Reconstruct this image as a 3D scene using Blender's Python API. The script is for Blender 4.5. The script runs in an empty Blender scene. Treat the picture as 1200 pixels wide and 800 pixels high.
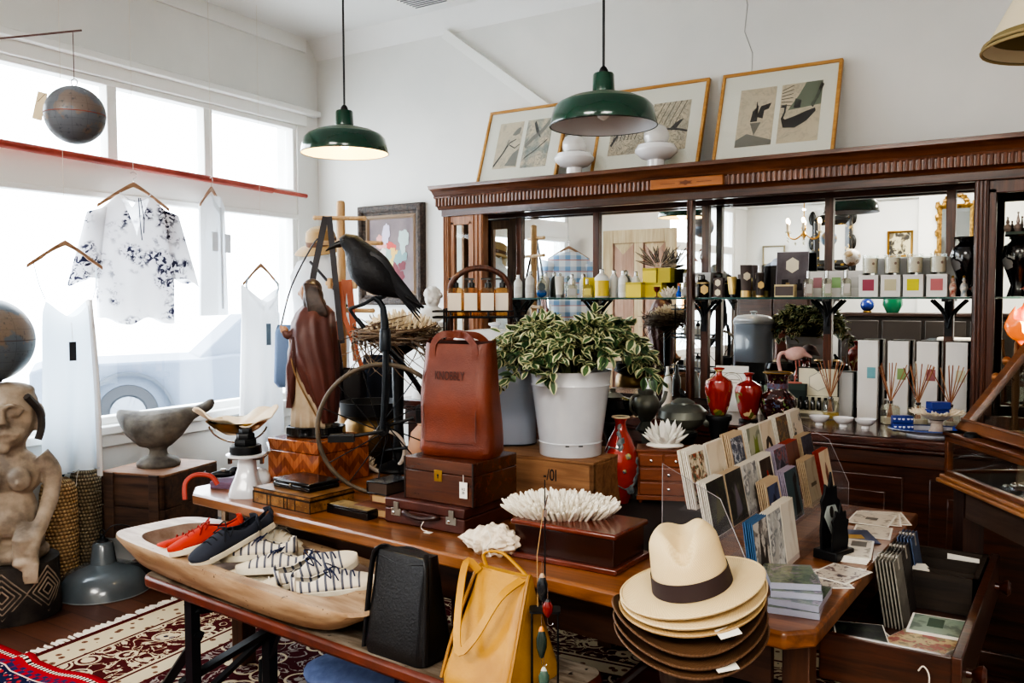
import bpy, math, random
from math import sin, cos, pi, radians, tan, atan2, sqrt, floor
from mathutils import Vector, Matrix, Euler, noise
random.seed(7)
D = bpy.data
C = bpy.context.scene.collection
FACE = radians(33.4)
R = random.uniform

# ------------------------------------------------------------------ meshes
class MB:
    def __init__(s): s.v = []; s.f = []; s.mi = []; s.k = 0
    def slot(s, k): s.k = k; return s
    def add(s, vs, fs, M=None):
        o = len(s.v)
        if M is not None: vs = [M @ Vector(p) for p in vs]
        s.v += [tuple(p) for p in vs]
        s.f += [tuple(i + o for i in f) for f in fs]; s.mi += [s.k] * len(fs); return s
    def box(s, c, d, r=None):
        x, y, z = d[0] / 2, d[1] / 2, d[2] / 2
        M = Matrix.Translation(c) @ (Euler(r).to_matrix().to_4x4() if r else Matrix())
        return s.add([(-x,-y,-z),(x,-y,-z),(x,y,-z),(-x,y,-z),(-x,-y,z),(x,-y,z),(x,y,z),(-x,y,z)],
            [(3,2,1,0),(4,5,6,7),(0,1,5,4),(1,2,6,5),(2,3,7,6),(3,0,4,7)], M)
    def bb(s, a, b): return s.box([(a[i] + b[i]) / 2 for i in range(3)], [abs(b[i] - a[i]) for i in range(3)])
    def loft(s, rings, c0=1, c1=1, M=None, closed=True):
        n = len(rings[0]); vs = [p for r in rings for p in r]; fs = []
        for i in range(len(rings) - 1):
            for j in range(n if closed else n - 1):
                k = (j + 1) % n
                fs.append((i*n+j, i*n+k, (i+1)*n+k, (i+1)*n+j))
        if c0: fs.append(tuple(range(n - 1, -1, -1)))
        if c1: fs.append(tuple((len(rings)-1)*n + j for j in range(n)))
        return s.add(vs, fs, M)
    def tube(s, pts, r, n=8, cap=1, flat=1.0):
        pts = [Vector(p) for p in pts]; m = len(pts)
        rs = r if isinstance(r, (list, tuple)) else [r] * m
        t = (pts[1] - pts[0]).normalized()
        a = Vector((0,0,1)) if abs(t.z) < .9 else Vector((1,0,0))
        u = t.cross(a).normalized(); rings = []
        for i in range(m):
            t = (pts[min(i+1, m-1)] - pts[max(i-1, 0)])
            if t.length < 1e-9: t = Vector((0,0,1))
            t.normalize(); u = (u - t * u.dot(t)).normalized(); w = t.cross(u)
            rings.append([pts[i] + (u * cos(2*pi*j/n) + w * sin(2*pi*j/n) * flat) * rs[i] for j in range(n)])
        return s.loft(rings, cap, cap)
    def strap(s, pts, w, th=.003, nrm=(0,1,0)):
        pts = [Vector(p) for p in pts]; m = len(pts); N_ = Vector(nrm).normalized(); rings = []; last = None
        for i in range(m):
            t = (pts[min(i+1,m-1)] - pts[max(i-1,0)]).normalized(); u = t.cross(N_)
            if u.length < .05: u = last if last is not None else Vector((1,0,0))
            u.normalize()
            if last is not None and u.dot(last) < 0: u = -u
            last = u; q = u.cross(t).normalized()
            rings.append([pts[i] + u*(a*w/2) + q*(b*th/2) for a, b in ((-1,-1),(1,-1),(1,1),(-1,1))])
        return s.loft(rings, 1, 1)
    def lathe(s, prof, n=28, c=(0,0,0), sx=1, sy=1, M=None):
        rings = [[(c[0] + max(r, 1e-4)*sx*cos(2*pi*j/n), c[1] + max(r, 1e-4)*sy*sin(2*pi*j/n), c[2] + z) for j in range(n)] for r, z in prof]
        return s.loft(rings, prof[0][0] < 1e-3, prof[-1][0] < 1e-3, M)
    def cyl(s, c, r, h, n=20, r2=None):
        r2 = r if r2 is None else r2
        return s.lathe([(0,0),(r,0),(r2,h),(0,h)], n, c)
    def ell(s, c, r, n=14, m=9, rot=None):
        if not isinstance(r, (list, tuple)): r = (r, r, r)
        M = Matrix.Translation(c) @ (Euler(rot).to_matrix().to_4x4() if rot else Matrix())
        rings = [[(r[0]*max(sin(pi*i/m), 1e-3)*cos(2*pi*j/n), r[1]*max(sin(pi*i/m), 1e-3)*sin(2*pi*j/n), -r[2]*cos(pi*i/m)) for j in range(n)] for i in range(m + 1)]
        return s.loft(rings, 1, 1, M)
    def ext(s, poly, z0, z1, M=None):
        n = len(poly)
        vs = [(p[0], p[1], z0) for p in poly] + [(p[0], p[1], z1) for p in poly]
        fs = [tuple(range(n-1, -1, -1)), tuple(range(n, 2*n))] + [(i, (i+1) % n, n + (i+1) % n, n + i) for i in range(n)]
        return s.add(vs, fs, M)
    def face(s, pts, M=None): return s.add(pts, [tuple(range(len(pts)))], M)
    def blob(s, c, r, seed=0, amp=.2, fr=2.0, n=16, m=10, rot=None):
        o = len(s.v); s.ell((0,0,0), r, n, m)
        Mx = Matrix.Translation(c) @ (Euler(rot).to_matrix().to_4x4() if rot else Matrix())
        for i in range(o, len(s.v)):
            p = Vector(s.v[i]); q = Vector((p.x / r[0], p.y / r[1], p.z / r[2]))
            s.v[i] = tuple(Mx @ (p * (1 + amp * noise.noise(q * fr + Vector((seed, seed*.7, 0))))))
        return s
    def xf(s, M, o=0):
        for i in range(o, len(s.v)): s.v[i] = tuple(M @ Vector(s.v[i]))
        return s

def rotz(a): return Matrix.Rotation(a, 4, 'Z')
def rotx(a): return Matrix.Rotation(a, 4, 'X')
def roty(a): return Matrix.Rotation(a, 4, 'Y')
def tr(x, y=0, z=0): return Matrix.Translation((x, y, z) if not hasattr(x, '__len__') else x)
def arc(c, r, a0, a1, n, pl='xz', rz=None):
    o = []
    for i in range(n + 1):
        a = a0 + (a1 - a0) * i / n; p, q = r * cos(a), (rz or r) * sin(a)
        o.append((c[0]+p, c[1], c[2]+q) if pl == 'xz' else (c[0]+p, c[1]+q, c[2]) if pl == 'xy' else (c[0], c[1]+p, c[2]+q))
    return o
def rrect(w, d, r, n=4, cx=0, cy=0):
    o = []
    for sx, sy, a in ((1,1,0),(-1,1,pi/2),(-1,-1,pi),(1,-1,3*pi/2)):
        for i in range(n + 1):
            b = a + pi/2*i/n; o.append((cx + sx*(w/2-r) + r*cos(b), cy + sy*(d/2-r) + r*sin(b)))
    return o
def bez(pts, n=16):
    P = [Vector(p) for p in pts]; o = []
    m = len(P)
    for i in range(m - 1):
        p0, p1, p2, p3 = P[max(i-1,0)], P[i], P[i+1], P[min(i+2,m-1)]
        k = max(2, n // (m - 1))
        for j in range(k):
            t = j / k
            o.append(.5*((2*p1) + (p2-p0)*t + (2*p0-5*p1+4*p2-p3)*t*t + (3*p1-p0-3*p2+p3)*t**3))
    o.append(P[-1]); return o

def build(name, mb, m, parent=None, loc=(0,0,0), rz=0, rot=None, bev=0, smooth=True, sub=0, remesh=0, sm=0, ang=38, seg=2):
    me = D.meshes.new(name); me.from_pydata(mb.v, [], mb.f)
    for x in (m if isinstance(m, (list, tuple)) else [m]): me.materials.append(x)
    if any(mb.mi): me.polygons.foreach_set('material_index', mb.mi)
    me.update()
    if smooth:
        me.polygons.foreach_set('use_smooth', [True] * len(me.polygons))
        if not remesh and not sub: me.set_sharp_from_angle(angle=radians(ang))
    o = D.objects.new(name, me); C.objects.link(o)
    o.location = loc; o.rotation_euler = rot if rot else (0, 0, rz)
    if parent: o.parent = parent
    if bev:
        b = o.modifiers.new('bev', 'BEVEL'); b.width = bev; b.segments = seg; b.limit_method = 'ANGLE'; b.angle_limit = radians(40)
    if remesh:
        r = o.modifiers.new('re', 'REMESH'); r.mode = 'VOXEL'; r.voxel_size = remesh; r.use_smooth_shade = True
        if sm:
            q = o.modifiers.new('sm', 'SMOOTH'); q.iterations = sm; q.factor = .5
    if sub:
        q = o.modifiers.new('sub', 'SUBSURF'); q.levels = sub; q.render_levels = sub
    return o
def tag(o, label, cat, group=None, kind=None):
    if label: o['label'] = label
    if cat: o['category'] = cat
    if group: o['group'] = group
    if kind: o['kind'] = kind
    return o
def thing(name, label, cat, loc=(0,0,0), rz=0, group=None, rot=None):
    o = D.objects.new(name, None); C.objects.link(o); o.empty_display_size = .05
    o.location = loc; o.rotation_euler = rot if rot else (0, 0, rz)
    return tag(o, label, cat, group)
def part(name, mb, m, parent, label=None, **k):
    o = build(name, mb, m, parent, **k)
    if label: o['label'] = label
    return o
def solo(name, mb, m, label, cat, loc=(0,0,0), rz=0, group=None, **k):
    return tag(build(name, mb, m, None, loc, rz, **k), label, cat, group)
def struct(name, mb, m, **k): return tag(build(name, mb, m, **k), None, None, None, 'structure')
def dup(root, loc, rz=0, label=None, rot=None):
    r = root.copy(); C.objects.link(r); r.location = loc; r.rotation_euler = rot if rot else (0, 0, rz)
    if label: r['label'] = label
    for ch in list(root.children):
        c = ch.copy(); C.objects.link(c); c.parent = r
        for g in ch.children:
            d = g.copy(); C.objects.link(d); d.parent = c
    return r
def text(name, s, size, m, parent, loc, rot=(pi/2, 0, 0), sx=1, ext=.0006):
    cu = D.curves.new(name, 'FONT'); cu.body = s; cu.size = size; cu.align_x = 'CENTER'; cu.align_y = 'CENTER'; cu.extrude = ext
    t = D.objects.new(name + '_t', cu)
    me = D.meshes.new_from_object(t); D.objects.remove(t); D.curves.remove(cu)
    me.materials.clear(); me.materials.append(m)
    o = D.objects.new(name, me); C.objects.link(o); o.parent = parent; o.location = loc; o.rotation_euler = rot; o.scale = (sx, 1, 1)
    return o

# --------------------------------------------------------------- materials
class NT:
    def __init__(s, m):
        s.t = m.node_tree; s.n = s.t.nodes; s.l = s.t.links
    def new(s, ty, **k):
        x = s.n.new(ty)
        for a, b in k.items(): setattr(x, a, b)
        return x
    def put(s, sock, v):
        if hasattr(v, 'is_linked') or hasattr(v, 'links'): s.l.new(v, sock)
        else: sock.default_value = v
    def m(s, op, a, b=0.0, c=None):
        x = s.new('ShaderNodeMath', operation=op); s.put(x.inputs[0], a); s.put(x.inputs[1], b)
        if c is not None: s.put(x.inputs[2], c)
        return x.outputs[0]
    def mix(s, f, a, b):
        x = s.new('ShaderNodeMix', data_type='RGBA'); s.put(x.inputs[0], f)
        s.put(x.inputs[6], a if not isinstance(a, tuple) else rgb(a)); s.put(x.inputs[7], b if not isinstance(b, tuple) else rgb(b))
        return x.outputs[2]
    def co(s, st=(1,1,1), kind='Object', rot=(0,0,0), loc=(0,0,0)):
        t = s.new('ShaderNodeTexCoord'); p = s.new('ShaderNodeMapping')
        s.l.new(t.outputs[kind], p.inputs[0]); p.inputs['Scale'].default_value = st; p.inputs['Rotation'].default_value = rot; p.inputs['Location'].default_value = loc
        return p.outputs[0]
    def noise(s, v, sc, det=4, rough=.55, dist=0):
        x = s.new('ShaderNodeTexNoise'); s.l.new(v, x.inputs['Vector']); x.inputs['Scale'].default_value = sc
        x.inputs['Detail'].default_value = det; x.inputs['Roughness'].default_value = rough; x.inputs['Distortion'].default_value = dist
        return x.outputs[0]
    def vor(s, v, sc, out='Distance', feat='F1', rnd=1.0):
        x = s.new('ShaderNodeTexVoronoi', feature=feat); s.l.new(v, x.inputs['Vector']); x.inputs['Scale'].default_value = sc
        x.inputs['Randomness'].default_value = rnd
        return x.outputs[out]
    def ramp(s, v, stops, interp='LINEAR'):
        x = s.new('ShaderNodeValToRGB'); s.l.new(v, x.inputs[0]); e = x.color_ramp.elements; x.color_ramp.interpolation = interp
        while len(e) < len(stops): e.new(.5)
        for i, (p, c) in enumerate(stops): e[i].position = p; e[i].color = rgb(c) if isinstance(c, tuple) else (c, c, c, 1)
        return x.outputs[0]
    def sep(s, v):
        x = s.new('ShaderNodeSeparateXYZ'); s.l.new(v, x.inputs[0]); return x.outputs
    def bump(s, h, st=.3, d=.01):
        x = s.new('ShaderNodeBump'); s.l.new(h, x.inputs['Height']); x.inputs['Strength'].default_value = st; x.inputs['Distance'].default_value = d
        return x.outputs[0]
def rgb(c):
    f = lambda u: (u/12.92 if u <= .04045 else ((u+.055)/1.055)**2.4)
    return (f(c[0]/255), f(c[1]/255), f(c[2]/255), 1.0)
_mc = {}
def raw(n):
    m = D.materials.new(n); m.use_nodes = True; t = NT(m); return m, t, m.node_tree.nodes['Principled BSDF']
def mat(n, c, r=.5, metal=0.0, c2=None, sc=8, st=(1,1,1), bump=0, bs=None, coat=0, emit=0, tl=0, lo=.35, hi=.65, det=4, spec=None, dist=0, sheen=0):
    if n in _mc: return _mc[n]
    m, t, b = raw(n); _mc[n] = m
    b.inputs['Base Color'].default_value = rgb(c); b.inputs['Roughness'].default_value = r; b.inputs['Metallic'].default_value = metal
    if spec is not None: b.inputs['Specular IOR Level'].default_value = spec
    if coat: b.inputs['Coat Weight'].default_value = coat; b.inputs['Coat Roughness'].default_value = .08
    if sheen: b.inputs['Sheen Weight'].default_value = sheen
    if c2 or bump:
        f = t.noise(t.co(st), sc, det, dist=dist)
        if c2: t.l.new(t.mix(t.ramp(f, [(lo, 0.0), (hi, 1.0)]), c, c2), b.inputs['Base Color'])
        if bump: t.l.new(t.bump(t.noise(t.co(st), bs or sc, det), bump), b.inputs['Normal'])
    if emit:
        b.inputs['Emission Color'].default_value = rgb(c); b.inputs['Emission Strength'].default_value = emit
    if tl:
        s = t.new('ShaderNodeBsdfTranslucent'); s.inputs[0].default_value = rgb(c); x = t.new('ShaderNodeMixShader'); x.inputs[0].default_value = tl
        t.l.new(b.outputs[0], x.inputs[1]); t.l.new(s.outputs[0], x.inputs[2]); t.l.new(x.outputs[0], t.n['Material Output'].inputs[0])
        if b.inputs['Base Color'].links: t.l.new(b.inputs['Base Color'].links[0].from_socket, s.inputs[0])
    return m
def wood(n, c, c2, ax=0, r=.4, sc=3.0, coat=0, bump=.08, knots=0):
    if n in _mc: return _mc[n]
    m, t, b = raw(n); _mc[n] = m
    st = [14, 14, 14]; st[ax] = 1.0
    v = t.co(tuple(st)); f = t.noise(v, sc, 6, .6, .6); g = t.noise(t.co(), 1.7, 3)
    f2 = t.m('ADD', t.m('MULTIPLY', f, .7), t.m('MULTIPLY', g, .3))
    t.l.new(t.mix(t.ramp(f2, [(.36, 0.0), (.62, 1.0)]), c, c2), b.inputs['Base Color'])
    b.inputs['Roughness'].default_value = r
    if coat: b.inputs['Coat Weight'].default_value = coat; b.inputs['Coat Roughness'].default_value = .15
    if bump: t.l.new(t.bump(f, bump), b.inputs['Normal'])
    return m
def glass(n, c=(255,255,255), refl=.08, tint=.0, r=.02):
    if n in _mc: return _mc[n]
    m, t, b = raw(n); _mc[n] = m
    T = t.new('ShaderNodeBsdfTransparent'); T.inputs[0].default_value = rgb(c)
    g = t.new('ShaderNodeBsdfGlossy'); g.inputs['Roughness'].default_value = r
    d = t.new('ShaderNodeBsdfDiffuse'); d.inputs[0].default_value = rgb(c)
    x = t.new('ShaderNodeMixShader'); x.inputs[0].default_value = tint; t.l.new(T.outputs[0], x.inputs[1]); t.l.new(d.outputs[0], x.inputs[2])
    fr = t.new('ShaderNodeLayerWeight'); fr.inputs[0].default_value = .25
    y = t.new('ShaderNodeMixShader'); t.l.new(t.m('ADD', t.m('MULTIPLY', fr.outputs['Facing'], .35 if refl > .02 else .10), refl), y.inputs[0])
    t.l.new(x.outputs[0], y.inputs[1]); t.l.new(g.outputs[0], y.inputs[2]); t.l.new(y.outputs[0], t.n['Material Output'].inputs[0])
    return m
def stripes(n, c, c2, ax='X', fq=40, duty=.4, r=.8, base=None):
    if n in _mc: return _mc[n]
    m, t, b = raw(n); _mc[n] = m; x = t.sep(t.co())['XYZ'.index(ax)]
    f = t.m('LESS_THAN', t.m('FRACT', t.m('MULTIPLY', x, fq)), duty)
    t.l.new(t.mix(f, c, c2), b.inputs['Base Color']); b.inputs['Roughness'].default_value = r
    return m

WHITE = mat('white_paint', (238,238,234), .6)
ENAMEL = mat('white_enamel', (216,218,222), .2, c2=(202,205,211), sc=5, coat=.5)
BLACKM = mat('black_iron', (22,24,28), .45, .3)
BLACKG = mat('black_gloss', (14,14,17), .2, coat=.4)
BRASS = mat('brass', (178,140,72), .3, 1.0)
CHROME = mat('chrome', (205,205,205), .15, 1.0)
STEEL = mat('dull_nickel', (150,146,136), .35, 1.0)
PAPER = mat('paper', (235,231,220), .8)
CORAL = mat('white_coral', (246,241,228), .75, c2=(226,216,196), sc=60)
RED = mat('red_lacquer', (150,34,20), .15, coat=.6)
PINE = wood('honey_pine', (172,112,58), (112,64,30), 0, .38, 2.2, .25)
MAHOG = wood('mahogany', (84,38,22), (44,17,11), 0, .3, 3, .4)
MAHOGZ = wood('mahogany_upright', (98,52,30), (52,24,14), 2, .3, 3, .4)
MAHOGX = wood('mahogany_rail', (84,44,25), (40,19,11), 0, .3, 3, .4)
DARKW = wood('dark_timber', (58,34,22), (26,15,11), 0, .55, 2.5)
TAG = mat('card_tag', (214,198,166), .8)
STRING = mat('cotton_string', (225,218,205), .9)
INK = mat('black_ink', (18,18,20), .6)
GLASSC = glass('clear_glass', (250,252,250), .06)
LEATHK = mat('black_leather', (17,17,20), .32, bump=.12, bs=160)

# ------------------------------------------------------------------ setting
Xw = lambda Y: -4.84 + (4.72 - Y) * .0761
WR = radians(4.35); WX = Xw(0)           # window wall frame: local x into the room, local y along the wall
plaster = mat('plaster', (233,232,227), .75, c2=(224,224,220), sc=1.5, bump=.04, bs=14)
ceilm = mat('ceiling_paint', (236,236,234), .8)
# plank floor
m, t, b = raw('plank_floor'); v = t.co(); s = t.sep(v)
row = t.m('FLOOR', t.m('MULTIPLY', s[1], 7.2))
sh = t.m('ADD', s[0], t.m('MULTIPLY', t.m('FRACT', t.m('MULTIPLY', row, .618)), 1.7))
cell = t.m('FLOOR', t.m('MULTIPLY', sh, .75))
w = t.new('ShaderNodeTexWhiteNoise', noise_dimensions='2D'); cb = t.new('ShaderNodeCombineXYZ'); t.l.new(row, cb.inputs[0]); t.l.new(cell, cb.inputs[1]); t.l.new(cb.outputs[0], w.inputs[0])
gr = t.noise(t.co((1.2,14,1)), 4, 5)
fac = t.m('ADD', t.m('MULTIPLY', w.outputs[0], .6), t.m('MULTIPLY', gr, .4))
col = t.ramp(fac, [(.2, (50,30,23)), (.5, (80,48,35)), (.85, (110,70,50))])
gap = t.m('LESS_THAN', t.m('FRACT', t.m('MULTIPLY', s[1], 7.2)), .03); gap2 = t.m('LESS_THAN', t.m('FRACT', t.m('MULTIPLY', sh, .75)), .004)
t.l.new(t.mix(t.m('MAXIMUM', gap, gap2), col, (20,11,9)), b.inputs['Base Color']); b.inputs['Roughness'].default_value = .38
FLOORM = m
struct('floor', MB().bb((-5.2,-3.6,-.12), (3.7,4.9,0)), FLOORM, smooth=False)
struct('ceiling', MB().bb((-5.2,-3.6,3.43), (3.7,4.9,3.55)), ceilm, smooth=False)
struct('wall_back', MB().bb((-5.1,4.72,-.1), (3.7,4.9,3.43)), plaster, smooth=False)
struct('wall_right', MB().bb((3.5,-3.6,-.1), (3.7,4.72,3.43)), plaster, smooth=False)
struct('wall_front', MB().bb((-5.1,-3.6,-.1), (3.5,-3.4,3.43)), plaster, smooth=False)
struct('trim_1', MB().add([(-4.95,4.72,3.30),(-4.95,4.62,3.43),(3.5,4.62,3.43),(3.5,4.72,3.30),(-4.95,4.72,3.43),(3.5,4.72,3.43)],
    [(0,3,2,1),(0,1,4),(3,5,2),(1,2,5,4),(0,4,5,3)]), ceilm, smooth=False)
# window wall
wl = MB()
wl.bb((-.2,-3.6,-.1), (0,4.78,.80)).bb((-.2,-3.6,2.80), (0,4.78,3.43)).bb((-.2,4.515,.80), (0,4.78,2.80))
wl.bb((-.2,-1.0,.80), (0,1.22,2.80)).bb((-.2,-3.6,.80), (0,-3.0,2.80))
struct('wall_left', wl, plaster, loc=(WX,0,0), rz=WR, smooth=False)
struct('trim_2', MB().bb((0,-3.4,2.875), (.075,4.69,2.915)).bb((0,-3.4,2.80), (.02,4.60,2.88)), WHITE, loc=(WX,0,0), rz=WR, bev=.006)
struct('trim_3', MB().bb((0,-3.4,3.33), (.02,4.6,3.43)), WHITE, loc=(WX,0,0), rz=WR)
struct('trim_4', MB().bb((-.1,1.1,.775), (.06,4.66,.825)).bb((-.02,1.1,.70), (.025,4.66,.775)), WHITE, loc=(WX,0,0), rz=WR, bev=.008)
pane = glass('window_glass', (252,254,255), .03)
wf = MB()
wf.bb((-.1,1.22,2.15), (-.01,4.52,2.33)).bb((-.1,1.22,2.765), (-.01,4.52,2.80))
for y0, y1 in ((1.22,1.27),(2.1,2.165),(2.975,3.04),(3.675,3.745),(4.485,4.52)): wf.bb((-.09,y0,2.33), (-.015,y1,2.77))
o = struct('window_1', wf, WHITE, loc=(WX,0,0), rz=WR, bev=.005)
part('window_pane', MB().bb((-.062,1.25,2.32), (-.058,4.49,2.78)), pane, o, smooth=False)
wf = MB()
for y0, y1 in ((1.22,1.28),(4.47,4.52)): wf.bb((-.09,y0,.82), (-.015,y1,2.15))
wf.bb((-.09,1.22,.82), (-.01,4.52,.87)).bb((-.08,1.22,2.12), (.0,4.52,2.155))
o = struct('window_2', wf, WHITE, loc=(WX,0,0), rz=WR, bev=.005)
part('window_pane', MB().bb((-.062,1.25,.85), (-.058,4.49,2.14)), pane, o, smooth=False)
wf = MB()
for y0, y1 in ((-3.0,-2.94),(-2.05,-1.98),(-1.06,-1.0)): wf.bb((-.09,y0,.82), (-.015,y1,2.80))
wf.bb((-.09,-3,.80), (-.01,-1,.87)).bb((-.09,-3,2.74), (-.01,-1,2.80)).bb((-.09,-3,2.15), (-.01,-1,2.25))
o = struct('added_window', wf, WHITE, loc=(WX,0,0), rz=WR, bev=.005)  # unseen window added behind the camera to let in more light
part('window_pane', MB().bb((-.062,-2.98,.85), (-.058,-1.02,2.78)), pane, o, smooth=False)
# opposite wall details, seen in the mirror
struct('trim_5', MB().bb((-4.6,-3.4,2.84), (3.5,-3.33,2.95)), WHITE, bev=.01)
struct('wall_pier', MB().bb((-1.9,-3.4,0), (3.5,-3.28,3.43)), plaster, smooth=False)
struct('trim_6', MB().bb((-4.40,-3.33,0), (-4.24,-3.2,2.84)), mat('grey_post', (150,150,152), .6), bev=.005)
# trunking on the back wall
k = MB(); a = Vector((-3.62,4.71,3.294)); c = Vector((-2.80,4.71,2.688)); d = (c - a).normalized(); n = Vector((-d.z,0,d.x))
k.add([tuple(a + n*.03 + Vector((0,y,0))) for y in (-.03,.01)] + [tuple(a - n*.03 + Vector((0,y,0))) for y in (-.03,.01)] +
      [tuple(c + n*.03 + Vector((0,y,0))) for y in (-.03,.01)] + [tuple(c - n*.03 + Vector((0,y,0))) for y in (-.03,.01)],
      [(0,4,6,2),(0,1,5,4),(2,6,7,3),(0,2,3,1),(4,5,7,6),(1,3,7,5)])
struct('trim_7', k, WHITE, smooth=False)
# hairline crack in the plaster
struct('trim_8', MB().tube([(-1.62,4.719,3.3),(-1.585,4.719,3.12),(-1.60,4.719,2.98),(-1.555,4.719,2.86),(-1.56,4.719,2.72)], .0022, 4), mat('crack_grey', (176,176,172), .9))
# ceiling vent
o = thing('ceiling_vent', 'small grey slatted air vent in the white ceiling', 'vent', (-3.559, 4.368, 3.430))
part('vent_frame', MB().bb((-.15,-.15,-.012), (.15,.15,0)), WHITE, o, bev=.003)
k = MB()
for i in range(8): k.box((0,-.105+.03*i,-.014), (.25,.012,.006), (.5,0,0))
part('slat', k, mat('vent_grey', (120,120,124), .5), o)
# outside
m, t, b = raw('pavement'); b.inputs['Base Color'].default_value = rgb((210,210,208)); b.inputs['Roughness'].default_value = .9
struct('ground', MB().bb((-60,-40,-.45), (-4.95,60,-.30)), m, smooth=False)

def pale(n, c): return mat(n, c, .6)
car = thing('parked_car', 'pale washed-out parked car seen through the window glass', 'car', (-10.978, 7.039, -0.300), radians(60))
cb = MB()
cb.loft([[(x, -.85, z), (x, .85, z), (x, .85, zt), (x, -.85, zt)] for x, z, zt in ((-1.1,.45,.95),(-.9,.35,1.02),(0.9,.35,1.05),(1.3,.35,1.1),(3.2,.35,1.08),(3.4,.45,1.0))])
cb.loft([[(x, -.7, 1.0), (x, .7, 1.0), (x, .6, zt), (x, -.6, zt)] for x, zt in ((.9,1.06),(1.5,1.62),(2.9,1.65),(3.3,1.05))])
part('body', cb, pale('car_paint', (70,80,94)), car, bev=.05)
k = MB()
k.lathe([(.52,0),(.56,.0),(.56,.12),(.52,.12)], 28, M=tr(0,-.86,.36) @ rotx(pi/2))
part('wheel_arch', k, pale('arch_grey', (40,48,58)), car)
for x in (0, 2.5):
    k = MB(); k.lathe([(.1,-.02),(.2,.0),(.24,.03),(.36,.02),(.385,-.04),(.385,-.2),(.1,-.22)], 28, M=tr(x,-.84,.385) @ rotx(pi/2))
    w_ = part('wheel', k, pale('tyre_grey', (30,34,40)), car)
    k = MB().lathe([(0,.01),(.1,.015),(.2,.012),(.215,0)], 20, M=tr(x,-.855,.385) @ rotx(pi/2))
    for i in range(5): k.box((x+.13*cos(i*1.2566), -.872, .385+.13*sin(i*1.2566)), (.16,.01,.045), (0,-i*1.2566,0))
    part('hubcap', k, pale('hub_silver', (110,116,124)), w_)

# persian rug
m, t, b = raw('persian_rug'); v = t.co(); s = t.sep(v)
ax = t.m('SUBTRACT', 2.25, t.m('ABSOLUTE', s[0])); ay = t.m('SUBTRACT', 1.50, t.m('ABSOLUTE', s[1])); e = t.m('MINIMUM', ax, ay)
n1 = t.noise(t.co((1,1,1)), 9, 3, .5, 1.6); vo = t.vor(v, 7.0); vo2 = t.vor(v, 17.0)
flow = t.m('LESS_THAN', vo, .30); ring = t.m('LESS_THAN', t.m('ABSOLUTE', t.m('SUBTRACT', vo, .40)), .035)
sm_ = t.m('LESS_THAN', vo2, .26); vine = t.m('LESS_THAN', t.m('ABSOLUTE', t.m('SUBTRACT', n1, .5)), .022)
cream = (206,190,158); red = (80,24,24); navy = (42,40,58)
field = t.mix(t.m('MAXIMUM', flow, vine), red, cream); field = t.mix(ring, field, cream)
field = t.mix(t.m('MULTIPLY', flow, sm_), field, (128,118,120)); field = t.mix(t.m('LESS_THAN', vo, .09), field, navy)
inner = t.mix(t.m('MAXIMUM', t.m('LESS_THAN', vo, .2), vine), (70,18,24), (150,140,132)); inner = t.mix(t.m('MULTIPLY', ring, 1.0), inner, (196,180,150))
guard = t.mix(t.m('LESS_THAN', t.vor(v, 20.0), .28), cream, (120,84,66)); guard = t.mix(t.m('LESS_THAN', t.vor(v, 20.0), .1), guard, red)
def band(lo, hi): return t.m('MULTIPLY', t.m('GREATER_THAN', e, lo), t.m('LESS_THAN', e, hi))
c_ = t.mix(t.m('GREATER_THAN', e, .66), field, inner)
for lo, hi, cc in ((.0,.035,red),(.035,.19,guard),(.19,.205,red),(.205,.215,cream),(.52,.535,cream),(.535,.55,red),(.55,.64,guard),(.64,.66,red)):
    c_ = t.mix(band(lo, hi), c_, cc)
t.l.new(c_, b.inputs['Base Color']); b.inputs['Roughness'].default_value = .95; b.inputs['Specular IOR Level'].default_value = .1
t.l.new(t.bump(t.noise(t.co(), 260, 2), .35, .004), b.inputs['Normal'])
RUGM = m
a0 = atan2(2.836-2.010, -3.836+3.753)       # direction of the fringed edge
ru = thing('persian_rug', 'large cream and dark red floral Persian rug under the bench and table', 'rug', (-1.56,2.30,0), a0 - pi/2)
part('pile', MB().bb((-2.25,-1.50,.0), (2.25,1.50,.010)), RUGM, ru, smooth=False)
k = MB()
for i in range(110):
    y = -1.50 + 3.0*i/109; k.tube([(-2.25,y,.006),(-2.285,y+R(-.01,.01),.004),(-2.31,y+R(-.02,.02),.003)], .008, 4)
fr_ = part('fringe', k, STRING, ru); fr_['kind'] = 'stuff'

# patterned kilim lying in folds at the lower left
m, t, b = raw('kilim'); v = t.co(); s = t.sep(v)
u = t.m('ABSOLUTE', t.m('SUBTRACT', s[1], .0)); e = t.m('SUBTRACT', .9, u)
ck = t.new('ShaderNodeTexChecker'); t.l.new(v, ck.inputs[0]); ck.inputs['Scale'].default_value = 36
zig = t.m('FRACT', t.m('MULTIPLY', t.m('ADD', t.m('PINGPONG', s[0], .06), s[1]), 7))
n2 = t.vor(t.co((1,1,1)), 26.0, 'Color'); nv = t.vor(v, 30.0)
base = t.mix(t.m('LESS_THAN', nv, .3), (26,30,66), (168,46,48)); base = t.mix(t.m('LESS_THAN', t.vor(v, 44.0), .2), base, (222,190,170))
redb = t.mix(t.m('GREATER_THAN', ck.outputs[1], .5), (160,32,40), (44,40,86))
def bnd(lo, hi): return t.m('MULTIPLY', t.m('GREATER_THAN', e, lo), t.m('LESS_THAN', e, hi))
c_ = base
whiteck = t.mix(t.m('GREATER_THAN', t.m('FRACT', t.m('MULTIPLY', s[0], 45)), .5), (240,225,205), (40,20,24))
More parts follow.
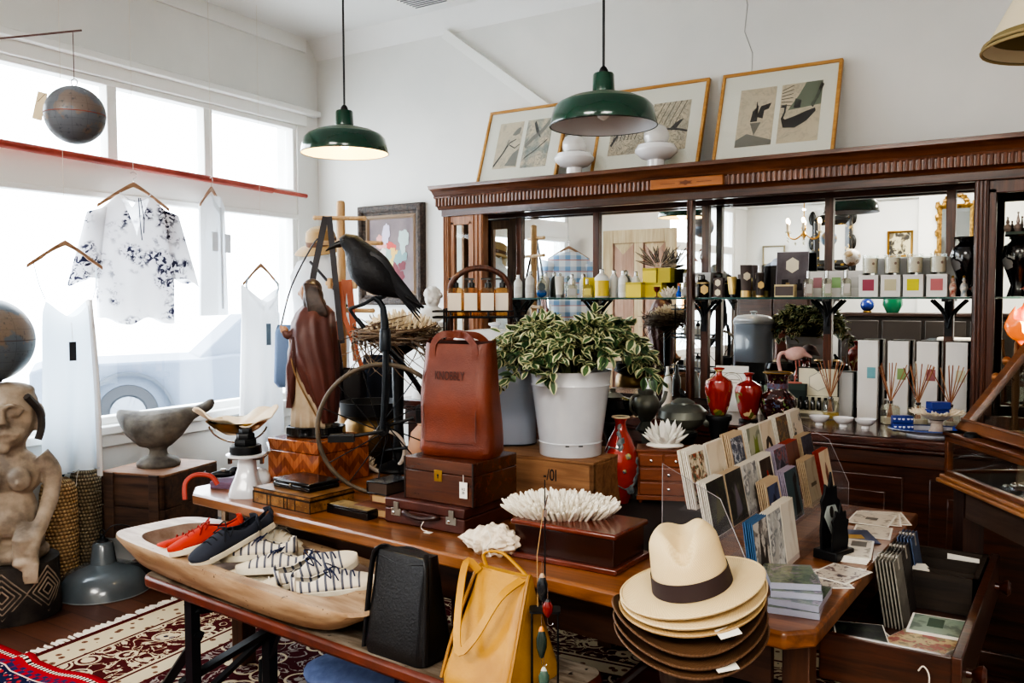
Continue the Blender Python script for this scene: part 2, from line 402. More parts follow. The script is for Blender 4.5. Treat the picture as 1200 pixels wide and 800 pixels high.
for lo, hi, cc in ((-.1,.03,(168,30,38)),(.03,.05,whiteck),(.05,.075,(168,30,38)),(.075,.12,redb),(.12,.127,(230,200,180)),(.27,.277,(230,200,180)),(.277,.33,redb),(.33,.345,whiteck),(.5,.56,redb)):
    c_ = t.mix(bnd(lo, hi), c_, cc)
t.l.new(c_, b.inputs['Base Color']); b.inputs['Roughness'].default_value = .95; b.inputs['Specular IOR Level'].default_value = .1
k = MB(); N = 40; ML = 36; vs = []; fs = []
for i in range(N + 1):
    for j in range(ML + 1):
        x = -1.0 + 1.6*i/N; y = .1 + .8*j/ML
        z = .022 + .03*max(0, sin(x*5.5 + y*1.0 + .6))**2 + (.028 if .13 < (x+.62) < .20 else 0)*max(0, y-.2)
        vs.append((x, y, z))
for i in range(N):
    for j in range(ML): fs.append((i*(ML+1)+j, (i+1)*(ML+1)+j, (i+1)*(ML+1)+j+1, i*(ML+1)+j+1))
k.add(vs, fs)
p0 = Vector((-4.004, 1.938, 0.030)); p1 = Vector((-3.196, 1.942, 0.030)); dd = p1 - p0; ang = atan2(dd.y, dd.x); nn = Vector((sin(ang), -cos(ang), 0))
o = solo('kilim', k, m, 'red and navy patterned kilim rug rumpled on the floorboards', 'rug', (p0 + nn*.9 + dd*.9 + Vector((0,0,.0))).to_tuple()[:2] + (.0,), ang)
q = o.modifiers.new('s', 'SOLIDIFY'); q.thickness = .008; q.offset = -1

# ------------------------------------------------------------------ mirrored wall cabinet
YF, YM = 4.40, 4.62           # column plane, mirror plane
CX0, CX1, CXM = -3.41, -.13, -1.77
cab = thing('display_cabinet', 'long mahogany mirror-backed shop display cabinet with fluted cornice against the back wall', 'cabinet', (CXM, 4.35, 0))
O = Vector((CXM, 4.35, 0))
def W(k): return k.xf(tr(-O.x, -O.y, -O.z))
# cornice: profile swept along the front with a mitred return at the left and right
prof = [(4.40,2.095),(4.365,2.095),(4.355,2.115),(4.345,2.12)]
prof2 = [(4.345,2.163),(4.337,2.166),(4.333,2.176),(4.338,2.180),(4.330,2.19),(4.322,2.207),(4.306,2.219),(4.302,2.221),(4.302,2.238),(4.296,2.240)]
k = MB()
def sweep(pr, k):
    rings = []
    for Y, z in pr:
        o_ = 4.40 - Y
        rings.append([(CX0 - o_*.5, YM + .05, z), (CX0 - o_*.5, Y, z), (CX1 + o_, Y, z), (CX1 + o_, YM + .05, z)])
    k.loft(rings, 0, 0, closed=False)
sweep(prof, k); sweep(prof2, k)
k.bb((CX0-.026, 4.345, 2.118), (CX1+.05, YM+.05, 2.168)).bb((CX0-.05,4.298,2.234),(CX1+.10,YM+.05,2.2405))
part('cornice', W(k), wood('cornice_mahogany', (122,74,46), (76,41,24), 0, .3, 3, .4), cab, bev=.0)
FLUTE = wood('fluted_frieze', (142,92,62), (84,44,26), 2, .35, 4)
k = MB(); k2 = MB(); n = 128
for i in range(n):
    x = CX0 - .03 + (CX1 - CX0 + .06)*(i + .5)/n
    if abs(x - CXM) > .215: (k if x < CXM else k2).lathe([(.0088,2.118),(.0088,2.167)], 8, (x, 4.345, 0))
for i in range(12): k.lathe([(.0088,2.118),(.0088,2.167)], 8, (CX0-.026, 4.36+.025*i, 0))
part('fluted_frieze', W(k), FLUTE, cab); part('fluted_frieze', W(k2), FLUTE, cab)
k = MB().bb((CXM-.2,4.322,2.116), (CXM+.2,4.35,2.168))
pl_ = part('plaque', W(k), wood('oak_plaque', (188,118,58), (150,88,40), 0, .35, 3), cab, bev=.004)
k = MB().face([(CXM+.045*cos(a)*(1 if i%2 else .6), 4.3205, 2.142+.014*sin(a)*(1 if i%2 else .6)) for i, a in enumerate([j*pi/6 for j in range(12)])][::-1])
k.bb((CXM-.14,4.3205,2.140),(CXM-.06,4.3225,2.143)).bb((CXM+.06,4.3205,2.140),(CXM+.14,4.3225,2.143))
part('carving', W(k), mat('carved_dark', (112,62,28), .5), pl_)
# soffit rail below cornice, mirror rail, back
k = MB().bb((CX0, 4.37, 2.055), (CX1, 4.43, 2.10)).bb((CX0, YM-.025, 2.045), (CX1, YM, 2.11)).bb((CX0, 4.42, 2.10), (CX1, YM, 2.115))
part('top_rail', W(k), MAHOGX, cab, bev=.004)
k = MB().bb((CX0, YM+.012, .93), (CX1, YM+.05, 2.12))
part('back_board', W(k), DARKW, cab)
MIR = mat('mirror_silver', (236,238,236), 0.0, 1.0)
xs = [-3.38, -2.98, -2.44, -1.768, -1.115, -.56, -.16]
for i in range(6):
    part('mirror_panel', W(MB().bb((xs[i], YM, .99), (xs[i+1], YM+.008, 2.08))), MIR, cab, smooth=False)
for x in xs[1:-1]:
    part('mirror_stile', W(MB().bb((x-.020, YM-.022, .99), (x+.020, YM+.001, 2.06))), MAHOGZ, cab, bev=.003)
def column(x0, x1, k):
    k.bb((x0, 4.385, .955), (x1, 4.44, 2.075))
    for x in (x0+.012, (x0+x1)/2, x1-.012): k.lathe([(.007,.97),(.007,2.06)], 8, (x, 4.384, 0))
# end bays: glazed doors between slender pilasters
for side, (a, c) in (('l', (CX0, -3.10)), ('r', (-.44, CX1))):
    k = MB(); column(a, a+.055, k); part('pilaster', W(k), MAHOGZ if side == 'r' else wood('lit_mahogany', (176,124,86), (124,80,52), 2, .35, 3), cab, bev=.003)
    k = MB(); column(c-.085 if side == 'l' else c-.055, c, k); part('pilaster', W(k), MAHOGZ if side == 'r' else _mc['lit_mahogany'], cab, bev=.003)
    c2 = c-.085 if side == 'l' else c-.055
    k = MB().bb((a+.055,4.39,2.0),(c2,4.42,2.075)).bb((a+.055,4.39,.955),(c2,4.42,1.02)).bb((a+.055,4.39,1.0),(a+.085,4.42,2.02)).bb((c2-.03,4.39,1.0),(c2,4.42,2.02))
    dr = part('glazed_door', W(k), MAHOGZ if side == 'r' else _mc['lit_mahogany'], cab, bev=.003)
    part('pane', W(MB().bb((a+.08,4.402,1.01),(c2-.025,4.406,2.01))), glass('door_glass', (250,252,250), .01) if side == 'l' else glass('door_glass_thin', (252,252,250), .0), dr, smooth=False)
    x = c + .004 if side == 'l' else a - .004
    if side == 'r': part('inner_post', W(MB().bb((x-.012, 4.41, .955), (x+.012, YM-.02, 2.08)) if 0 else MB().bb((x-.014, YM-.09, .955), (x+.014, YM-.02, 2.08))), DARKW, cab)
k = MB(); k.bb((CXM-.017,4.385,.955),(CXM+.017,4.425,2.075))
for dx in (-.011, .011): k.lathe([(.006,.97),(.006,2.06)], 8, (CXM+dx, 4.384, 0))
part('centre_post', W(k), MAHOGZ, cab, bev=.003)
part('side_panel', W(MB().bb((CX0+.002,4.43,1.0),(CX0+.006,YM-.02,2.05))), glass('door_glass', (250,252,250), .01), cab, smooth=False)
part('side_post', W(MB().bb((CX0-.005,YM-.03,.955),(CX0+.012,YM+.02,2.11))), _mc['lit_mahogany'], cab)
part('side_panel', W(MB().bb((CX1-.012,4.41,.955),(CX1+.005,YM+.02,2.11))), MAHOGZ, cab)
# glass shelf on iron brackets
GS = glass('shelf_glass', (200,226,220), .10, .08)
SH = 1.547
sh_ = part('glass_shelf', W(MB().bb((-2.99,4.425,SH-.009),(-.455,YM-.024,SH))), GS, cab, smooth=False)
part('shelf_edge', W(MB().bb((-2.99,4.422,SH-.010),(-.455,4.4255,SH))), mat('glass_edge', (30,72,66), .15, coat=.5), sh_)
part('glass_shelf', W(MB().bb((-.40,4.425,SH-.009),(-.16,YM-.024,SH))), GS, cab, smooth=False)
part('glass_shelf', W(MB().bb((-3.36,4.425,SH-.009),(-3.14,YM-.024,SH))), GS, cab, smooth=False)
for x in xs[1:-1]:
    k = MB().bb((x-.016,YM-.03,1.36),(x+.016,YM-.02,SH-.01)).bb((x-.012,4.44,SH-.022),(x+.012,YM-.03,SH-.01))
    k.tube(arc((x, 4.46, 1.40), .135, 0, pi/2, 8, 'yz'), .008, 6)
    for s_ in (-1, 1): k.tube(bez([(x, YM-.035, 1.40),(x+s_*.02,YM-.035,1.47),(x+s_*.075,YM-.035,SH-.016)], 8), .008, 6)
    part('shelf_bracket', W(k), BLACKM, cab)
# counter and panelled base
k = MB().bb((CX0-.06, 3.975, .905), (CX1+.4, YM+.05, .95)).bb((CX0-.05, 3.99, .885), (CX1+.39, 4.1, .908))
part('counter_top', W(k), wood('counter_mahogany', (88,40,24), (50,20,13), 0, .22, 3, .6), cab, bev=.008)
k = MB().bb((CX0, 4.03, .06), (CX1+.35, YM+.05, .89)).bb((CX0-.02, 4.005, 0), (CX1+.37, 4.1, .10)).bb((CX0-.01,4.015,.82),(CX1+.36,4.06,.885))
part('base', W(k), MAHOGX, cab, bev=.006)
for i in range(5):
    x0 = CX0 + .06 + i*.70; k = MB().bb((x0, 4.018, .16), (x0+.6, 4.032, .78))
    f_ = part('base_panel', W(k), MAHOGX, cab, bev=.012)
    k = MB().bb((x0+.07, 4.010, .23), (x0+.53, 4.022, .71)); part('raised_field', W(k), MAHOGX, f_, bev=.012)

# ------------------------------------------------------------------ things on top of the cabinet
OAK = wood('pale_oak_frame', (206,158,92), (176,126,66), 0, .45, 3)
MAT = mat('picture_mount', (250,250,242), .8)
PG = glass('picture_glass', (252,252,250), .03)
def paper_print(nm, sc, dark, tone, lk=.7):
    if nm in _mc: return _mc[nm]
    m, t, b = raw(nm); _mc[nm] = m
    n1 = t.noise(t.co((1,1,1)), sc, 6, .65, 1.5); l = t.m('LESS_THAN', t.m('ABSOLUTE', t.m('SUBTRACT', n1, .5)), .02)
    n2 = t.noise(t.co(), sc*.4, 3); c = t.mix(t.ramp(n2, [(.42, 0.0),(.62, 1.0)]), (222,208,184), tone)
    t.l.new(t.mix(t.m('MULTIPLY', l, lk), c, dark), b.inputs['Base Color']); b.inputs['Roughness'].default_value = .85
    return m
INKW = mat('print_ink', (52,50,52), .85); INKG = mat('print_grey', (130,128,122), .85); INKGR = mat('print_green', (122,132,116), .85)
def frame(label, x0, x1, z1, prints, slope):
    w = x1 - x0; zb = 2.2445; h = sqrt((z1 - zb)**2 + .18**2)
    lean = atan2(.17, z1 - zb)
    o = thing('framed_print', label, 'picture', ((x0+x1)/2, 4.51, zb), 0, 'framed bird prints leaning on the wall above the cabinet', rot=(-lean, 0, 0))
    k = MB(); f = .017
    k.bb((-w/2,-.012,0),(w/2,.012,f)).bb((-w/2,-.012,h-f),(w/2,.012,h)).bb((-w/2,-.012,f),(-w/2+f,.012,h-f)).bb((w/2-f,-.012,f),(w/2,.012,h-f))
    part('frame', k, OAK, o, bev=.002)
    part('mount', MB().bb((-w/2+f,-.002,f),(w/2-f,.004,h-f)), MAT, o, smooth=False)
    part('glass', MB().bb((-w/2+f,-.007,f),(w/2-f,-.006,h-f)), PG, o, smooth=False)
    for (a, b_, c, d, mm, extra) in prints:
        q = part('print', MB().bb((-w/2+a*w, -.0035, c*h),(-w/2+b_*w, -.002, d*h)), mm, o, smooth=False)
        for m2, polys in extra:
            k = MB()
            for p in polys: k.face([(-w/2+(a+(b_-a)*u)*w, -.0042, (c+(d-c)*v_)*h) for u, v_ in p])
            part('ink_drawing', k, m2, q, smooth=False)
def limb(pts, r):       # flat brush stroke polygon in unit square
    L = []; Rr = []
    for i, (x, y) in enumerate(pts):
        a = pts[max(i-1,0)]; c = pts[min(i+1,len(pts)-1)]; dx, dy = c[0]-a[0], c[1]-a[1]; q = sqrt(dx*dx+dy*dy) or 1
        rr = r[i] if isinstance(r, list) else r
        L.append((x - dy/q*rr, y + dx/q*rr)); Rr.append((x + dy/q*rr, y - dx/q*rr))
    return L + Rr[::-1]
P1 = paper_print('print_paper_a', 9, (150,146,136), (214,204,182), .4); P2 = paper_print('print_paper_b', 30, (92,96,98), (150,160,156)); P3 = paper_print('print_paper_c', 26, (74,74,74), (196,186,168)); P4 = paper_print('print_paper_d', 12, (170,160,144), (216,204,182), .45)
birdA = limb([(.62,.72),(.74,.76),(.86,.80),(.92,.86)], [.015,.06,.075,.02])
frame('leftmost framed pair of bird prints, small bird on a branch, on cabinet top', -3.24, -2.66, 2.725, [
    (.17,.475,.21,.82,P1,[(INKW,[limb([(.02,.05),(.3,.3),(.55,.55),(.8,.62)],[.03,.025,.018,.01]), limb([(.3,.3),(.45,.5),(.5,.62)],.015), limb([(.55,.5),(.8,.42),(.98,.5)],.012)]),(INKG,[birdA, [(.5,.05),(.98,.02),(.98,.4),(.75,.3)]])]),
    (.525,.84,.19,.82,P2,[(INKG,[limb([(.05,.45),(.35,.62),(.65,.75),(.95,.98)],.05)]),(INKW,[limb([(.3,.95),(.45,.75),(.6,.62)],[.04,.05,.01]), limb([(.1,.2),(.5,.35),(.9,.55)],.012)])])], 0)
br = [(INKW,[limb([(.0,.3),(.35,.45),(.7,.42),(1,.36)],.02), limb([(.55,.42),(.68,.5),(.85,.62)],[.03,.06,.01])] + [limb([(x,1),(x-.25,.55)],.008) for x in (.3,.45,.6,.75,.9)])]
br2 = [(INKW,[limb([(.05,.2),(.4,.7),(.95,.8)],.03)] + [limb([(.1+.1*i,.3),(.2+.1*i,.9-.06*i)],.01) for i in range(7)])]
frame('middle framed pair of willow branch prints, partly behind the right pendant lamp', -2.43, -1.775, 2.745, [(.14,.48,.22,.78,P3,br2),(.52,.86,.22,.78,P3,br)], 0)
swim = limb([(.02,.62),(.14,.63),(.13,.52),(.08,.42),(.14,.33),(.4,.34),(.66,.42),(.88,.52)],[.012,.04,.022,.03,.07,.10,.085,.03])
frame('rightmost framed pair of prints with swimming and diving cormorant, on cabinet top', -1.70, -1.075, 2.745, [
    (.18,.485,.17,.80,P4,[(INKW,[[(.36,.42),(.4,.6),(.55,.7),(.55,.42)],[(.52,.5),(.62,.68),(.9,.72),(.84,.62),(.72,.6),(.7,.46)],limb([(.52,.6),(.5,.76)],[.03,.01])]),(INKG,[[(.36,.4),(.66,.4),(.5,.18)],[(0,0),(1,0),(1,.08),(.3,.22),(0,.12)]])]),
    (.53,.86,.17,.80,P4,[(INKGR,[[(.2,.55),(.45,.8),(.6,1),(1,1),(1,.6)]]),(INKW,[swim,[(.34,.58),(.36,.74),(.52,.7),(.5,.57)],limb([(.78,.58),(.9,.75),(1,.95)],.04)] + [limb([(.02,.9-.05*i),(.3,.97-.07*i)],.006) for i in range(6)])])], 0)
MILK = mat('milk_glass', (240,240,242), .12, coat=.5)
CLOUDG = glass('frosted_glass', (250,250,248), .10, .55, .1)
for px_, lab in (((-2.485, 4.420, 2.286), 'left white opal glass lamp shade with clear dome on the cornice'), ((-1.979, 4.420, 2.294), 'right white opal glass lamp shade with clear dome in front of the middle print')):
    o = thing('glass_lamp_shade', lab, 'lamp shade', (px_[0], 4.42, 2.2415), 0, 'opal glass shades on the cabinet')
    part('opal_body', MB().lathe([(0,0),(.045,0),(.045,.045),(.08,.055),(.112,.085),(.115,.10),(.10,.125),(.06,.14),(.0,.142)], 28), MILK, o)
    part('clear_dome', MB().lathe([(.055,.135),(.068,.16),(.068,.185),(.055,.215),(.03,.232),(0,.237)], 24), CLOUDG, o)

# ------------------------------------------------------------------ hanging things
GREEN = mat('green_enamel', (18,72,54), .18, coat=.7, c2=(14,60,46), sc=4)
DUST = mat('dusty_enamel', (128,128,112), .5, c2=(70,96,80), sc=9)
SHIN = mat('shade_inside', (206,206,210), .35)
def pendant(lab, loc, z, warm):
    o = thing('pendant_lamp', lab, 'lamp', (loc[0], loc[1], z), 0, 'green enamel pendant lamps')
    pr = [(.185,0),(.186,.004),(.181,.03),(.172,.062),(.158,.078)]
    part('shade', MB().lathe(pr, 40), GREEN, o)
    part('dusty_shoulder', MB().lathe([(.158,.078),(.12,.096),(.075,.108),(.045,.113)], 40), DUST, o)
    part('neck', MB().lathe([(.046,.112),(.039,.118),(.037,.175),(.034,.18),(0,.182)], 28), GREEN, o)
    part('shade_interior', MB().lathe([(.183,.001),(.178,.03),(.166,.062),(.12,.09),(.04,.11),(0,.112)], 40), SHIN if not warm else mat('warm_inside', (250,232,170), .4, emit=.25), o)
    part('rim', MB().tube(arc((0,0,.001), .1855, 0, 2*pi, 40, 'xy'), .0022, 6), mat('rim_black', (25,35,32), .4), o)
    part('lamp_cap', MB().lathe([(.016,.18),(.016,.19),(.011,.20),(.005,.206)], 12), BLACKM, o)
    part('cord', MB().tube([(0,0,.2),(0,0,3.43-z)], .0045, 6), BLACKM, o)
    part('bulb', MB().ell((0,0,.055), (.028,.028,.035)), mat('bulb_lit', (255,236,190), .3, emit=3.0) if warm else MILK, o)
    if warm:
        l = D.lights.new('bulb_light', 'POINT'); l.energy = 5; l.color = (1,.8,.5); l.shadow_soft_size = .03
        q = D.objects.new('bulb_light', l); C.objects.link(q); q.parent = o; q.location = (0,0,.02)
pA = (-1.425, 2.740, 2.140); pB = (-2.680, 2.770, 2.166)
pendant('green enamel pendant lamp with grey inside, hanging in front of the prints', pA, pA[2], False)
pendant('green enamel pendant lamp lit warm inside, hanging near the window', pB, pB[2], True)
# cream shade at the upper right
o = thing('hanging_lamp_shade', 'cream fabric cone lamp shade cut off at the upper right corner', 'lamp shade', (-.075,2.66,2.185), .3)
part('shade', MB().lathe([(.185,0),(.18,.004),(.13,.10),(.075,.20)], 40), mat('cream_shade', (226,214,184), .8, tl=.2), o)
part('shade_lining', MB().lathe([(.183,.0),(.128,.10),(.073,.198)], 40), mat('olive_lining', (118,104,64), .7), o)
for z, r_ in ((.0,.185),(.012,.181)): part('trim_band', MB().tube(arc((0,0,z), r_, 0, 2*pi, 40, 'xy'), .004, 6), mat('shade_braid', (150,132,92), .8), o)
part('cord', MB().tube([(0,0,.2),(0,0,1.245)], .004, 6), BLACKM, o)
part('spider', MB().tube([(-.075,0,.197),(.075,0,.197)], .003, 6).tube([(0,-.075,.197),(0,.075,.197)], .003, 6), BRASS, o)

def globe_mat(n, sea, land, line):
    m, t, b = raw(n); v = t.co(); s = t.sep(v)
    f = t.noise(t.co((1,1,1)), 4.6 if 'small' not in n else 9.0, 5, .55); c = t.mix(t.ramp(f, [(.52, 0.0),(.545, 1.0)]), sea, land)
    lat = t.m('ARCSINE', t.m('DIVIDE', s[2], RAD)); lon = t.m('ARCTAN2', s[1], s[0])
    g = t.m('MAXIMUM', t.m('LESS_THAN', t.m('FRACT', t.m('MULTIPLY', lat, 3.82)), .035), t.m('LESS_THAN', t.m('FRACT', t.m('MULTIPLY', lon, 1.91)), .02))
    c = t.mix(t.m('MULTIPLY', g, .5), c, line)
    tx = t.noise(t.co(), 60, 2); c = t.mix(t.ramp(tx, [(.62, 0.0),(.7, .6)]), c, (60,66,74))
    t.l.new(c, b.inputs['Base Color']); b.inputs['Roughness'].default_value = .4
    return m
RAD = .098; GL = globe_mat('small_globe_map', (98,104,112), (116,106,100), (60,56,58))
o = thing('hanging_globe', 'small antique world globe with a manila tag hanging from a thin bar', 'globe', (-2.916, 1.713, 2.176), .4)
part('sphere', MB().ell((0,0,0), RAD, 36, 24), GL, o)
part('seam_band', MB().tube(arc((0,0,0), RAD, 0, 2*pi, 40, 'xy'), .0012, 5), mat('seam_red', (150,70,60), .6), o)
part('hook', MB().tube(arc((0,0,RAD+.012), .012, 0, 2*pi, 12), .0018, 5).tube([(0,0,RAD+.022),(0,0,.285)], .0013, 5), mat('wire_brown', (86,62,58), .5), o)
tg = part('tag', MB().bb((-.135,-.03,-.05),(-.098,-.027,.045)), TAG, o, rot=(0,.28,0), label='manila tag')
part('tag_string', MB().tube([(-.005,-.005,RAD+.02),(-.06,-.03,RAD-.005),(-.118,-.03,.045)], .001, 4), mat('brown_string', (96,74,60), .8), o)
gp = Vector((-2.916, 1.713, 2.176)); fw = Vector((cos(FACE), sin(FACE), 0)); bz = .285
part('mobile_bar', MB().tube([(-.6,0,bz-.06),(.03,0,bz)], .0035, 6).tube([(-.35,0,bz-.035),(-.35,0,3.43-gp.z)], .0012, 4), mat('wire_brown', (86,62,58), .5), o, rz=FACE-.4)

# ------------------------------------------------------------------ clothes in the window
HANG = wood('hanger_wood', (178,144,116), (142,106,80), 0, .4, 3)
CLOTH = mat('white_cotton', (238,240,242), .9, tl=.35)
SHEER = mat('sheer_white', (232,240,246), .9, tl=.45)
def hanger(parent, w, drop, top=.06, hook=.10, th=.012, y=0):
    k = MB(); n = 20; up = []; lo = []
    for i in range(n + 1):
        u = -1 + 2*i/n; z = -drop*(abs(u)**1.25); h = .012 + .022*(1-abs(u))**2
        up.append((u*w/2, z + h)); lo.append((u*w/2, z - .008 + (.012*(1-abs(u)) if abs(u) < .6 else 0)))
    poly = up + lo[::-1]
    k.ext(poly, -th/2, th/2, tr(0,y,0) @ rotx(pi/2))
    hg = part('hanger', k, HANG, parent, bev=.003)
    h = MB().tube([(0,y,.03),(0,y,.055)] + [(.018*sin(a), y, .073-.018*cos(a)) for a in [i*.35 for i in range(13)]], .0017, 6)
    part('hanger_hook', h, CHROME, hg)
def garment(outline, depth=.035, res=26, fold=.012, fr=30, hole=None, zfun=None):
    # cloth panel from left/right outlines given per height: [(z, xl, xr)]
    rings = []
    o_ = sorted(outline, key=lambda p: -p[0]); n = res
    def at(z):
        for a, b in zip(o_, o_[1:]):
            if a[0] >= z >= b[0]:
                f = (a[0]-z)/((a[0]-b[0]) or 1); return a[1]+(b[1]-a[1])*f, a[2]+(b[2]-a[2])*f
        return o_[-1][1:]
    k = MB(); zs = [o_[0][0] + (o_[-1][0]-o_[0][0])*i/24 for i in range(25)]
    for side in (-1, 1):
        vs = []; fs = []
        for i, z in enumerate(zs):
            a, b = at(z)
            for j in range(n + 1):
                u = j/n; x = a + (b-a)*u; q = 1 - (2*u-1)**2
                zz = z + (zfun(x, side)*(1 - i/24) if zfun else 0)
                vs.append((x, side*depth*sqrt(max(q,0)) + fold*sin(x*fr + i*.05)*(i/24)*q, zz))
        for i in range(24):
            for j in range(n):
                f = (i*(n+1)+j, i*(n+1)+j+1, (i+1)*(n+1)+j+1, (i+1)*(n+1)+j)
                fs.append(f if side < 0 else f[::-1])
        k.add(vs, fs)
    return k
WA = WR + pi/2      # facing the room
def hang(name, lab, p, off, turn=0):
    return thing(name, lab, 'clothing', (p[0]+off, p[1], p[2]), WA + turn, 'clothes hung in the window')
# floral blouse
m, t, b = raw('floral_print'); v = t.co(); cl = t.noise(t.co(loc=(.3,.1,.25)), 7.0, 2); fl = t.noise(v, 34, 4, .6, .8)
f = t.m('MULTIPLY', t.ramp(cl, [(.50, 0.0),(.60, 1.0)]), t.ramp(fl, [(.48, 0.0),(.54, 1.0)]))
c_ = t.mix(t.ramp(cl, [(.45, 0.0),(.72, .35)]), (238,238,240), (196,192,206)); c_ = t.mix(f, c_, (40,40,62))
t.l.new(c_, b.inputs['Base Color']); b.inputs['Roughness'].default_value = .9
s_ = t.new('ShaderNodeBsdfTranslucent'); t.l.new(c_, s_.inputs[0]); x_ = t.new('ShaderNodeMixShader'); x_.inputs[0].default_value = .4
t.l.new(b.outputs[0], x_.inputs[1]); t.l.new(s_.outputs[0], x_.inputs[2]); t.l.new(x_.outputs[0], t.n['Material Output'].inputs[0])
FLORAL = m
bp = (-4.712, 3.034, 2.181)
o = hang('floral_blouse', 'white blouse with dark floral print on a wooden hanger in the window', bp, .12, -.35)
hanger(o, .40, .115)
k = MB()
def vpanel(side, n=18):      # each half of the body, leaving the V neck open at the front
    for half in (-1, 1):
        vs = []; fs = []; rows = 26
        for i in range(rows + 1):
            z = -.02 - .74*i/rows
            xo = half*(.225 - .02*(i/rows) if i > 3 else .10 + .042*i)
            if side < 0: xi = half*max(.0, .085*(1 - i/8.5)) if i < 9 else 0
            else: xi = half*max(0, .085*(1-i/2.5)) if i < 3 else 0
            for j in range(n + 1):
                u = j/n; x = xi + (xo-xi)*u
                zz = z - .10*(abs(x)/.23)**1.2*max(0, 1 - i/7) + (.02*sin(x*26) * (i/rows)**3)
                vs.append((x, side*(.03 + .025*i/rows)*sqrt(max(0, 1-(x/.235)**2)) + .008*sin(x*55)*(i/rows), zz))
        for i in range(rows):
            for j in range(n): fs.append((i*(n+1)+j, i*(n+1)+j+1, (i+1)*(n+1)+j+1, (i+1)*(n+1)+j))
        k.add(vs, fs)
vpanel(-1); vpanel(1); part('body', k, FLORAL, o)
for s in (-1, 1):
    rings = []
    for i in range(13):
        u = i/12; cx = s*(.195 + .085*u); cz = -.13 - .40*u; r_ = .062 + .028*u
        rings.append([(cx + r_*cos(a)*.95, .035*sin(a)*(1+.4*u), cz + r_*cos(a)*.28*s*-1 + (.012*sin(3*a) if i == 12 else 0)) for a in [2*pi*j/16 for j in range(16)]])
    part('sleeve', MB().loft(rings, 0, 0), FLORAL, o)
part('neck_tie', MB().tube([(0.01,-.05,-.06),(.012,-.06,-.2),(.02,-.062,-.30)], .003, 5).tube([(0.02,-.05,-.06),(.035,-.06,-.18),(.03,-.062,-.26)], .003, 5), mat('tie_dark', (60,60,78), .8), o)
part('neck_tie', MB().tube([(-.085,-.03,-.035),(-.04,-.035,-.07),(0,-.035,-.08),(.04,-.035,-.07),(.085,-.03,-.035)], .003, 5), FLORAL, o)
part('hanging_thread', MB().tube([(0,0,.09),(0,0,3.43-bp[2])], .0013, 4), STRING, o)
# white shirt seen edge on
sp_ = (-4.756, 3.618, 2.221)
o = hang('white_shirt', 'narrow white sleeveless shirt turned sideways on a wooden hanger, right of the blouse', sp_, .10, .42)
hanger(o, .34, .10)
k = garment([(-.03,-.07,.07),(-.09,-.165,.165),(-.2,-.17,.17),(-.5,-.175,.175),(-.78,-.19,.19)], .045, fold=.02)
part('body', k, CLOTH, o)
part('button_placket', MB().bb((-.014,-.062,-.74),(.014,-.058,-.10)), mat('placket', (220,224,230), .9), o)
for s in (-1, 1):
    part('collar', MB().add([(0,-.055,-.115),(s*.07,-.03,-.02),(s*.085,-.05,-.10),(s*.03,-.066,-.15)], [(0,1,2,3) if s > 0 else (3,2,1,0)]), CLOTH, o)
    part('chest_pocket', MB().bb((s*.055,-.062,-.38),(s*.14,-.056,-.26)), mat('placket', (220,224,230), .9), o)
part('hanging_thread', MB().tube([(0,0,.09),(0,0,3.43-sp_[2])], .0013, 4), STRING, o)
# long white dress behind the globe and carved figure
cp = (-4.677, 2.579, 1.824)
o = hang('white_slip_dress', 'long white strappy slip dress on a wooden hanger above the woven baskets', cp, .16, -.12)
hanger(o, .40, .11)
part('skirt', garment([(-.37,-.11,.12),(-.45,-.13,.14),(-.8,-.14,.145),(-1.19,-.155,.16)], .05, fold=.03, fr=42, zfun=lambda x, s: .11*(abs(x)/.13)**1.6 if s > 0 or 1 else 0), SHEER, o)
for s in (-1, 1): part('strap', MB().tube(bez([(s*.165,0,-.09),(s*.15,-.02,-.2),(s*.125,-.03,-.28)], 10), .003, 5), SHEER, o)
part('hem', MB().tube([(x, -.05*sqrt(max(0,1-(x/.19)**2))+.028*sin(x*42)-.004, -1.185) for x in [-.19+.018*i for i in range(21)]], .0025, 4), mat('hem_grey', (150,160,174), .9), o)
sf = part('scarf', MB().tube(bez([(.105,-.03,-.28),(.12,-.055,-.7),(.125,-.06,-1.23)], 14), .024, 8, flat=.5), mat('scarf_grey', (206,202,200), .9), o)
part('price_tag', MB().bb((-.025,-.062,-.60),(.012,-.06,-.50)), mat('tag_charcoal', (46,48,54), .6), o)
part('tag_thread', MB().tube([(-.006,-.055,-.40),(-.006,-.062,-.50)], .0015, 4), STRING, o)
part('hanging_thread', MB().tube([(0,0,.09),(0,0,3.43-cp[2])], .0013, 4), STRING, o)
# dress in the corner
dp = (-4.777, 3.892, 1.745)
o = hang('white_tie_dress', 'white strappy summer dress on a wooden hanger in the window corner, left of the hat', dp, .25, -.15)
hanger(o, .28, .11)
part('skirt', garment([(-.22,-.15,.13),(-.4,-.15,.13),(-.8,-.17,.15),(-1.22,-.19,.17)], .06, fold=.04, fr=38, zfun=lambda x, s: .10*(abs(x)/.14)**1.5), CLOTH, o)
for s in (-1, 1): part('strap', MB().tube(bez([(s*.10,0,-.06),(s*.12,-.02,-.14),(s*.02,-.05,-.26)], 10), .006, 5), mat('strap_grey', (170,186,196), .9), o)
part('price_tag', MB().bb((-.02,-.075,-.50),(.015,-.072,-.36)), mat('tag_blue_grey', (104,122,138), .6), o)
part('hanging_thread', MB().tube([(0,0,.09),(0,0,3.43-dp[2])], .0013, 4), STRING, o)
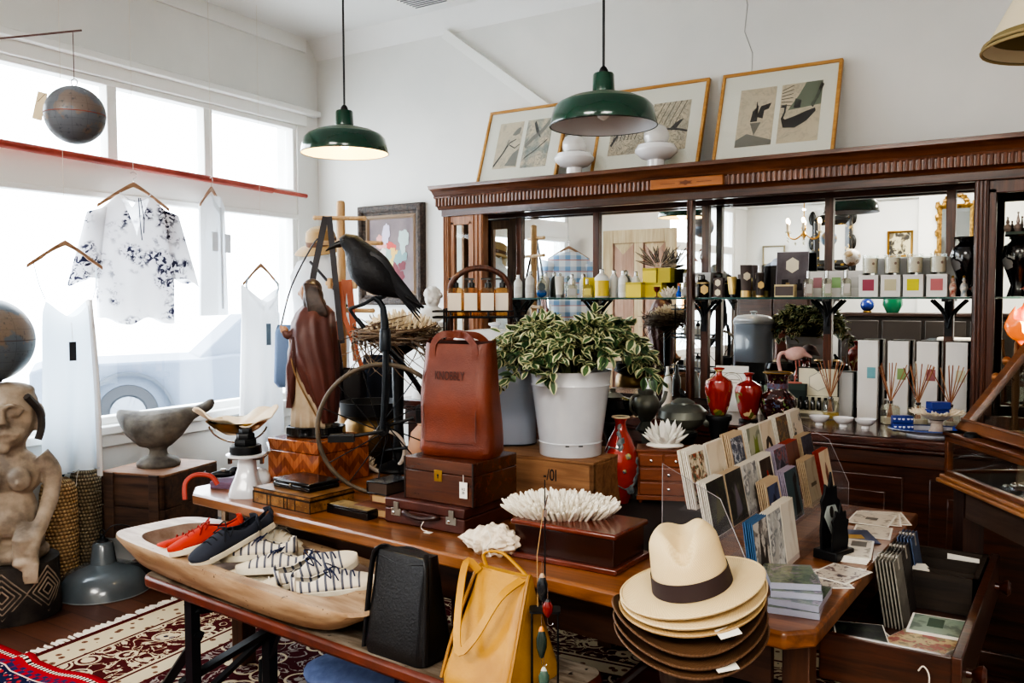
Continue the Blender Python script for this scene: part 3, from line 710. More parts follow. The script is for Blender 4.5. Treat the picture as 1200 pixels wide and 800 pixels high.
# red pole along the transom
a = Vector((-4.640, 2.086, 2.335)); c = Vector((-4.824, 4.516, 2.285)); off = Vector((.07,0,0))
solo('curtain_pole', MB().tube([(0,0,0), (c-a)*.86], .022, 10).tube([(c-a)*.86, c-a], .015, 10), mat('red_pole', (176,82,66), .45, c2=(150,60,48), sc=5), 'faded red painted pole running along the window transom', 'rail', tuple(a+off))

# ------------------------------------------------------------------ long display table
ZT = .75
TOPW = wood('table_top_pine', (152,96,52), (94,54,28), 0, .32, 2.0, .3)
tb = thing('display_table', 'long honey brown wooden shop table with an open card drawer at its right end', 'table', (0,0,0))
poly = [(-3.165,2.343),(-3.06,2.254),(-.592,2.07),(-.53,2.13),(-.512,3.5),(-3.09,3.55)]
part('table_top', MB().ext(poly, ZT-.045, ZT), TOPW, tb, bev=.008)
k = MB(); k.ext([(-2.98,2.37),(-.66,2.20),(-.66,2.225),(-2.98,2.395)], .55, ZT-.045)
part('apron', k, wood('apron_brown', (74,44,26), (44,24,14), 0, .5, 2.5), tb)
k = MB().bb((-2.98,3.44,.57),(-.58,3.465,ZT-.045)); part('apron', k, DARKW, tb)
part('end_panel', MB().bb((-3.04,2.38,.60),(-3.015,3.48,ZT-.045)), wood('pale_end', (206,190,168), (170,146,118), 1, .6, 2), tb, label='pale worn end board')
for x, y in ((-2.96,2.42),(-2.96,3.42),(-1.75,2.36),(-1.75,3.42),(-.605,2.26),(-.605,3.44)):
    part('leg', MB().bb((x-.035,y-.035,.0105),(x+.035,y+.035,ZT-.045)), wood('table_leg', (96,58,34), (60,34,20), 2, .5, 2.5), tb, bev=.004)
# drawer pulled out of the right end
DX0, DX1, DY0, DY1, DZ = -.57, -.235, 2.305, 3.325, .685
dr = part('drawer', MB().bb((DX1-.024,DY0,DZ-.14),(DX1,DY1,DZ)).bb((DX0,DY0+.01,DZ-.13),(DX1-.02,DY0+.028,DZ-.006)).bb((DX0,DY1-.028,DZ-.13),(DX1-.02,DY1-.01,DZ-.006)).bb((DX0,DY0+.02,DZ-.128),(DX1-.02,DY1-.02,DZ-.115)), MAHOGX, tb, bev=.003)
for y in (DY0+.10, DY1-.14):
    part('knob', MB().lathe([(.012,0),(.010,.012),(.022,.026),(.026,.036),(.018,.044),(0,.046)], 18, M=tr(DX1,y,DZ-.07) @ roty(pi/2)), MAHOG, dr)
k = MB().bb((DX0+.06,2.97,DZ-.114),(DX1-.03,2.985,DZ+.002)).bb((DX0+.06,3.275,DZ-.114),(DX1-.03,3.29,DZ+.002)).bb((DX0+.06,2.97,DZ-.114),(DX0+.072,3.29,DZ+.002)).bb((DX1-.045,2.97,DZ-.114),(DX1-.03,3.29,DZ+.002)).bb((DX0+.06,3.07,DZ-.114),(DX1-.03,3.08,DZ-.01)).bb((DX0+.06,3.2,DZ-.114),(DX1-.03,3.21,DZ-.01))
solo('sorting_tray', k, wood('black_tray', (58,46,36), (32,26,22), 0, .6, 3), 'black wooden sorting tray with dividers sitting inside the open drawer', 'tray', (0,0,0))
part('price_tag', MB().tube(bez([(-.33,DY0-.002,DZ-.05),(-.318,DY0-.006,DZ-.035),(-.305,DY0-.005,DZ-.06),(-.31,DY0-.004,DZ-.13)], 12), .002, 5), STRING, dr, label='loop of string hanging on the drawer front')

# ------------------------------------------------------------------ low bench
m, t, b = raw('weathered_paint'); v = t.co((1.5,10,10)); f = t.noise(v, 3, 6, .65); g = t.noise(t.co(), 5, 5)
c_ = t.mix(t.ramp(f, [(.38, 0.0),(.6, 1.0)]), (98,82,66), (150,140,126)); c_ = t.mix(t.ramp(g, [(.56, 0.0),(.66, 1.0)]), c_, (78,56,38)); c_ = t.mix(t.ramp(t.noise(t.co(), 40, 2), [(.66, 0.0),(.7, 1.0)]), c_, (40,32,28))
t.l.new(c_, b.inputs['Base Color']); b.inputs['Roughness'].default_value = .4; t.l.new(t.bump(f, .25), b.inputs['Normal'])
BENCHT = m
REDB = mat('bench_edge_red', (104,46,28), .4, c2=(74,32,20), sc=9)
ba = atan2(1.854-1.971, -1.449+3.014)
bn = thing('low_bench', 'long low bench with weathered grey top and red brown edge on black trestle legs', 'bench', (-3.014,1.971,0), ba)
L = 1.89; Wd = .345
part('bench_top', MB().ext(rrect(L-.02, Wd-.02, .05, 5, L/2, Wd/2), .4995, .5), BENCHT, bn, smooth=False)
part('bench_edge', MB().ext(rrect(L, Wd, .06, 5, L/2, Wd/2), .455, .499), REDB, bn, bev=.012)
for x0 in (.28, 1.62):
    s = 1 if x0 < 1 else -1
    for x, y in ((x0, .05), (x0 + s*.20, .24)):
        part('leg', MB().bb((x-.022,y-.018,.0105),(x+.022,y+.018,.455)), BLACKM, bn)
    k = MB()
    k.tube([(x0-s*.24,.06,.03),(x0+s*.03,.06,.32)], .022, 4).tube([(x0-s*.10,.06,.10),(x0+s*.3,.24,.38)], .018, 4).tube([(x0,.06,.06),(x0+s*.2,.22,.30)], .014, 4).tube([(x0+.0,.05,.40),(x0+s*.2,.24,.44)], .016, 4)
    k.tube([(x0+s*.2,.24,.20),(x0+s*.42,.14,.44)], .008, 5).tube([(x0+s*.2,.2,.22),(x0+s*.30,.12,.05)], .007, 5)
    part('trestle_brace', k, BLACKM, bn)
# ------------------------------------------------------------------ dough trough
m, t, b = raw('trough_wood'); f = t.noise(t.co((1.5,9,9)), 3, 5); g = t.noise(t.co(), 2.2, 3); h = t.noise(t.co(), 60, 2)
c_ = t.mix(t.ramp(f, [(.35, 0.0),(.65, 1.0)]), (144,112,82), (186,158,126)); c_ = t.mix(t.ramp(h, [(.68, 0.0),(.72, 1.0)]), c_, (70,44,26))
t.l.new(c_, b.inputs['Base Color']); b.inputs['Roughness'].default_value = .5; TROUGH = m
TRIN = mat('trough_inside', (118,92,74), .5, c2=(150,130,116), sc=14)
def trough():
    n = 96; HL, HW = .75, .225
    def outer(a, s=1.0):
        c, q = cos(a), sin(a); e = .34
        x = HL*s*abs(c)**e*(1 if c > 0 else -1); y = HW*abs(q)**.34*(1 if q > 0 else -1)
        y *= (.86 + .14*cos(x/HL*1.3))
        return x, y
    def inner(a, k_=1.0):
        c, q = cos(a), sin(a); x = (.60*abs(c)**.45*(1 if c > 0 else -1))*k_ - .02; y = .172*abs(q)**.5*(1 if q > 0 else -1)*k_
        return x, y
    A = [2*pi*i/n for i in range(n)]
    def z_(x): return .128 - .012*(abs(x)/HL)**2
    rings = []
    rings.append([(x*.70-.02, y*.62, 0) for x, y in map(outer, A)])
    rings.append([(x*.82-.02, y*.80, .022) for x, y in map(outer, A)])
    rings.append([(x*.95, y*.95, .08) for x, y in map(outer, A)])
    rings.append([(x, y, z_(x) - .012) for x, y in map(outer, A)])
    rings.append([(x*.995, y*.99, z_(x)) for x, y in map(outer, A)])
    k = MB(); k.loft(rings, 1, 0)
    o_ = len(k.v)
    R2 = [rings[-1]]
    R2.append([(x, y, z_(x)-.001) for x, y in [inner(a) for a in A]])
    k.loft(R2, 0, 0)
    k.slot(1); R3 = [R2[-1]] + [[(x, y, z) for x, y in [inner(a, s) for a in A]] for s, z in ((.95,.085),(.86,.045),(.7,.028),(.4,.022),(.05,.02))]
    k.loft(R3, 0, 1)
    return k
ta = atan2(1.84-1.974, -1.923+3.134)
solo('dough_trough', trough(), [TROUGH, TRIN], 'shallow carved wooden dough trough full of canvas shoes on the bench', 'bowl', (-2.50, 2.10, .5015), ta, ang=60)

# ------------------------------------------------------------------ canvas shoes
SOLE = mat('rubber_sole', (226,218,198), .6, c2=(206,196,174), sc=20)
def shoe_mats(kind):
    if kind == 'red': return mat('red_canvas', (176,48,26), .9), mat('red_canvas', (176,48,26), .9), mat('red_lace', (150,36,24), .9), mat('red_lining', (120,40,30), .9)
    if kind == 'navy': return mat('navy_canvas', (42,46,58), .9), mat('navy_canvas', (42,46,58), .9), mat('black_lace', (22,24,32), .9), mat('navy_lining', (34,36,44), .9)
    if kind == 'cream': return mat('cream_canvas', (222,208,180), .9), mat('cream_canvas', (222,208,180), .9), mat('cream_lace', (220,212,196), .9), mat('red_lining', (120,40,30), .9)
    return stripes('striped_canvas', (226,216,198), (92,94,106), 'X', 38, .30), mat('toe_canvas', (226,214,190), .9), mat('navy_lace', (34,42,74), .9), mat('navy_lining', (34,36,44), .9)
def shoe(name, label, kind, loc, rz, pitch=0, roll=0, L=.27):
    up, toe, lace, lin = shoe_mats(kind)
    o = thing('canvas_shoe', label, 'shoe', loc, 0, 'canvas shoes in the trough', rot=Euler((roll, pitch, rz)))
    def out(u):            # half width of the sole, u from heel 0 to toe 1
        w = .030 + .014*sin(min(1,u*1.15)*pi*.62)**2 if u < .8 else .0435
        if u < .10: w *= sqrt(max(0, 1-((.10-u)/.10)**2))*.98 + .02
        if u > .76: w *= sqrt(max(0, 1-((u-.76)/.245)**2))
        return max(w, .002)
    us = [0,.012,.04,.08,.14,.22,.3,.4,.5,.6,.7,.78,.85,.91,.96,.985,1.0]
    def ring(u, z, s): return None
    k = MB()
    cont = [(u*L, out(u)) for u in us]; pl = cont + [(x, -y) for x, y in cont[::-1]]
    k.loft([[(x, y, 0) for x, y in pl][::-1], [(x, y, .024) for x, y in pl][::-1]])
    part('sole', k, SOLE, o, bev=.003)
    # upper: rows across, open collar at the back
    def top(u): return .076 - .02*sin(min(u/.30,1)*pi*.5) if u < .3 else (.064 + .010*sin((u-.3)/.22*pi*.5) if u < .5 else max(.03, .076 - (u-.5)*.085))
    n = 14; vs = []; fs = []; rows = []
    for u in us[1:-1]:
        w = out(u)*.96; h = top(u); r_ = []
        a0 = 0 if u > .44 else .56*(1 - max(0,(u-.34)/.10)) if u > .34 else .56
        for side in (1, -1):
            for j in range(n // 2 + 1):
                a = (pi/2 - a0) * (j/(n//2)) if side == 1 else (pi/2 - a0)*(1 - j/(n//2))
                y = side*w*cos(a)**.75; z = .022 + (h-.022)*sin(a)**.8
                r_.append((u*L, y, z))
        rows.append(r_)
    c = len(rows[0]); k = MB(); half = c // 2
    for r_ in rows: vs += r_
    for i in range(len(rows)-1):
        for j in range(c - 1):
            if j == half - 1 and us[1+i] < .42: continue
            fs.append((i*c+j, i*c+j+1, (i+1)*c+j+1, (i+1)*c+j))
    fs.append(tuple(range(half))[::1]); 
    k.add(vs, fs[:-1])
    hb = MB(); # heel counter
    h0 = [(us[1]*L, .0, .0)]
    p_ = part('upper', k, up, o); q = p_.modifiers.new('s', 'SOLIDIFY'); q.thickness = .003; q.offset = -1
    k = MB(); hv = []
    for i in range(9):
        a = pi/2 + pi*i/8; hv.append((.012 + .020*cos(a)*.9, .0295*sin(a)))
    k.loft([[(x, y, .022) for x, y in hv], [(x, y*.96, .05) for x, y in hv], [(x+.004, y*.8, .077) for x, y in hv]], 0, 0, closed=False)
    p_ = part('heel_counter', k, up, o); q = p_.modifiers.new('s', 'SOLIDIFY'); q.thickness = .004
    k = MB(); rr_ = []
    for u in (.80,.86,.91,.955,.985,1.0):
        w = out(u)*1.01 + .0005; h = top(u) + .0015
        rr_.append([(u*L+.001, w*cos(pi*j/10), .022 + (h-.022)*sin(pi*j/10)**.8) for j in range(11)])
    k.loft(rr_, 0, 1, closed=False); part('toe_cap', k, toe, o)
    part('insole', MB().loft([[(x*.97+.003, y*.9, .026) for x, y in pl][::-1], [(x*.97+.003, y*.9, .029) for x, y in pl][::-1]]), lin, o)
    k = MB()
    for i in range(4):
        u = .45 + .085*i; h = top(u) + .004; k.tube(bez([(u*L, .020, h-.008), ((u+.02)*L, 0, h+.002), ((u+.04)*L, -.020, h-.009)], 8), .0026, 5)
    h = top(.45) + .006
    for s in (-1, 1):
        k.tube(bez([(.44*L,0,h),(.40*L, s*.03, h+.010),(.48*L, s*.045, h-.01),(.45*L,s*.008,h+.002)], 12), .0024, 5)
        k.tube(bez([(.44*L,0,h),(.5*L, s*.02, h),(.56*L, s*.043, h-.022)], 8), .0024, 5)
    part('laces', k, lace, o)
    return o
HLf = FACE + pi               # toe pointing left as seen from the front
for lab, kind, loc, rz, pt_, rl_ in [
 ('red canvas shoe lying lowest at the left end of the trough','red',(-2.794, 2.123, 0.590),HLf+.1,.05,.0),
 ('red canvas shoe at the far left of the trough, toe pointing left','red',(-2.806, 2.087, 0.610),HLf-.05,.06,.15),
 ('red canvas lace-up shoe resting on top of the other red shoes','red',(-2.705, 2.088, 0.690),HLf+.35,.30,0),
 ('navy canvas shoe with black laces, left one of the navy pair','navy',(-2.651, 2.107, 0.700),HLf+.75,.38,-.2),
 ('navy canvas shoe standing with its heel up at the back rim','navy',(-2.678, 2.208, 0.700),HLf+.80,.42,.1),
 ('cream toed shoe half buried under the left navy shoe','cream',(-2.743, 2.211, 0.590),HLf+.25,.06,.2),
 ('cream shoe buried at the front rim below the navy pair','cream',(-2.618, 2.204, 0.585),HLf+.2,.05,.1),
 ('cream shoe with red lining at the back rim behind the navy shoe','cream',(-2.728, 2.264, 0.620),HLf+2.6,.1,0),
 ('striped canvas shoe with navy laces, big toe pointing left','striped',(-2.426, 2.207, 0.615),HLf+.10,.02,.12),
 ('striped canvas shoe lying in front of the other left-pointing one','striped',(-2.287, 2.159, 0.600),HLf+.05,.03,.22),
 ('cream soled shoe lying beneath the left-pointing striped shoes','cream',(-2.345, 2.172, 0.562),HLf+.15,.0,.1),
 ('cream soled shoe lowest at the front rim of the trough','cream',(-2.165, 2.105, 0.558),HLf+.1,.0,.1),
 ('striped canvas shoe tilted over, its round toe pointing right','striped',(-2.258, 1.978, 0.600),FACE+.22,-.26,.30),
 ('striped canvas shoe nearest the viewer on the front rim, toe right','striped',(-2.142, 1.932, 0.600),FACE+.12,-.10,.12)]:
    lf = kind in ('red','navy') or 'cream toed' in lab
    shoe(0, lab, kind, (loc[0]+(.13 if lf else .035), loc[1]+(.035 if lf else -.01), loc[2]-(.004 if lf else .008)), rz, pt_*(.75 if lf else 1), rl_)

# ------------------------------------------------------------------ leather bags on the bench
def loftbag(w0, d0, w1, d1, h, n=6, flat=0, sag=.0, rows=14, lean=0):
    rings = []
    for i in range(rows + 1):
        u = i/rows; e = u**1.1; w = w0 + (w1-w0)*e; d = d0 + (d1-d0)*e; r_ = min(.03, d*.35, w*.35)
        if u < .08: w *= .95 + .05*u/.08; d *= .9 + .1*u/.08
        rings.append([(x, y + lean*u, h*u + sag*(x/(w/2))**2*u) for x, y in rrect(w, d, r_, n)])
    return rings
o = thing('black_leather_bag', 'black leather bucket bag standing on the bench left of the yellow bag', 'bag', (-1.663, 1.958, 0.501), ba + .02)
part('body', MB().loft(loftbag(.25,.15,.215,.05,.285,sag=.022), 1, 1), LEATHK, o)
BK2 = mat('black_piping', (28,29,33), .35)
for s in (-1, 1):
    part('side_strap', MB().tube(bez([(s*.122,-.06,.01),(s*.118,-.05,.12),(s*.108,-.035,.27),(s*.095,-.02,.305),(s*.088,.02,.29)], 14), .011, 8, flat=.45), BK2, o)
part('handle', MB().tube(bez([(-.085,-.02,.29),(-.05,.05,.295),(.03,.06,.28),(.085,-.02,.28)], 14), .009, 8, flat=.5), BK2, o)
part('top_seam', MB().tube([(-.09,-.026,.285),(0,-.026,.27),(.09,-.026,.285)], .004, 6), BK2, o)
YEL = mat('mustard_leather', (196,146,46), .42, c2=(170,120,34), sc=6, bump=.1, bs=120)
YEL2 = mat('mustard_dark', (160,112,32), .45)
o = thing('mustard_leather_bag', 'mustard yellow leather wedge bag with two handles at the front of the bench', 'bag', (-1.335,1.965,.5015), ba - .02)
rings = []
for i in range(15):
    u = i/14; w = .235 - .055*u; d = .25*(1-u)**.9 + .022; 
    if u == 0: w *= .96; d *= .94
    rings.append([(x, y + .02*u, .295*u + .03*(1-(x/(w/2))**2)*-u*.4) for x, y in rrect(w, d, min(.03, d*.4), 5)])
part('body', MB().loft(rings, 1, 1), YEL, o)
for s in (-1, 1):
    part('edge_seam', MB().tube(bez([(s*.115,-.118,.01),(s*.11,-.075,.12),(s*.092,-.0,.28),(s*.086,.022,.295)], 12), .005, 6), YEL2, o)
part('handle', MB().strap(bez([(-.075,-.004,.285),(-.10,-.03,.31),(-.07,-.095,.21),(-.03,-.142,.115),(.01,-.125,.15),(.05,-.07,.25),(.075,-.0,.29)], 30), .022, .004, (.1,-.85,.5)), YEL, o)
part('handle', MB().tube(bez([(-.075,.03,.285),(-.085,.03,.325),(-.03,.04,.335),(.03,.035,.31),(.075,.03,.285)], 20), .007, 8, flat=.6), YEL, o)
part('top_seam', MB().tube([(-.085,.01,.293),(0,.01,.283),(.085,.01,.293)], .004, 6), YEL2, o)
part('tag_string', MB().tube(bez([(-.06,.03,.32),(-.075,.03,.345),(-.06,.03,.365),(-.075,.035,.39)], 10), .0018, 5), STRING, o)
# blue denim bundle on the floor under the bench
o = thing('denim_cushion', 'faded blue denim floor cushion with a dark blue strap under the bench', 'cushion', (-2.20,2.42,.024), .3)
k = MB().blob((0,0,.10), (.30,.20,.10), 3, .10, 1.6, 24, 14); part('cover', k, mat('faded_denim', (104,122,166), .9, c2=(88,104,146), sc=30), o)
part('strap', MB().tube(bez([(.08,-.20,.06),(.13,-.10,.185),(.20,.02,.18),(.26,.1,.12)], 12), .03, 8, flat=.25), mat('dark_denim', (34,46,82), .9), o)
# ------------------------------------------------------------------ lure stand
LX, LY = -1.175, 1.935
o = thing('lure_stand', 'thin black iron stand with a tall rod of fishing lures, right of the yellow bag', 'stand', (LX,LY,.5015), FACE-.05)
part('stand_top', MB().ext(rrect(.082,.05,.01,3), .228, .234), BLACKM, o)
for x in (-.034,.034):
    for y in (-.018,.018): part('leg', MB().tube([(x,y,0),(x,y,.23)], .003, 6), BLACKM, o)
part('rod', MB().tube([(0,0,.234),(0,0,.575)], [.003,.0015], 6), BLACKM, o)
k = MB().tube([(0,0,.50),(.004,-.004,.52),(.008,-.004,.535)], .002, 5).box((0,0,.487),(.012,.01,.018)); part('swivel', k, CHROME, o)
part('line', MB().tube([(-.003,-.006,.50),(-.02,-.012,.38),(-.018,-.03,.25)], .0012, 5), mat('line_gold', (176,140,90), .5), o)
for i, (dx, dz, ln, c1, c2, lab) in enumerate(((-.008,.30,.075,(24,30,36),(170,140,110),'dark lure with a tan belly lying against the rod'),(.006,.245,.05,(120,26,22),(30,30,34),'small red and black lure under the stand top'),(-.01,.155,.085,(40,56,50),(206,128,44),'green lure with an orange head hanging under the stand'),(-.004,.06,.06,(70,96,84),(200,200,190),'pale green lure lowest on the line'))):
    u = thing('fishing_lure', lab, 'fishing lure', (LX + cos(FACE)*dx + .03*sin(FACE), LY + sin(FACE)*dx - .03*cos(FACE), .5015+dz), FACE, 'fishing lures on the stand')
    pr = [(0,-ln/2),(.006,-ln/2+.004),(.0135,-ln*.15),(.014,ln*.12),(.008,ln*.36),(.003,ln/2),(0,ln/2)]
    part('body', MB().lathe(pr, 14, sy=.6), mat('lure_%d' % i, c1, .25, coat=.5), u)
    part('head', MB().lathe([(.0085,ln*.36),(.0045,ln*.49),(0,ln*.52)], 14, sy=.62), mat('lure_head_%d' % i, c2, .3), u)
    part('wire', MB().tube([(0,0,ln/2),(0,0,ln/2+.03)], .0011, 5), CHROME, u)
    part('hook', MB().tube([(0,0,-ln/2),(0,-.002,-ln/2-.012)] + [(.007-.007*cos(a), -.002, -ln/2-.012-.007*sin(a)) for a in [j*.5 for j in range(7)]], .0008, 4), CHROME, u)
# ------------------------------------------------------------------ trunk, hat stand, hats
HX, HY = -.745, 1.875
o = thing('old_trunk', 'dark red brown trunk with grey corner bands under the hat stand', 'trunk', (-.883,2.13,.0108), 0)
part('body', MB().bb((-.232,-.45,0),(.232,.36,.44)), wood('trunk_hide', (74,34,28), (48,22,20), 0, .35, 3), o, bev=.008)
k = MB()
for x in (-.20,.20): k.bb((x-.008,-.4515,.0),(x+.008,.3615,.4415))
k.bb((-.232,-.25,.4385),(.232,-.235,.4415)).bb((-.232,.315,.4385),(.232,.33,.4415))
part('band', k, mat('trunk_band', (92,84,82), .6), o)
STRAWD = None
o = thing('hat_stand', 'dark turned wooden hat block on a round foot carrying the stacked hats', 'stand', (HX,HY,.4515))
part('foot', MB().lathe([(0,0),(.104,0),(.106,.02),(.10,.06),(.085,.085),(.05,.10),(.035,.11)], 30), wood('stand_dark', (58,40,34), (30,21,19), 2, .4, 3), o)
part('stem', MB().lathe([(.035,.105),(.042,.115),(.046,.135),(.04,.15),(.034,.16),(.034,.20)], 24), wood('stand_red', (110,60,40), (70,34,22), 2, .4, 3), o)
part('block', MB().lathe([(.034,.2),(.07,.22),(.078,.30),(.072,.40),(.04,.45),(0,.46)], 24, sy=1.15), wood('stand_dark', (58,40,34), (30,21,19), 2, .4, 3), o)
def straw(n, c, c2):
    if n in _mc: return _mc[n]
    m, t, b = raw(n); _mc[n] = m; v = t.co(); s = t.sep(v)
    rad = t.m('SQRT', t.m('ADD', t.m('MULTIPLY', s[0], s[0]), t.m('MULTIPLY', s[1], s[1]))); an = t.m('ARCTAN2', s[1], s[0])
    w1 = t.m('SINE', t.m('MULTIPLY', t.m('ADD', rad, s[2]), 950)); w2 = t.m('SINE', t.m('MULTIPLY', an, 130))
    h = t.m('MULTIPLY', w1, w2); n_ = t.noise(v, 7, 3)
    c_ = t.mix(t.m('MULTIPLY', t.m('ADD', h, 1), .25), c, c2); c_ = t.mix(t.m('MULTIPLY', n_, .35), c_, c2)
    t.l.new(c_, b.inputs['Base Color']); b.inputs['Roughness'].default_value = .55; t.l.new(t.bump(h, .25, .002), b.inputs['Normal'])
    return m
ST1 = straw('pale_straw', (232,210,164), (196,166,116)); ST2 = straw('tan_straw', (196,164,112), (150,118,76)); ST3 = straw('brown_straw', (104,74,48), (66,44,28))
def hat(label, loc, rot, m, crown, band, rx=.165, ry=.152, up=.0, br=0):
    o = thing('straw_hat', label, 'hat', loc, 0, 'straw hats stacked on the hat block', rot=rot)
    n = 56; A = [2*pi*i/n for i in range(n)]
    cx, cy = .090, .102
    def brim(f, a):      # f 0 at the crown, 1 at the edge
        x = (cx + (rx - cx)*f)*cos(a); y = (cy + (ry + .012 - cy)*f)*sin(a)
        z = .006*f + f*f*(.030*abs(cos(a))**2*up - .010*abs(sin(a))) 
        return (x, y, z)
    rings = [[brim(f, a) for a in A] for f in (0,.15,.3,.5,.7,.85,.95,1.0)] + [[(p[0]*.995, p[1]*.995, p[2]-.004) for p in [brim(1, a) for a in A]]] + [[(brim(f,a)[0], brim(f,a)[1], brim(f,a)[2]-.004) for a in A] for f in (.85,.5,.15,0)]
    part('brim', MB().loft(rings, 0, 0), m, o, ang=75)
    part('brim_edge', MB().tube([brim(.985, a) for a in A + [0]], .0028, 6), m, o)
    if crown:
        H = .142; rr_ = []
        def cp(u, f, a):
            sc_ = 1 - .17*u - (0 if u < .72 else .24*((u-.72)/.28)**2)
            x, y = cx*sc_*cos(a)*f, cy*sc_*sin(a)*f
            fr_ = max(0, min(1, .5 - y/(1.3*cy))); up_ = max(0, min(1, (u-.40)/.5))
            x *= 1 - .62*up_*fr_**2*max(0, min(1, (-y/cy - .15)/.6))*.62
            val = math.exp(-(x/.026)**2)
            z = H*u + .012*(u**4)*(abs(y)/cy)*(-.4) - .048*val*up_**1.5*(.35 + .65*fr_) + (1-f)*.006
            return (x, y, z)
        for u in (0,.12,.25,.38,.5,.6,.7,.78,.86,.93,.975,1.0): rr_.append([cp(u, 1, a) for a in A])
        for f in (.9,.78,.64,.5,.35,.2,.02): rr_.append([cp(1.0, f, a) for a in A])
        part('crown', MB().loft(rr_, 0, 1), m, o, ang=80)
        bz_ = [[( (cx+.0025)*(1-.17*u)*cos(a), (cy+.0025)*(1-.17*u)*sin(a), H*u + .001) for a in A] for u in (0,.13,.27)]
        part('hat_band', MB().loft(bz_, 0, 0), mat('grosgrain_brown', (48,32,32), .7), o)
        part('bow', MB().box((.0765,.022,.019),(.005,.05,.033),(0,-.1,.22)), mat('grosgrain_brown', (48,32,32), .7), o, bev=.002)
    return o
ht = [(ST1,'topmost pale straw fedora with a dark brown band on the hat stack',True,(.09,-.20,FACE-.25),0.0,(0,0,0)),
 (ST1,'pale straw hat brim directly under the banded fedora',False,(.08,-.17,.5),.1,(.004,-.002,0)),
 (ST2,'tan straw hat brim with a paper tag, third from the top',False,(.06,-.14,.5),.25,(.0,0,0)),
 (ST3,'brown straw hat, darkest upturned brim in the middle of the stack',False,(.04,-.09,.5),1.7,(-.005,0,0)),
 (ST3,'brown straw hat brim, second from the bottom of the stack',False,(.03,-.06,.5),1.5,(-.002,-.004,0)),
 (ST3,'brown straw hat brim, lowest of the stack',False,(.02,-.04,.5),1.3,(.0,-.004,0))]
zz = .895
for i, (m_, lab, cr, rt, up_, of) in enumerate(ht):
    q = hat(lab, (HX+of[0], HY+of[1], zz), rt, m_, cr, cr, rx=.165 + (.008 if i > 2 else 0), ry=.155 + (.008 if i > 2 else 0), up=up_)
    if i in (2, 4):
        part('paper_tag', MB().box((.055,-.158,-.006),(.05,.028,.0015),(.35,0,.35)), PAPER, q)
    zz -= (.020,.022,.044,.028,.022,.02)[i]

# ------------------------------------------------------------------ things on the display table, left to right
def chest(name, lab, cat, loc, rz, w, d, h, m, lid=.35, bev=.003, group=None):
    o = thing(name, lab, cat, loc, rz, group)
    part('body', MB().bb((0,0,0),(w,d,h*(1-lid)-.001)), m, o, bev=bev)
    part('lid', MB().bb((0,0,h*(1-lid)),(w,d,h)), m, o, bev=bev)
    return o
Z0 = .7505
# kitchen scale
S = (-2.846, 2.353, 0.750)
o = thing('kitchen_scale', 'white enamel kitchen scale with a brass pan at the left end of the table', 'scale', S, FACE)
k = MB().loft([[(x, y + yo, z) for x, y in rrect(w, w*1.1, w*.35, 5)] for w, z, yo in ((.125,0,0),(.128,.012,0),(.118,.035,.0),(.088,.075,.005),(.07,.11,.01),(.066,.14,.012),(.062,.15,.012))])
k.blob((.03,.07,.05), (.05,.05,.05), 1, 0); part('base', k, ENAMEL, o)
k = MB().lathe([(0,.158),(.07,.158),(.078,.163),(.078,.17),(.07,.172),(0,.172)], 30); part('weight_plate', k, ENAMEL, o)
k = MB().box((0,.0,.152),(.14,.015,.012)).box((-.065,0,.145),(.012,.02,.03)).box((.065,0,.145),(.012,.02,.03)); k.tube([(-.065,0,.15),(-.075,.05,.15),(-.04,.10,.16)], .006, 6).tube([(.065,0,.15),(.08,.06,.17),(.05,.14,.19)], .006, 6)
part('beam', k, CHROME, o)
k = MB().lathe([(.01,.235),(.05,.24),(.09,.262),(.122,.29),(.128,.292),(.122,.287),(.088,.256),(.05,.235),(0,.231)], 32, (-.065,.11,0)); part('brass_pan', k, BRASS, o)
k = MB().tube(arc((-.065,.11,.288), .125, pi*1.08, pi*1.92, 16, 'xz', .09), .004, 6).tube([(-.03,.10,.19),(-.065,.11,.235)], .012, 8); part('pan_cradle', k, CHROME, o)
Sv = Vector(S); RZ = Matrix.Rotation(FACE, 3, 'Z')
def rel(x, y, z): return tuple(Sv + RZ @ Vector((x, y, z)))
zz = .1735
for i, (r_, h) in enumerate(((.062,.034),(.047,.024),(.037,.022),(.026,.018))):
    w_ = thing('scale_weight', ['largest round black iron scale weight, bottom of the pile','second black scale weight, hexagonal, on the largest one','third black scale weight from the bottom','smallest black scale weight on top of the pile'][i], 'weight', rel(0,0,zz), .3*i, 'iron weights on the scale')
    n_ = 28 if i in (0,) else 6
    part('body', MB().lathe([(0,0),(r_,0),(r_*1.02,.004),(r_,h-.004),(r_*.93,h),(0,h)], n_), BLACKM, w_)
    part('recess', MB().lathe([(0,h+.0005),(r_*.5,h+.0005),(r_*.55,h-.001)], 20), mat('iron_grey', (52,54,58), .5, .5), w_)
    zz += h + .0008
# clam shell in the pan
k = MB(); n = 44; vs = []; fs = []
for i in range(12):
    u = i/11
    for j in range(n):
        a = 2*pi*j/n; r_ = .03 + u*.125*(1 + .05*sin(9*a)*u); z = .012 + .05*u**1.5 + .030*u*sin(2*a+.6) + .010*sin(7*a)*u
        vs.append((r_*cos(a)*1.12, r_*sin(a)*.72, z))
for i in range(11):
    for j in range(n): fs.append((i*n+j, i*n+(j+1)%n, (i+1)*n+(j+1)%n, (i+1)*n+j))
fs.append(tuple(range(n-1,-1,-1))); k.add(vs, fs)
q = solo('clam_shell', k, mat('shell_cream', (226,204,172), .7, c2=(240,228,206), sc=9, bump=.2), 'large wavy cream clam shell lying in the brass scale pan', 'shell', rel(-.075,.11,.252), FACE)
q.modifiers.new('s', 'SOLIDIFY').thickness = .006
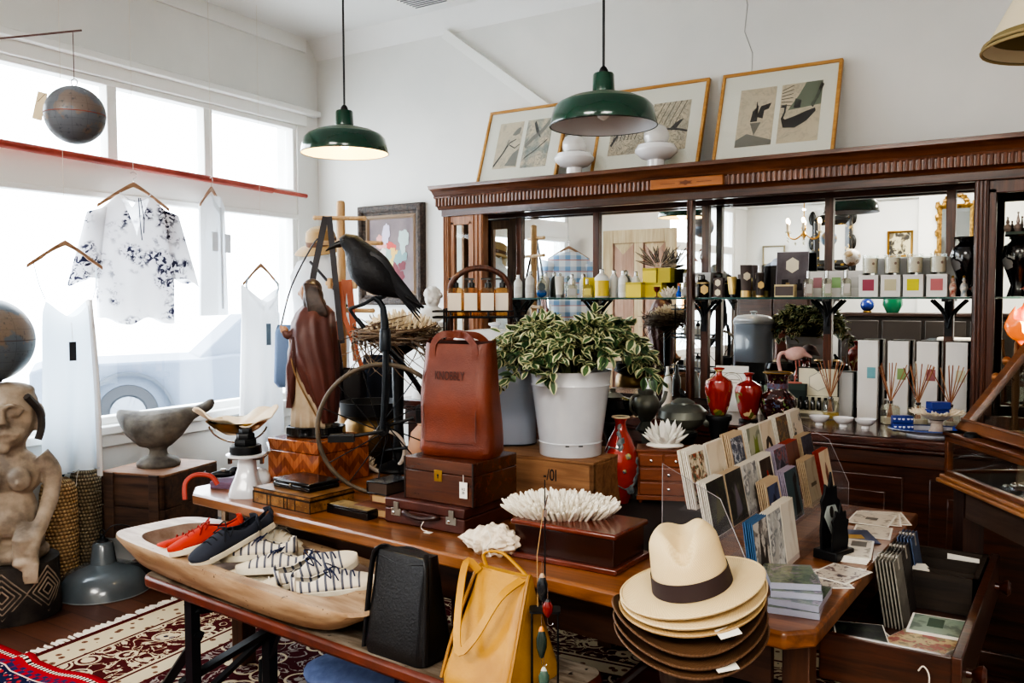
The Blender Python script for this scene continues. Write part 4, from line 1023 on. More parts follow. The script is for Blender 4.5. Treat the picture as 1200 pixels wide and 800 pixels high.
# purple box, iron toy, red loop
o = thing('violet_box', 'flat violet box lying behind the kitchen scale at the table edge', 'box', (-3.080, 2.355, 0.750), FACE-.25)
part('body', MB().bb((0,0,0),(.16,.17,.012)), mat('violet_card', (116,92,116), .7), o, bev=.002); part('lid', MB().bb((0,0,.0125),(.16,.17,.03)), mat('violet_card', (116,92,116), .7), o, bev=.002)
o = thing('iron_bird_hook', 'small dark wrought iron ornament on the violet box', 'ornament', ((-3.083, 2.428, 0.781)), FACE+.3)
k = MB().ell((0,0,.018),(.055,.018,.016)).ell((.045,0,.03),(.022,.016,.018)).tube(bez([(-.05,0,.02),(-.08,0,.012),(-.07,0,.035)], 8), .006, 6); part('body', k, BLACKM, o, remesh=.004)
part('fittings', MB().tube([(.06,0,.03),(.085,0,.038)], .004, 6).lathe([(0,.03),(.012,.03),(.012,.04),(0,.042)], 12), STEEL, o)
k = MB().tube([(-.62,0,.02)] + arc((-.40,0,.02), .20, pi, pi*.5, 8, 'xz', .07)[1:] + [(0,0,.092)] + arc((.0,0,.02), .2, pi*.5, 0, 8, 'xz', .07)[1:], .010, 8) if 0 else MB().tube(bez([(-.045,-.02,-.03),(-.05,0,.03),(-.02,.02,.06),(.04,.03,.055),(.07,.03,.02)], 18), .010, 8)
solo('red_cord_loop', k, mat('red_cord', (168,58,42), .5), 'curved red handle standing at the left corner of the table', 'cord', (-2.965, 2.210, 0.780), FACE)
# parquetry box + religious statue
PARQ = None
m, t, b = raw('parquetry'); v = t.co(); s = t.sep(v); u_ = t.m('ADD', s[0], s[1])
zig = t.m('FRACT', t.m('MULTIPLY', t.m('ADD', t.m('PINGPONG', u_, .055), s[2]), 13)); g = t.noise(t.co((30,30,4)), 3, 4)
fz = t.m('ADD', t.m('MULTIPLY', t.m('GREATER_THAN', zig, .5), .24), t.m('MULTIPLY', g, .7))
t.l.new(t.ramp(fz, [(.15, (98,46,24)), (.5, (150,82,44)), (.85, (196,122,70))]), b.inputs['Base Color']); b.inputs['Roughness'].default_value = .2; b.inputs['Coat Weight'].default_value = .5
PARQ = m
PB = (-3.0, 2.60, Z0)
o = thing('parquetry_box', 'large glossy herringbone parquetry box under the robed statue', 'box', PB, 0)
part('body', MB().bb((0,0,0),(.31,.31,.138)), PARQ, o, bev=.003); part('lid', MB().bb((0,0,.1395),(.31,.31,.19)), PARQ, o, bev=.003)
ST = (-2.811, 2.719, 0.942)
ST = (-2.86, 2.755, .9415)
o = thing('robed_statue', 'painted plaster statue of a long haired man in a dark red robe, seen from behind', 'statue', ST, FACE)
ROBE = mat('robe_oxblood', (96,54,46), .4, c2=(76,42,38), sc=5); GOWN = mat('gown_cream', (190,172,146), .6, c2=(160,140,116), sc=7)
HAIR = mat('statue_hair', (66,46,36), .45, c2=(44,30,24), sc=30); SKIN = mat('statue_skin', (176,132,100), .5)
part('plinth', MB().ext([(.135*cos(a), .10*sin(a)) for a in [pi/8 + i*pi/4 for i in range(8)]], 0, .045), BLACKG, o, bev=.004)
def fold_ring(cx, cy, rx, ry, z, nf, amp, ph=0, n=64, tilt=0):
    return [(cx + (rx + amp*sin(nf*a+ph))*cos(a), cy + (ry + amp*sin(nf*a+ph))*sin(a), z + tilt*cos(a)) for a in [2*pi*i/n for i in range(n)]]
k = MB().loft([fold_ring(*q) for q in ((-.02,0,.088,.075,.045,16,.005),(-.022,0,.082,.07,.12,16,.005),(-.025,0,.08,.07,.25,14,.004),(-.02,0,.085,.07,.40,12,.003),(-.01,.0,.085,.06,.50,10,.002),(-.005,0,.05,.04,.56,8,0),(-.008,0,.024,.024,.59,8,0))]); 
k.ell((-.016,-.0,.635),(.038,.044,.05)); k.tube([(-.01,0,.57),(-.014,0,.62)], .024, 10)
part('body', k, GOWN, o)
k = MB().loft([fold_ring(*q) for q in ((.055,.0,.034,.062,.06,9,.004),(.048,-.005,.05,.075,.12,9,.005,.2),(.031,-.005,.072,.088,.20,10,.006,.4),(.012,-.005,.092,.095,.29,10,.006,.6),(-.002,-.005,.102,.095,.37,9,.006,.8),(-.008,-.005,.103,.09,.44,9,.005,1.),(-.004,-.005,.095,.082,.50,8,.004,1.1),(.004,-.003,.082,.07,.545,8,.003,1.1),(.004,0,.055,.05,.575,8,.001),(.0,0,.03,.03,.59,8,0))])
k.loft([[(x+.006*sin(j*1.3+u*9), y, z) for j,(x,y) in enumerate(rrect(.05*w_, .05, .02, 3, -.105+.03*u, -.045))] for u, w_, z in ((0,.35,.13),(.2,.8,.20),(.5,1.0,.30),(.8,.9,.38),(1,.6,.44))])
part('robe', k, ROBE, o)
part('robe_border', MB().tube(bez([(-.098,-.045,.44),(-.088,-.068,.34),(-.056,-.088,.25),(-.012,-.086,.16),(.025,-.070,.08)], 24), .004, 6), mat('dull_gold', (132,100,62), .5), o)
k = MB().ell((-.010,.002,.648),(.045,.047,.046)).ell((.004,-.014,.615),(.040,.040,.05)).ell((.014,-.022,.575),(.044,.042,.045)).ell((.026,-.028,.54),(.040,.036,.035)).ell((-.022,-.034,.60),(.022,.02,.05))
for i in range(13): k.tube(bez([(-.035+.005*i, -.030-.002*i, .672-.001*i), (-.022+.0045*i,-.052,.625),(-.012+.0055*i,-.060,.575),(-.004+.0062*i,-.060,.530-.004*(i%3))], 10), [.009]*9+[.004], 6)
part('hair', k, HAIR, o, remesh=.005, sm=2)
part('face', MB().ell((-.04,-.0,.632),(.024,.034,.04)).ell((-.066,0,.628),(.008,.007,.012)), SKIN, o, remesh=.004, sm=3)
k = MB().tube(bez([(-.07,-.03,.46),(-.11,-.04,.445),(-.125,-.04,.465)], 8), [.028,.026,.024,.02,.018,.016,.015,.014,.013][:9], 10)
part('sleeve', k, ROBE, o); part('hand', MB().ell((-.125,-.04,.468),(.018,.012,.018)).ell((-.138,-.04,.478),(.007,.006,.012)), SKIN, o)
# inlaid box with black case
IB = (-2.727, 2.288, 0.750)
m, t, b = raw('inlay_marquetry'); v = t.co(); ck = t.vor(v, 42.0, 'Distance', 'F1', .0); n_ = t.noise(t.co(), 24, 3)
c_ = t.mix(t.ramp(n_, [(.4, 0.0),(.6, 1.0)]), (104,70,40), (150,110,66)); c_ = t.mix(t.m('LESS_THAN', ck, .16), c_, (58,34,20)); c_ = t.mix(t.m('LESS_THAN', ck, .08), c_, (196,164,108))
t.l.new(c_, b.inputs['Base Color']); b.inputs['Roughness'].default_value = .3; INLAY = m
o = chest('inlaid_box', 'inlaid marquetry box with small framed panels, under the black case', 'box', IB, -.06, .335, .22, .062, INLAY, .25)
k = MB()
for z in (.002,.043,.0465,.0605): k.bb((-.0015,-.0015,z-.0015),(.3365,.0,z+.0015)).bb((.335,-.0015,z-.0015),(.3365,.2215,z+.0015))
for x in (0,.085,.105,.185,.205,.25,.335): k.bb((x-.002,-.0016,0),(x+.002,0,.045))
part('stringing', k, mat('ebony_line', (36,24,18), .4), o)
o = chest('black_case', 'flat black lacquered case on top of the inlaid box', 'box', tuple(Vector(IB) + Vector((.055,.05,.0625))), -.10, .225, .15, .034, BLACKG, .4, .005)
part('clasp', MB().ell((.112,-.002,.018),(.006,.004,.006)), STEEL, o)
# gold topped box
o = chest('gilt_top_box', 'long flat black box with a gilded top beside the brown suitcase', 'box', (-2.364, 2.325, 0.750), -.06, .215, .085, .034, BLACKG, .2, .002)
part('gilt_panel', MB().bb((.006,.006,.034),(.209,.079,.0348)), mat('worn_gilt', (158,132,84), .5, c2=(110,92,60), sc=30), o)
# antique tricycle with crow
TC = (-2.375, 2.655)
IRON = mat('painted_iron', (30,36,42), .4, .4); BRONZE = mat('worn_tyre', (104,92,76), .5, c2=(78,68,56), sc=14)
o = thing('antique_tricycle', 'antique black iron child tricycle with a large spoked front wheel', 'tricycle', (TC[0], TC[1], Z0), FACE + .08)
RW = .262; HZ = RW + .008
wh = part('front_wheel', MB().tube(arc((0,0,HZ), RW, 0, 2*pi, 64), .0095, 10, 0), BRONZE, o)
k = MB()
for i in range(14):
    a = i*2*pi/14 + .1; k.tube([(.02*cos(a+.9), (-1)**i*.025, HZ+.02*sin(a+.9)), (RW*cos(a), 0, HZ+RW*sin(a))], .0027, 5)
part('spokes', k, BLACKM, wh)
k = MB()
for y in (-.033,.033): k.lathe([(0,-.008),(.022,-.008),(.026,0),(.022,.008),(0,.008)], 16, M=tr(0,y,HZ) @ rotx(pi/2))
k.tube([(0,-.06,HZ),(0,.06,HZ)], .009, 10); part('hub', k, BLACKM, wh)
k = MB()
for y in (-.045,.045):
    k.tube([(0,y,HZ),(.012,y,HZ+.16),(.014,y*.9,HZ+.25),(.014,y*.55,HZ+.305),(.012,0,HZ+.325)], [.011,.013,.013,.012,.012], 8)
part('fork', k, IRON, o)
part('steering_post', MB().tube([(.012,0,HZ+.31),(.010,0,.70),(.004,0,.76),(-.01,0,.785),(-.03,0,.80)], [.017,.017,.013,.012,.011], 10).lathe([(.022,HZ+.315),(.024,HZ+.33),(.022,HZ+.40),(.018,HZ+.405)], 14, (.011,0,0)), IRON, o)
k = MB().tube(bez([(-.03,0,.80),(-.07,-.01,.775),(-.115,-.015,.76),(-.125,-.015,.75),(-.09,-.02,.705),(-.075,-.02,.685)], 20), .007, 8)
k.tube(bez([(-.03,0,.80),(0,.0,.80),(.03,0,.815),(.07,0,.812),(.10,0,.79),(.15,0,.765)], 18), .007, 8)
hb = part('handlebar', k, IRON, o)
part('grip', MB().tube([(.075,0,.808),(.155,0,.762)], .0105, 10), BLACKM, hb); part('grip', MB().tube([(-.098,-.02,.715),(-.07,-.02,.68)], .0095, 10), BLACKM, hb)
k = MB().tube(bez([(.012,0,HZ+.33),(.06,.05,HZ+.28),(.13,.2,HZ+.16),(.20,.36,HZ+.02),(.24,.42,HZ-.05)], 14), .012, 8); part('backbone', k, IRON, o)
part('crank', MB().tube([(0,-.06,HZ),(-.06,-.075,HZ-.008),(-.12,-.075,HZ-.016)], .007, 8), BLACKM, o); part('crank', MB().tube([(0,.06,HZ),(.07,.06,HZ+.02),(.12,.06,HZ+.035)], .007, 8), BLACKM, o)
part('pedal', MB().box((-.155,-.10,HZ-.02),(.10,.06,.022)).tube([(-.2,-.1,HZ-.01),(-.11,-.1,HZ-.01)], .01, 8), BLACKM, o)
part('pedal', MB().box((.155,.08,HZ+.045),(.05,.09,.05)).tube([(.14,.04,HZ+.07),(.14,.12,HZ+.07)], .012, 8), BLACKM, o)
wr = part('rear_wheel', MB().tube(arc((-.03,.46,.10), .095, 0, 2*pi, 40), .010, 10, 0), mat('white_tyre', (196,188,176), .7), o, rz=0)
k = MB()
for i in range(10): k.tube([(-.03,.46,.10),(-.03+.095*cos(i*.628),.46,.10+.095*sin(i*.628))], .0015, 4)
part('spokes', k, BLACKM, wr)
part('rear_axle', MB().tube([(-.03,.47,.10),(.24,.42,.14)], .008, 8), IRON, o)
cr = Vector((TC[0], TC[1], Z0)) + Matrix.Rotation(FACE+.08, 3, 'Z') @ Vector((-.012,0,.806))
o = thing('crow_figure', 'black feathered crow ornament facing left, perched on the tricycle handlebar', 'bird', cr, FACE + .1)
FEATH = mat('crow_black', (15,16,20), .55, c2=(24,26,32), sc=40, bump=.35, bs=70)
secs = [(-.150,.206,.006,.006),(-.146,.208,.022,.024),(-.130,.213,.034,.037),(-.108,.206,.040,.044),(-.088,.186,.046,.050),(-.070,.156,.064,.068),(-.048,.122,.080,.080),(-.018,.090,.084,.081),(.018,.060,.075,.068),(.055,.034,.052,.044),(.09,.010,.034,.022),(.13,-.016,.030,.012),(.175,-.045,.026,.006),(.18,-.048,.008,.003)]
rings = []
for i, (x, z, ry, rz_) in enumerate(secs):
    a = secs[max(i-1,0)]; c = secs[min(i+1,len(secs)-1)]; tx, tz = c[0]-a[0], c[1]-a[1]; q = sqrt(tx*tx+tz*tz); nx, nz = -tz/q, tx/q
    rings.append([(x - nx*rz_*sin(t_)*(-1), ry*cos(t_), z + nz*rz_*sin(t_)) for t_ in [2*pi*j/20 for j in range(20)]])
part('body', MB().loft(rings), FEATH, o)
part('beak', MB().loft([[(x, w*cos(t_), z + h*sin(t_)) for t_ in [2*pi*j/10 for j in range(10)]] for x, z, w, h in ((-.138,.212,.013,.017),(-.165,.205,.010,.013),(-.190,.193,.006,.008),(-.208,.180,.001,.002))]), mat('beak_black', (20,20,22), .3), o)
for s in (-1, 1):
    part('eye', MB().ell((-.134,s*.028,.224),.0055,10,8), BLACKG, o)
    k = MB(); pr = [(-.045,.150,.010),(-.025,.148,.03),(.02,.112,.040),(.07,.062,.034),(.12,.010,.022),(.165,-.035,.006)]
    for layer in range(5):
        f = 1 - layer*.16; k.loft([[(x + (.0)*layer, s*(.058 - .012*abs(i-1.5) - .0022*layer - (.012 if i > 3 else 0) + .005*cos(t_) + .006), z - .018*layer*(i/5) + hh*f*sin(t_)) for t_ in [2*pi*j/10 for j in range(10)]] for i, (x, z, hh) in enumerate(pr)])
    part('wing', k, mat('wing_black', (18,19,24), .45, c2=(34,37,44), sc=16, st=(.4,1,1)), o)
    part('leg', MB().tube([(-.005+.012*s,s*.022,.06),(-.002,s*.014,.02),(0,s*.010,.003)], [.011,.006,.005], 8), BLACKM, o)
# twig nest with coral on a black iron pedestal
NP = (-2.661, 3.079, 1.349); 
PZ = Z0
o = thing('iron_pedestal', 'dark iron pedestal hidden behind the tricycle carrying the twig nest', 'stand', (NP[0], NP[1], PZ), 0)
nz = 1.335
part('column', MB().lathe([(0,0),(.10,0),(.10,.02),(.03,.05),(.022,.2),(.03,nz-PZ-.05),(.09,nz-PZ-.012),(.09,nz-PZ-.002),(0,nz-PZ-.002)], 20), BLACKM, o)
part('foot_ring', MB().tube(arc((0,0,.011), .10, 0, 2*pi, 24, 'xy'), .009, 6), BLACKM, o)
o = thing('twig_nest', 'round birds nest of tangled twigs behind the tricycle handlebar', 'nest', (NP[0], NP[1], nz), FACE)
k = MB(); rnd = random.Random(3)
for i in range(360):
    a = rnd.uniform(0, 2*pi); R0 = rnd.uniform(.09,.185); z = rnd.uniform(.0,.075) * (.5 + R0*3.2); ln = rnd.uniform(.5,1.5)
    w_ = rnd.uniform(-.10,.10); w2 = rnd.uniform(-.03,.05)
    if i % 5 == 0: w_ = rnd.uniform(.15,.55); w2 = rnd.uniform(-.22,.05)
    pts = [((R0*(1 + w_*u*u))*cos(a + ln*(u-.5))*1.15, (R0*(1 + w_*u*u))*sin(a + ln*(u-.5)), z + w2*u + (.03 if R0 < .13 else 0)) for u in [j/6 for j in range(7)]]
    k.slot(i % 2); k.tube(pts, [.0034,.003,.003,.0026,.0024,.002,.0014], 5)
part('twigs', k, [mat('twig_brown', (92,72,58), .8), mat('twig_grey', (138,122,106), .8)], o)
def fingers(k, n, rx, ry, h, dome, seed, r0=.006, L0=.03, tilt=.8, wob=.3):
    rn = random.Random(seed); g = pi*(3-sqrt(5))
    for i in range(n):
        f = sqrt((i+.5)/n); a = i*g; x, y = rx*f*cos(a), ry*f*sin(a); z = dome*(1-f*f)
        d = Vector((cos(a)*f*tilt + rn.uniform(-wob,wob)*.4, sin(a)*f*tilt + rn.uniform(-wob,wob)*.4, 1 - .55*f*tilt)).normalized()
        L_ = L0*rn.uniform(.7,1.25); p = Vector((x, y, z)); q = p + d*L_; 
        k.tube([p - d*.02, p + d*L_*.35, p + d*L_*.8, q, q + d*r0*.4], [r0*.95, r0, r0*.85, r0*.55, r0*.1], 6)
        if i % 2 == 0:
            e = (d + Vector((rn.uniform(-1,1), rn.uniform(-1,1), .2))*.7).normalized(); b0 = p + d*L_*.35
            k.tube([b0, b0 + e*L_*.4, b0 + e*L_*.55], [r0*.75, r0*.6, r0*.1], 5)
CORC = mat('cream_coral', (242,230,206), .8, c2=(222,206,178), sc=50)
k = MB().blob((0,0,.0),(.13,.10,.035),2,.1); fingers(k, 150, .145, .11, .06, .06, 5, .007, .05, .6)
solo('cream_coral', k, CORC, 'cream branching coral lying in the twig nest', 'coral', (NP[0]+.02, NP[1]+.0, nz+.045), FACE)
# clay bowl etc behind the wheel
o = thing('terracotta_urn', 'pale terracotta pot standing behind the tricycle wheel', 'pot', (-2.47,3.14,Z0), 0)
o.scale = (.8,.8,.85)
part('body', MB().lathe([(0,0),(.10,0),(.16,.06),(.18,.14),(.16,.22),(.12,.26),(.125,.275),(.11,.275),(.10,.25),(0,.1)], 30), mat('pale_terracotta', (206,160,128), .8, c2=(190,140,110), sc=5), o)
part('rim', MB().tube(arc((0,0,.272), .12, 0, 2*pi, 28, 'xy'), .008, 8), mat('pale_terracotta', (206,160,128), .8), o)
o = thing('brass_kettle', 'dull brass pot with a dark rim seen through the wheel spokes', 'pot', (-2.90,3.16,Z0), 0)
part('body', MB().lathe([(0,0),(.09,0),(.13,.05),(.14,.13),(.13,.20),(.115,.22)], 28), mat('dull_brass', (110,86,52), .35, .8), o)
part('dark_rim', MB().lathe([(.115,.22),(.15,.24),(.155,.30),(.145,.30),(.11,.22)], 28), BLACKM, o)
k = MB().blob((0,0,.03),(.07,.05,.035),4,.2); fingers(k, 50, .07, .05, .0, .05, 9, .007, .04, .7)
solo('small_coral', k, CORC, 'small cream coral cluster behind the left side of the wheel', 'coral', (-2.79,2.985,Z0+.006), .2).scale = (.65,.65,.8)
# books and folio under the wheel
o = thing('leather_folio', 'worn brown leather folio lying under the two small books', 'book', (-2.26,2.36,Z0), .02)
lea = mat('tan_folio', (110,62,38), .45, c2=(84,44,28), sc=8)
part('cover', MB().bb((0,0,0),(.165,.26,.006)).bb((0,0,.03),(.165,.26,.036)).bb((-.004,0,0),(.004,.26,.036)), lea, o, bev=.003)
part('pages', MB().bb((.004,.005,.006),(.158,.255,.03)), mat('aged_page', (176,144,104), .9), o)
for nm, lab, x, y, w, d, z, h, c in (('brown_book','small brown leather book below the black prayer book',.03,.06,.105,.15,.037,.034,lea),('black_book','small thick black prayer book with ribbed top on the brown book',.02,.05,.10,.145,.072,.046,BLACKG)):
    q = thing(nm, lab, 'book', (-2.26+x, 2.36+y, Z0+z), -.03)
    part('cover', MB().bb((0,0,0),(w,d,.004)).bb((0,0,h-.004),(w,d,h)).bb((-.003,0,0),(.003,d,h)), c, q, bev=.0015)
    part('pages', MB().bb((.003,.004,.004),(w-.004,d-.004,h-.004)), mat('dark_page', (70,54,44), .9) if 'black' in nm else mat('aged_page', (176,144,104), .9), q)
# suitcase, mahogany box, tote
SUIT = mat('oxblood_leather', (88,44,32), .38, c2=(64,30,24), sc=10, bump=.08, bs=140)
o = thing('brown_suitcase', 'small brown leather suitcase with nickel catches, under the mahogany box', 'suitcase', (-2.095,2.345,Z0), 0)
part('body', MB().bb((0,0,0),(.355,.30,.052)), SUIT, o, bev=.005); part('lid', MB().bb((0,0,.053),(.355,.30,.088)), SUIT, o, bev=.005)
part('handle', MB().tube(bez([(.105,-.002,.045),(.108,-.02,.050),(.15,-.026,.042),(.20,-.026,.04),(.243,-.02,.048),(.246,-.002,.045)], 20), .0085, 8), mat('handle_dark', (48,26,22), .35), o)
for x in (.055,.30):
    q = part('catch', MB().bb((x-.022,-.004,.028),(x+.022,0,.055)).bb((x+.002-.011,-.006,.05),(x+.002+.011,0,.078)), STEEL, o, bev=.0015)
    part('latch_button', MB().ell((x-.008,-.006,.04),(.006,.004,.006)), CHROME, q)
part('string_tag', MB().tube(bez([(.205,-.03,.035),(.195,-.035,.015),(.21,-.04,.006),(.225,-.035,.004)], 10), .0016, 5), STRING, o)
part('string_tag', MB().bb((.218,-.05,.001),(.245,-.03,.002)), PAPER, o)
MB_ = (-2.025,2.375,Z0+.0885)
BURL = wood('box_mahogany', (92,48,26), (52,24,14), 0, .25, 2.5, .5)
o = chest('mahogany_box', 'mahogany writing box with brass escutcheon and price tag, under the tan tote', 'box', MB_, 0, .30, .27, .15, BURL, .30, .003)
part('escutcheon', MB().bb((.135,-.003,.075),(.168,0,.115)), BRASS, o, bev=.001)
part('keyhole', MB().lathe([(0,0),(.004,0),(.004,.001),(0,.001)], 10, M=tr(.1515,-.0032,.097) @ rotx(pi/2)).bb((.150,-.0042,.086),(.153,-.003,.097)), INK, o)
for x in (.001,.299): part('edge_banding', MB().bb((x-.003,-.0022,0),(x+.003,.001,.15)), mat('ebony_line', (36,24,18), .4), o)
tg = part('price_tag', MB().bb((.247,-.006,.03),(.279,-.004,.085)), PAPER, o, label='white price tag')
part('tag_cord', MB().tube([(.263,-.005,.083),(.262,-.005,.11)], .0014, 4), STRING, tg)
text('tag_writing', '1/2\n35', .012, INK, tg, (.263,-.0068,.055))
TAN = mat('tan_leather', (118,54,30), .36, c2=(98,42,24), sc=7, bump=.22, bs=190)
TAN2 = mat('tan_edge', (86,36,20), .45)
o = thing('tan_tote', 'tall tan leather tote bag with embossed lettering standing on the mahogany box', 'bag', (-1.868,2.50,Z0+.2395), .10)
rings = []
for i in range(21):
    u = i/20; w = .305 - .035*u; d = .145*(1-u)**.7 + .085*u
    if i == 0: w *= .93; d *= .85
    h = .40*u; n_ = 8
    rr_ = rrect(w, d, min(.045, d*.45), n_)
    rings.append([(x + .002*sin(u*7), y + .006*sin(u*9)*(1 if y < 0 else .3)*(u*(1-u)*3+.2) , h + (.014*((x/(w/2))**2) if u > .9 else 0)*(u-.9)*10 - .010*(u > .98)*(y < 0)) for x, y in rr_])
part('body', MB().loft(rings, 1, 0), TAN, o)
part('inside', MB().loft([[(x*.975, y*.95, z-.003) for x, y, z in rings[-1]], [(x*.9, y*.6, z-.10) for x, y, z in rings[-1]]], 0, 1), mat('bag_lining', (60,26,18), .8), o)
for y, zt in ((-.043, .05), (.043, .05)):
    pts = bez([(-.085,y-.006*(1 if y<0 else -1),.345),(-.08,y*1.12,.40),(-.045,y*1.0,.40+zt*.6),(.0,y*.8,.40+zt*.55) if y > 0 else (.0,y*.2,.40+zt*.55),(.05,y*.9,.40+zt*.45),(.085,y*1.1,.39),(.088,y-.006*(1 if y<0 else -1),.345)], 36)
    part('handle', MB().strap(pts, .024, .005, (0,1,0)), TAN, o)
for x in (-.115, .10): part('panel_seam', MB().tube(bez([(x-.004,-.056,.30),(x,-.066,.2),(x+.004,-.078,.06)], 12), .0022, 5), TAN2, o)
part('panel_seam', MB().tube([(-.10,-.083,.055),(0,-.086,.052),(.10,-.083,.055)], .002, 5), TAN2, o)
text('embossed_lettering', 'KNOBBLY', .044, mat('embossed_brown', (70,28,16), .5), o, (-.008,-.0640,.285), (pi/2-.05,0,0), .62)
# coral shell lump at the table edge
k = MB(); k.blob((0,0,.0),(.105,.06,.048),4,.16,4.5,60,40)
for i, (x, y, z) in enumerate(k.v):
    u = min(1, max(0, (x+.105)/.21)); f_ = .30 + .78*sin(pi*min(1, u*.62 + .06))**1.2; rg = 1 + .10*sin(x*150 + y*60) + .05*noise.noise(Vector((x*60,y*60,z*60))); k.v[i] = (x*1.08, y*f_*rg, max(-.044, z*f_*rg) + .045 - .014*(1-u))
o = solo('brain_coral', k, mat('coral_pitted', (238,226,206), .8, c2=(220,204,180), sc=40, bump=.6, bs=90), 'lumpy white coral lying alone at the front edge of the table', 'coral', (-1.565,2.235,Z0), -.05)
# dark mahogany box with large coral
o = thing('plinth_box', 'dark mahogany box with a moulded plinth under the large white coral', 'box', (-1.485,2.228,Z0), .0)
part('plinth', MB().bb((0,0,0),(.37,.235,.018)), wood('plinth_red', (110,48,30), (74,30,20), 0, .25, 3, .5), o, bev=.004)
part('body', MB().bb((.015,.015,.018),(.355,.22,.100)), wood('box_black_red', (54,24,16), (34,15,11), 0, .25, 3, .5), o, bev=.002)
part('lid', MB().bb((.004,.004,.101),(.366,.231,.118)), wood('plinth_red', (110,48,30), (74,30,20), 0, .25, 3, .5), o, bev=.006)
k = MB().blob((0,0,.012),(.15,.085,.022),2,.05,2,24,10); fingers(k, 330, .162, .098, .07, .022, 11, .006, .040, .75, .35)
solo('white_coral', k, CORAL, 'large flat white finger coral on the dark plinth box', 'coral', (-1.375,2.36,Z0+.128), FACE-.15)
# stamped crate
CRT = wood('crate_pine', (172,126,86), (124,86,56), 0, .7, 2, 0, .2)
o = thing('stamped_crate', 'old wooden crate with black stamped numbers under the white plant bucket', 'crate', (-2.26,2.772,Z0), .03)
part('body', MB().bb((0,0,0),(.77,.02,.188)).bb((0,.33,0),(.77,.35,.188)).bb((0,0,0),(.02,.35,.188)).bb((.75,0,0),(.77,.35,.188)), CRT, o, bev=.003)
part('lid_board', MB().bb((0,0,.189),(.77,.35,.199)), CRT, o, bev=.002)
text('stamped_number', '17', .062, INK, o, (.42,-.0008,.148), (pi/2,0,0), .6)
text('stamped_number', '-/0I', .062, INK, o, (.59,-.0008,.135), (pi/2,0,0), .7)
text('stamped_number', '0', .062, INK, o, (.40,-.0008,.075), (pi/2,0,0), .8)
# bucket with variegated plant
BK = (-1.66,2.925,Z0+.2)
o = thing('potted_plant', 'variegated cream and green leafy plant in a white enamel bucket on the crate', 'plant', BK, FACE)
part('bucket', MB().lathe([(0,.0),(.118,.0),(.120,.004),(.121,.045),(.124,.05),(.121,.054),(.150,.262),(.153,.268),(.150,.275),(.156,.318),(.158,.322),(.152,.32),(.145,.27),(.11,.02),(0,.02)], 44), ENAMEL, o)
part('soil', MB().lathe([(0,.29),(.14,.29),(.14,.28),(0,.28)], 24), mat('soil', (40,30,24), .95), o)
part('chips', MB().box((-.02,-.1205,.046),(.014,.004,.004)).box((.03,-.119,.046),(.016,.004,.004)), INK, o)
LG = mat('leaf_green', (84,112,70), .45, c2=(56,84,54), sc=9); LC = mat('leaf_cream', (222,220,176), .45, tl=.15); LG2 = mat('leaf_dark', (40,64,40), .4)
k = MB(); rn = random.Random(21); st_ = MB()
def leaf(p, d, L_, w, kind):
    d = d.normalized(); up = Vector((rn.uniform(-.5,.5), rn.uniform(-.9,.2), 1)); s = d.cross(up).normalized(); n_ = s.cross(d).normalized()
    o_ = len(k.v); prof_ = ((0,.04),(.2,.62),(.45,1.0),(.7,.80),(.88,.40),(1,.02)); cu = rn.uniform(-.3,.1); fo = rn.uniform(.1,.35)
    def P(u, f): return p + d*(L_*u) + s*(w*f) + n_*(L_*cu*u*u + abs(f)*w*fo)
    for sd in (-1, 1):
        inn = .56
        for a, c in zip(prof_, prof_[1:]):
            q1, q2 = (a[0], c[0])
            k.slot(0 if kind < 7 else 2); k.add([P(q1,0), P(q2,0), P(q2,sd*c[1]*inn*(1 if q2 < .9 else .3)), P(q1,sd*a[1]*inn)], [(0,1,2,3) if sd > 0 else (3,2,1,0)])
            k.slot(1 if kind < 8 else 0); k.add([P(q1,sd*a[1]*inn), P(q2,sd*c[1]*inn*(1 if q2 < .9 else .3)), P(q2,sd*c[1]), P(q1,sd*a[1])], [(0,1,2,3) if sd > 0 else (3,2,1,0)])
for i in range(125):
    a = rn.uniform(0, 2*pi); spread = rn.uniform(.15,1.0)**.7; L_ = rn.uniform(.10,.20)
    tip = Vector((cos(a)*spread*.36, sin(a)*spread*.25, .33 + rn.uniform(.10,.25)*(1-spread*.6) - .12*max(0, spread-.66)*rn.uniform(0,3.2)))
    if rn.random() < .2: tip.z -= .05
    root = Vector((cos(a)*.06*spread, sin(a)*.06*spread, .30)); mid = (root + tip)/2 + Vector((0,0,.07 + .05*spread))
    pts = bez([root, mid, tip], 8); st_.tube(pts, [.004 - .003*j/(len(pts)-1) for j in range(len(pts))], 5)
    m_ = len(pts)
    for j in range(2, m_):
        dr_ = (pts[j] - pts[j-1]).normalized()
        for q in range(3 if j < m_-1 else 5):
            dd = (dr_*.6 + Vector((rn.uniform(-1,1), rn.uniform(-1,1), rn.uniform(-.5,.7)))).normalized()
            ll = rn.uniform(.036,.062); leaf(pts[j] + Vector((rn.uniform(-.012,.012), rn.uniform(-.012,.012), rn.uniform(-.01,.01))), dd, ll, ll*rn.uniform(.25,.35), rn.randint(0,9))
part('foliage', k, [LG, LC, LG2], o, ang=60); part('stems', st_, mat('stem_green', (96,104,66), .6), o)
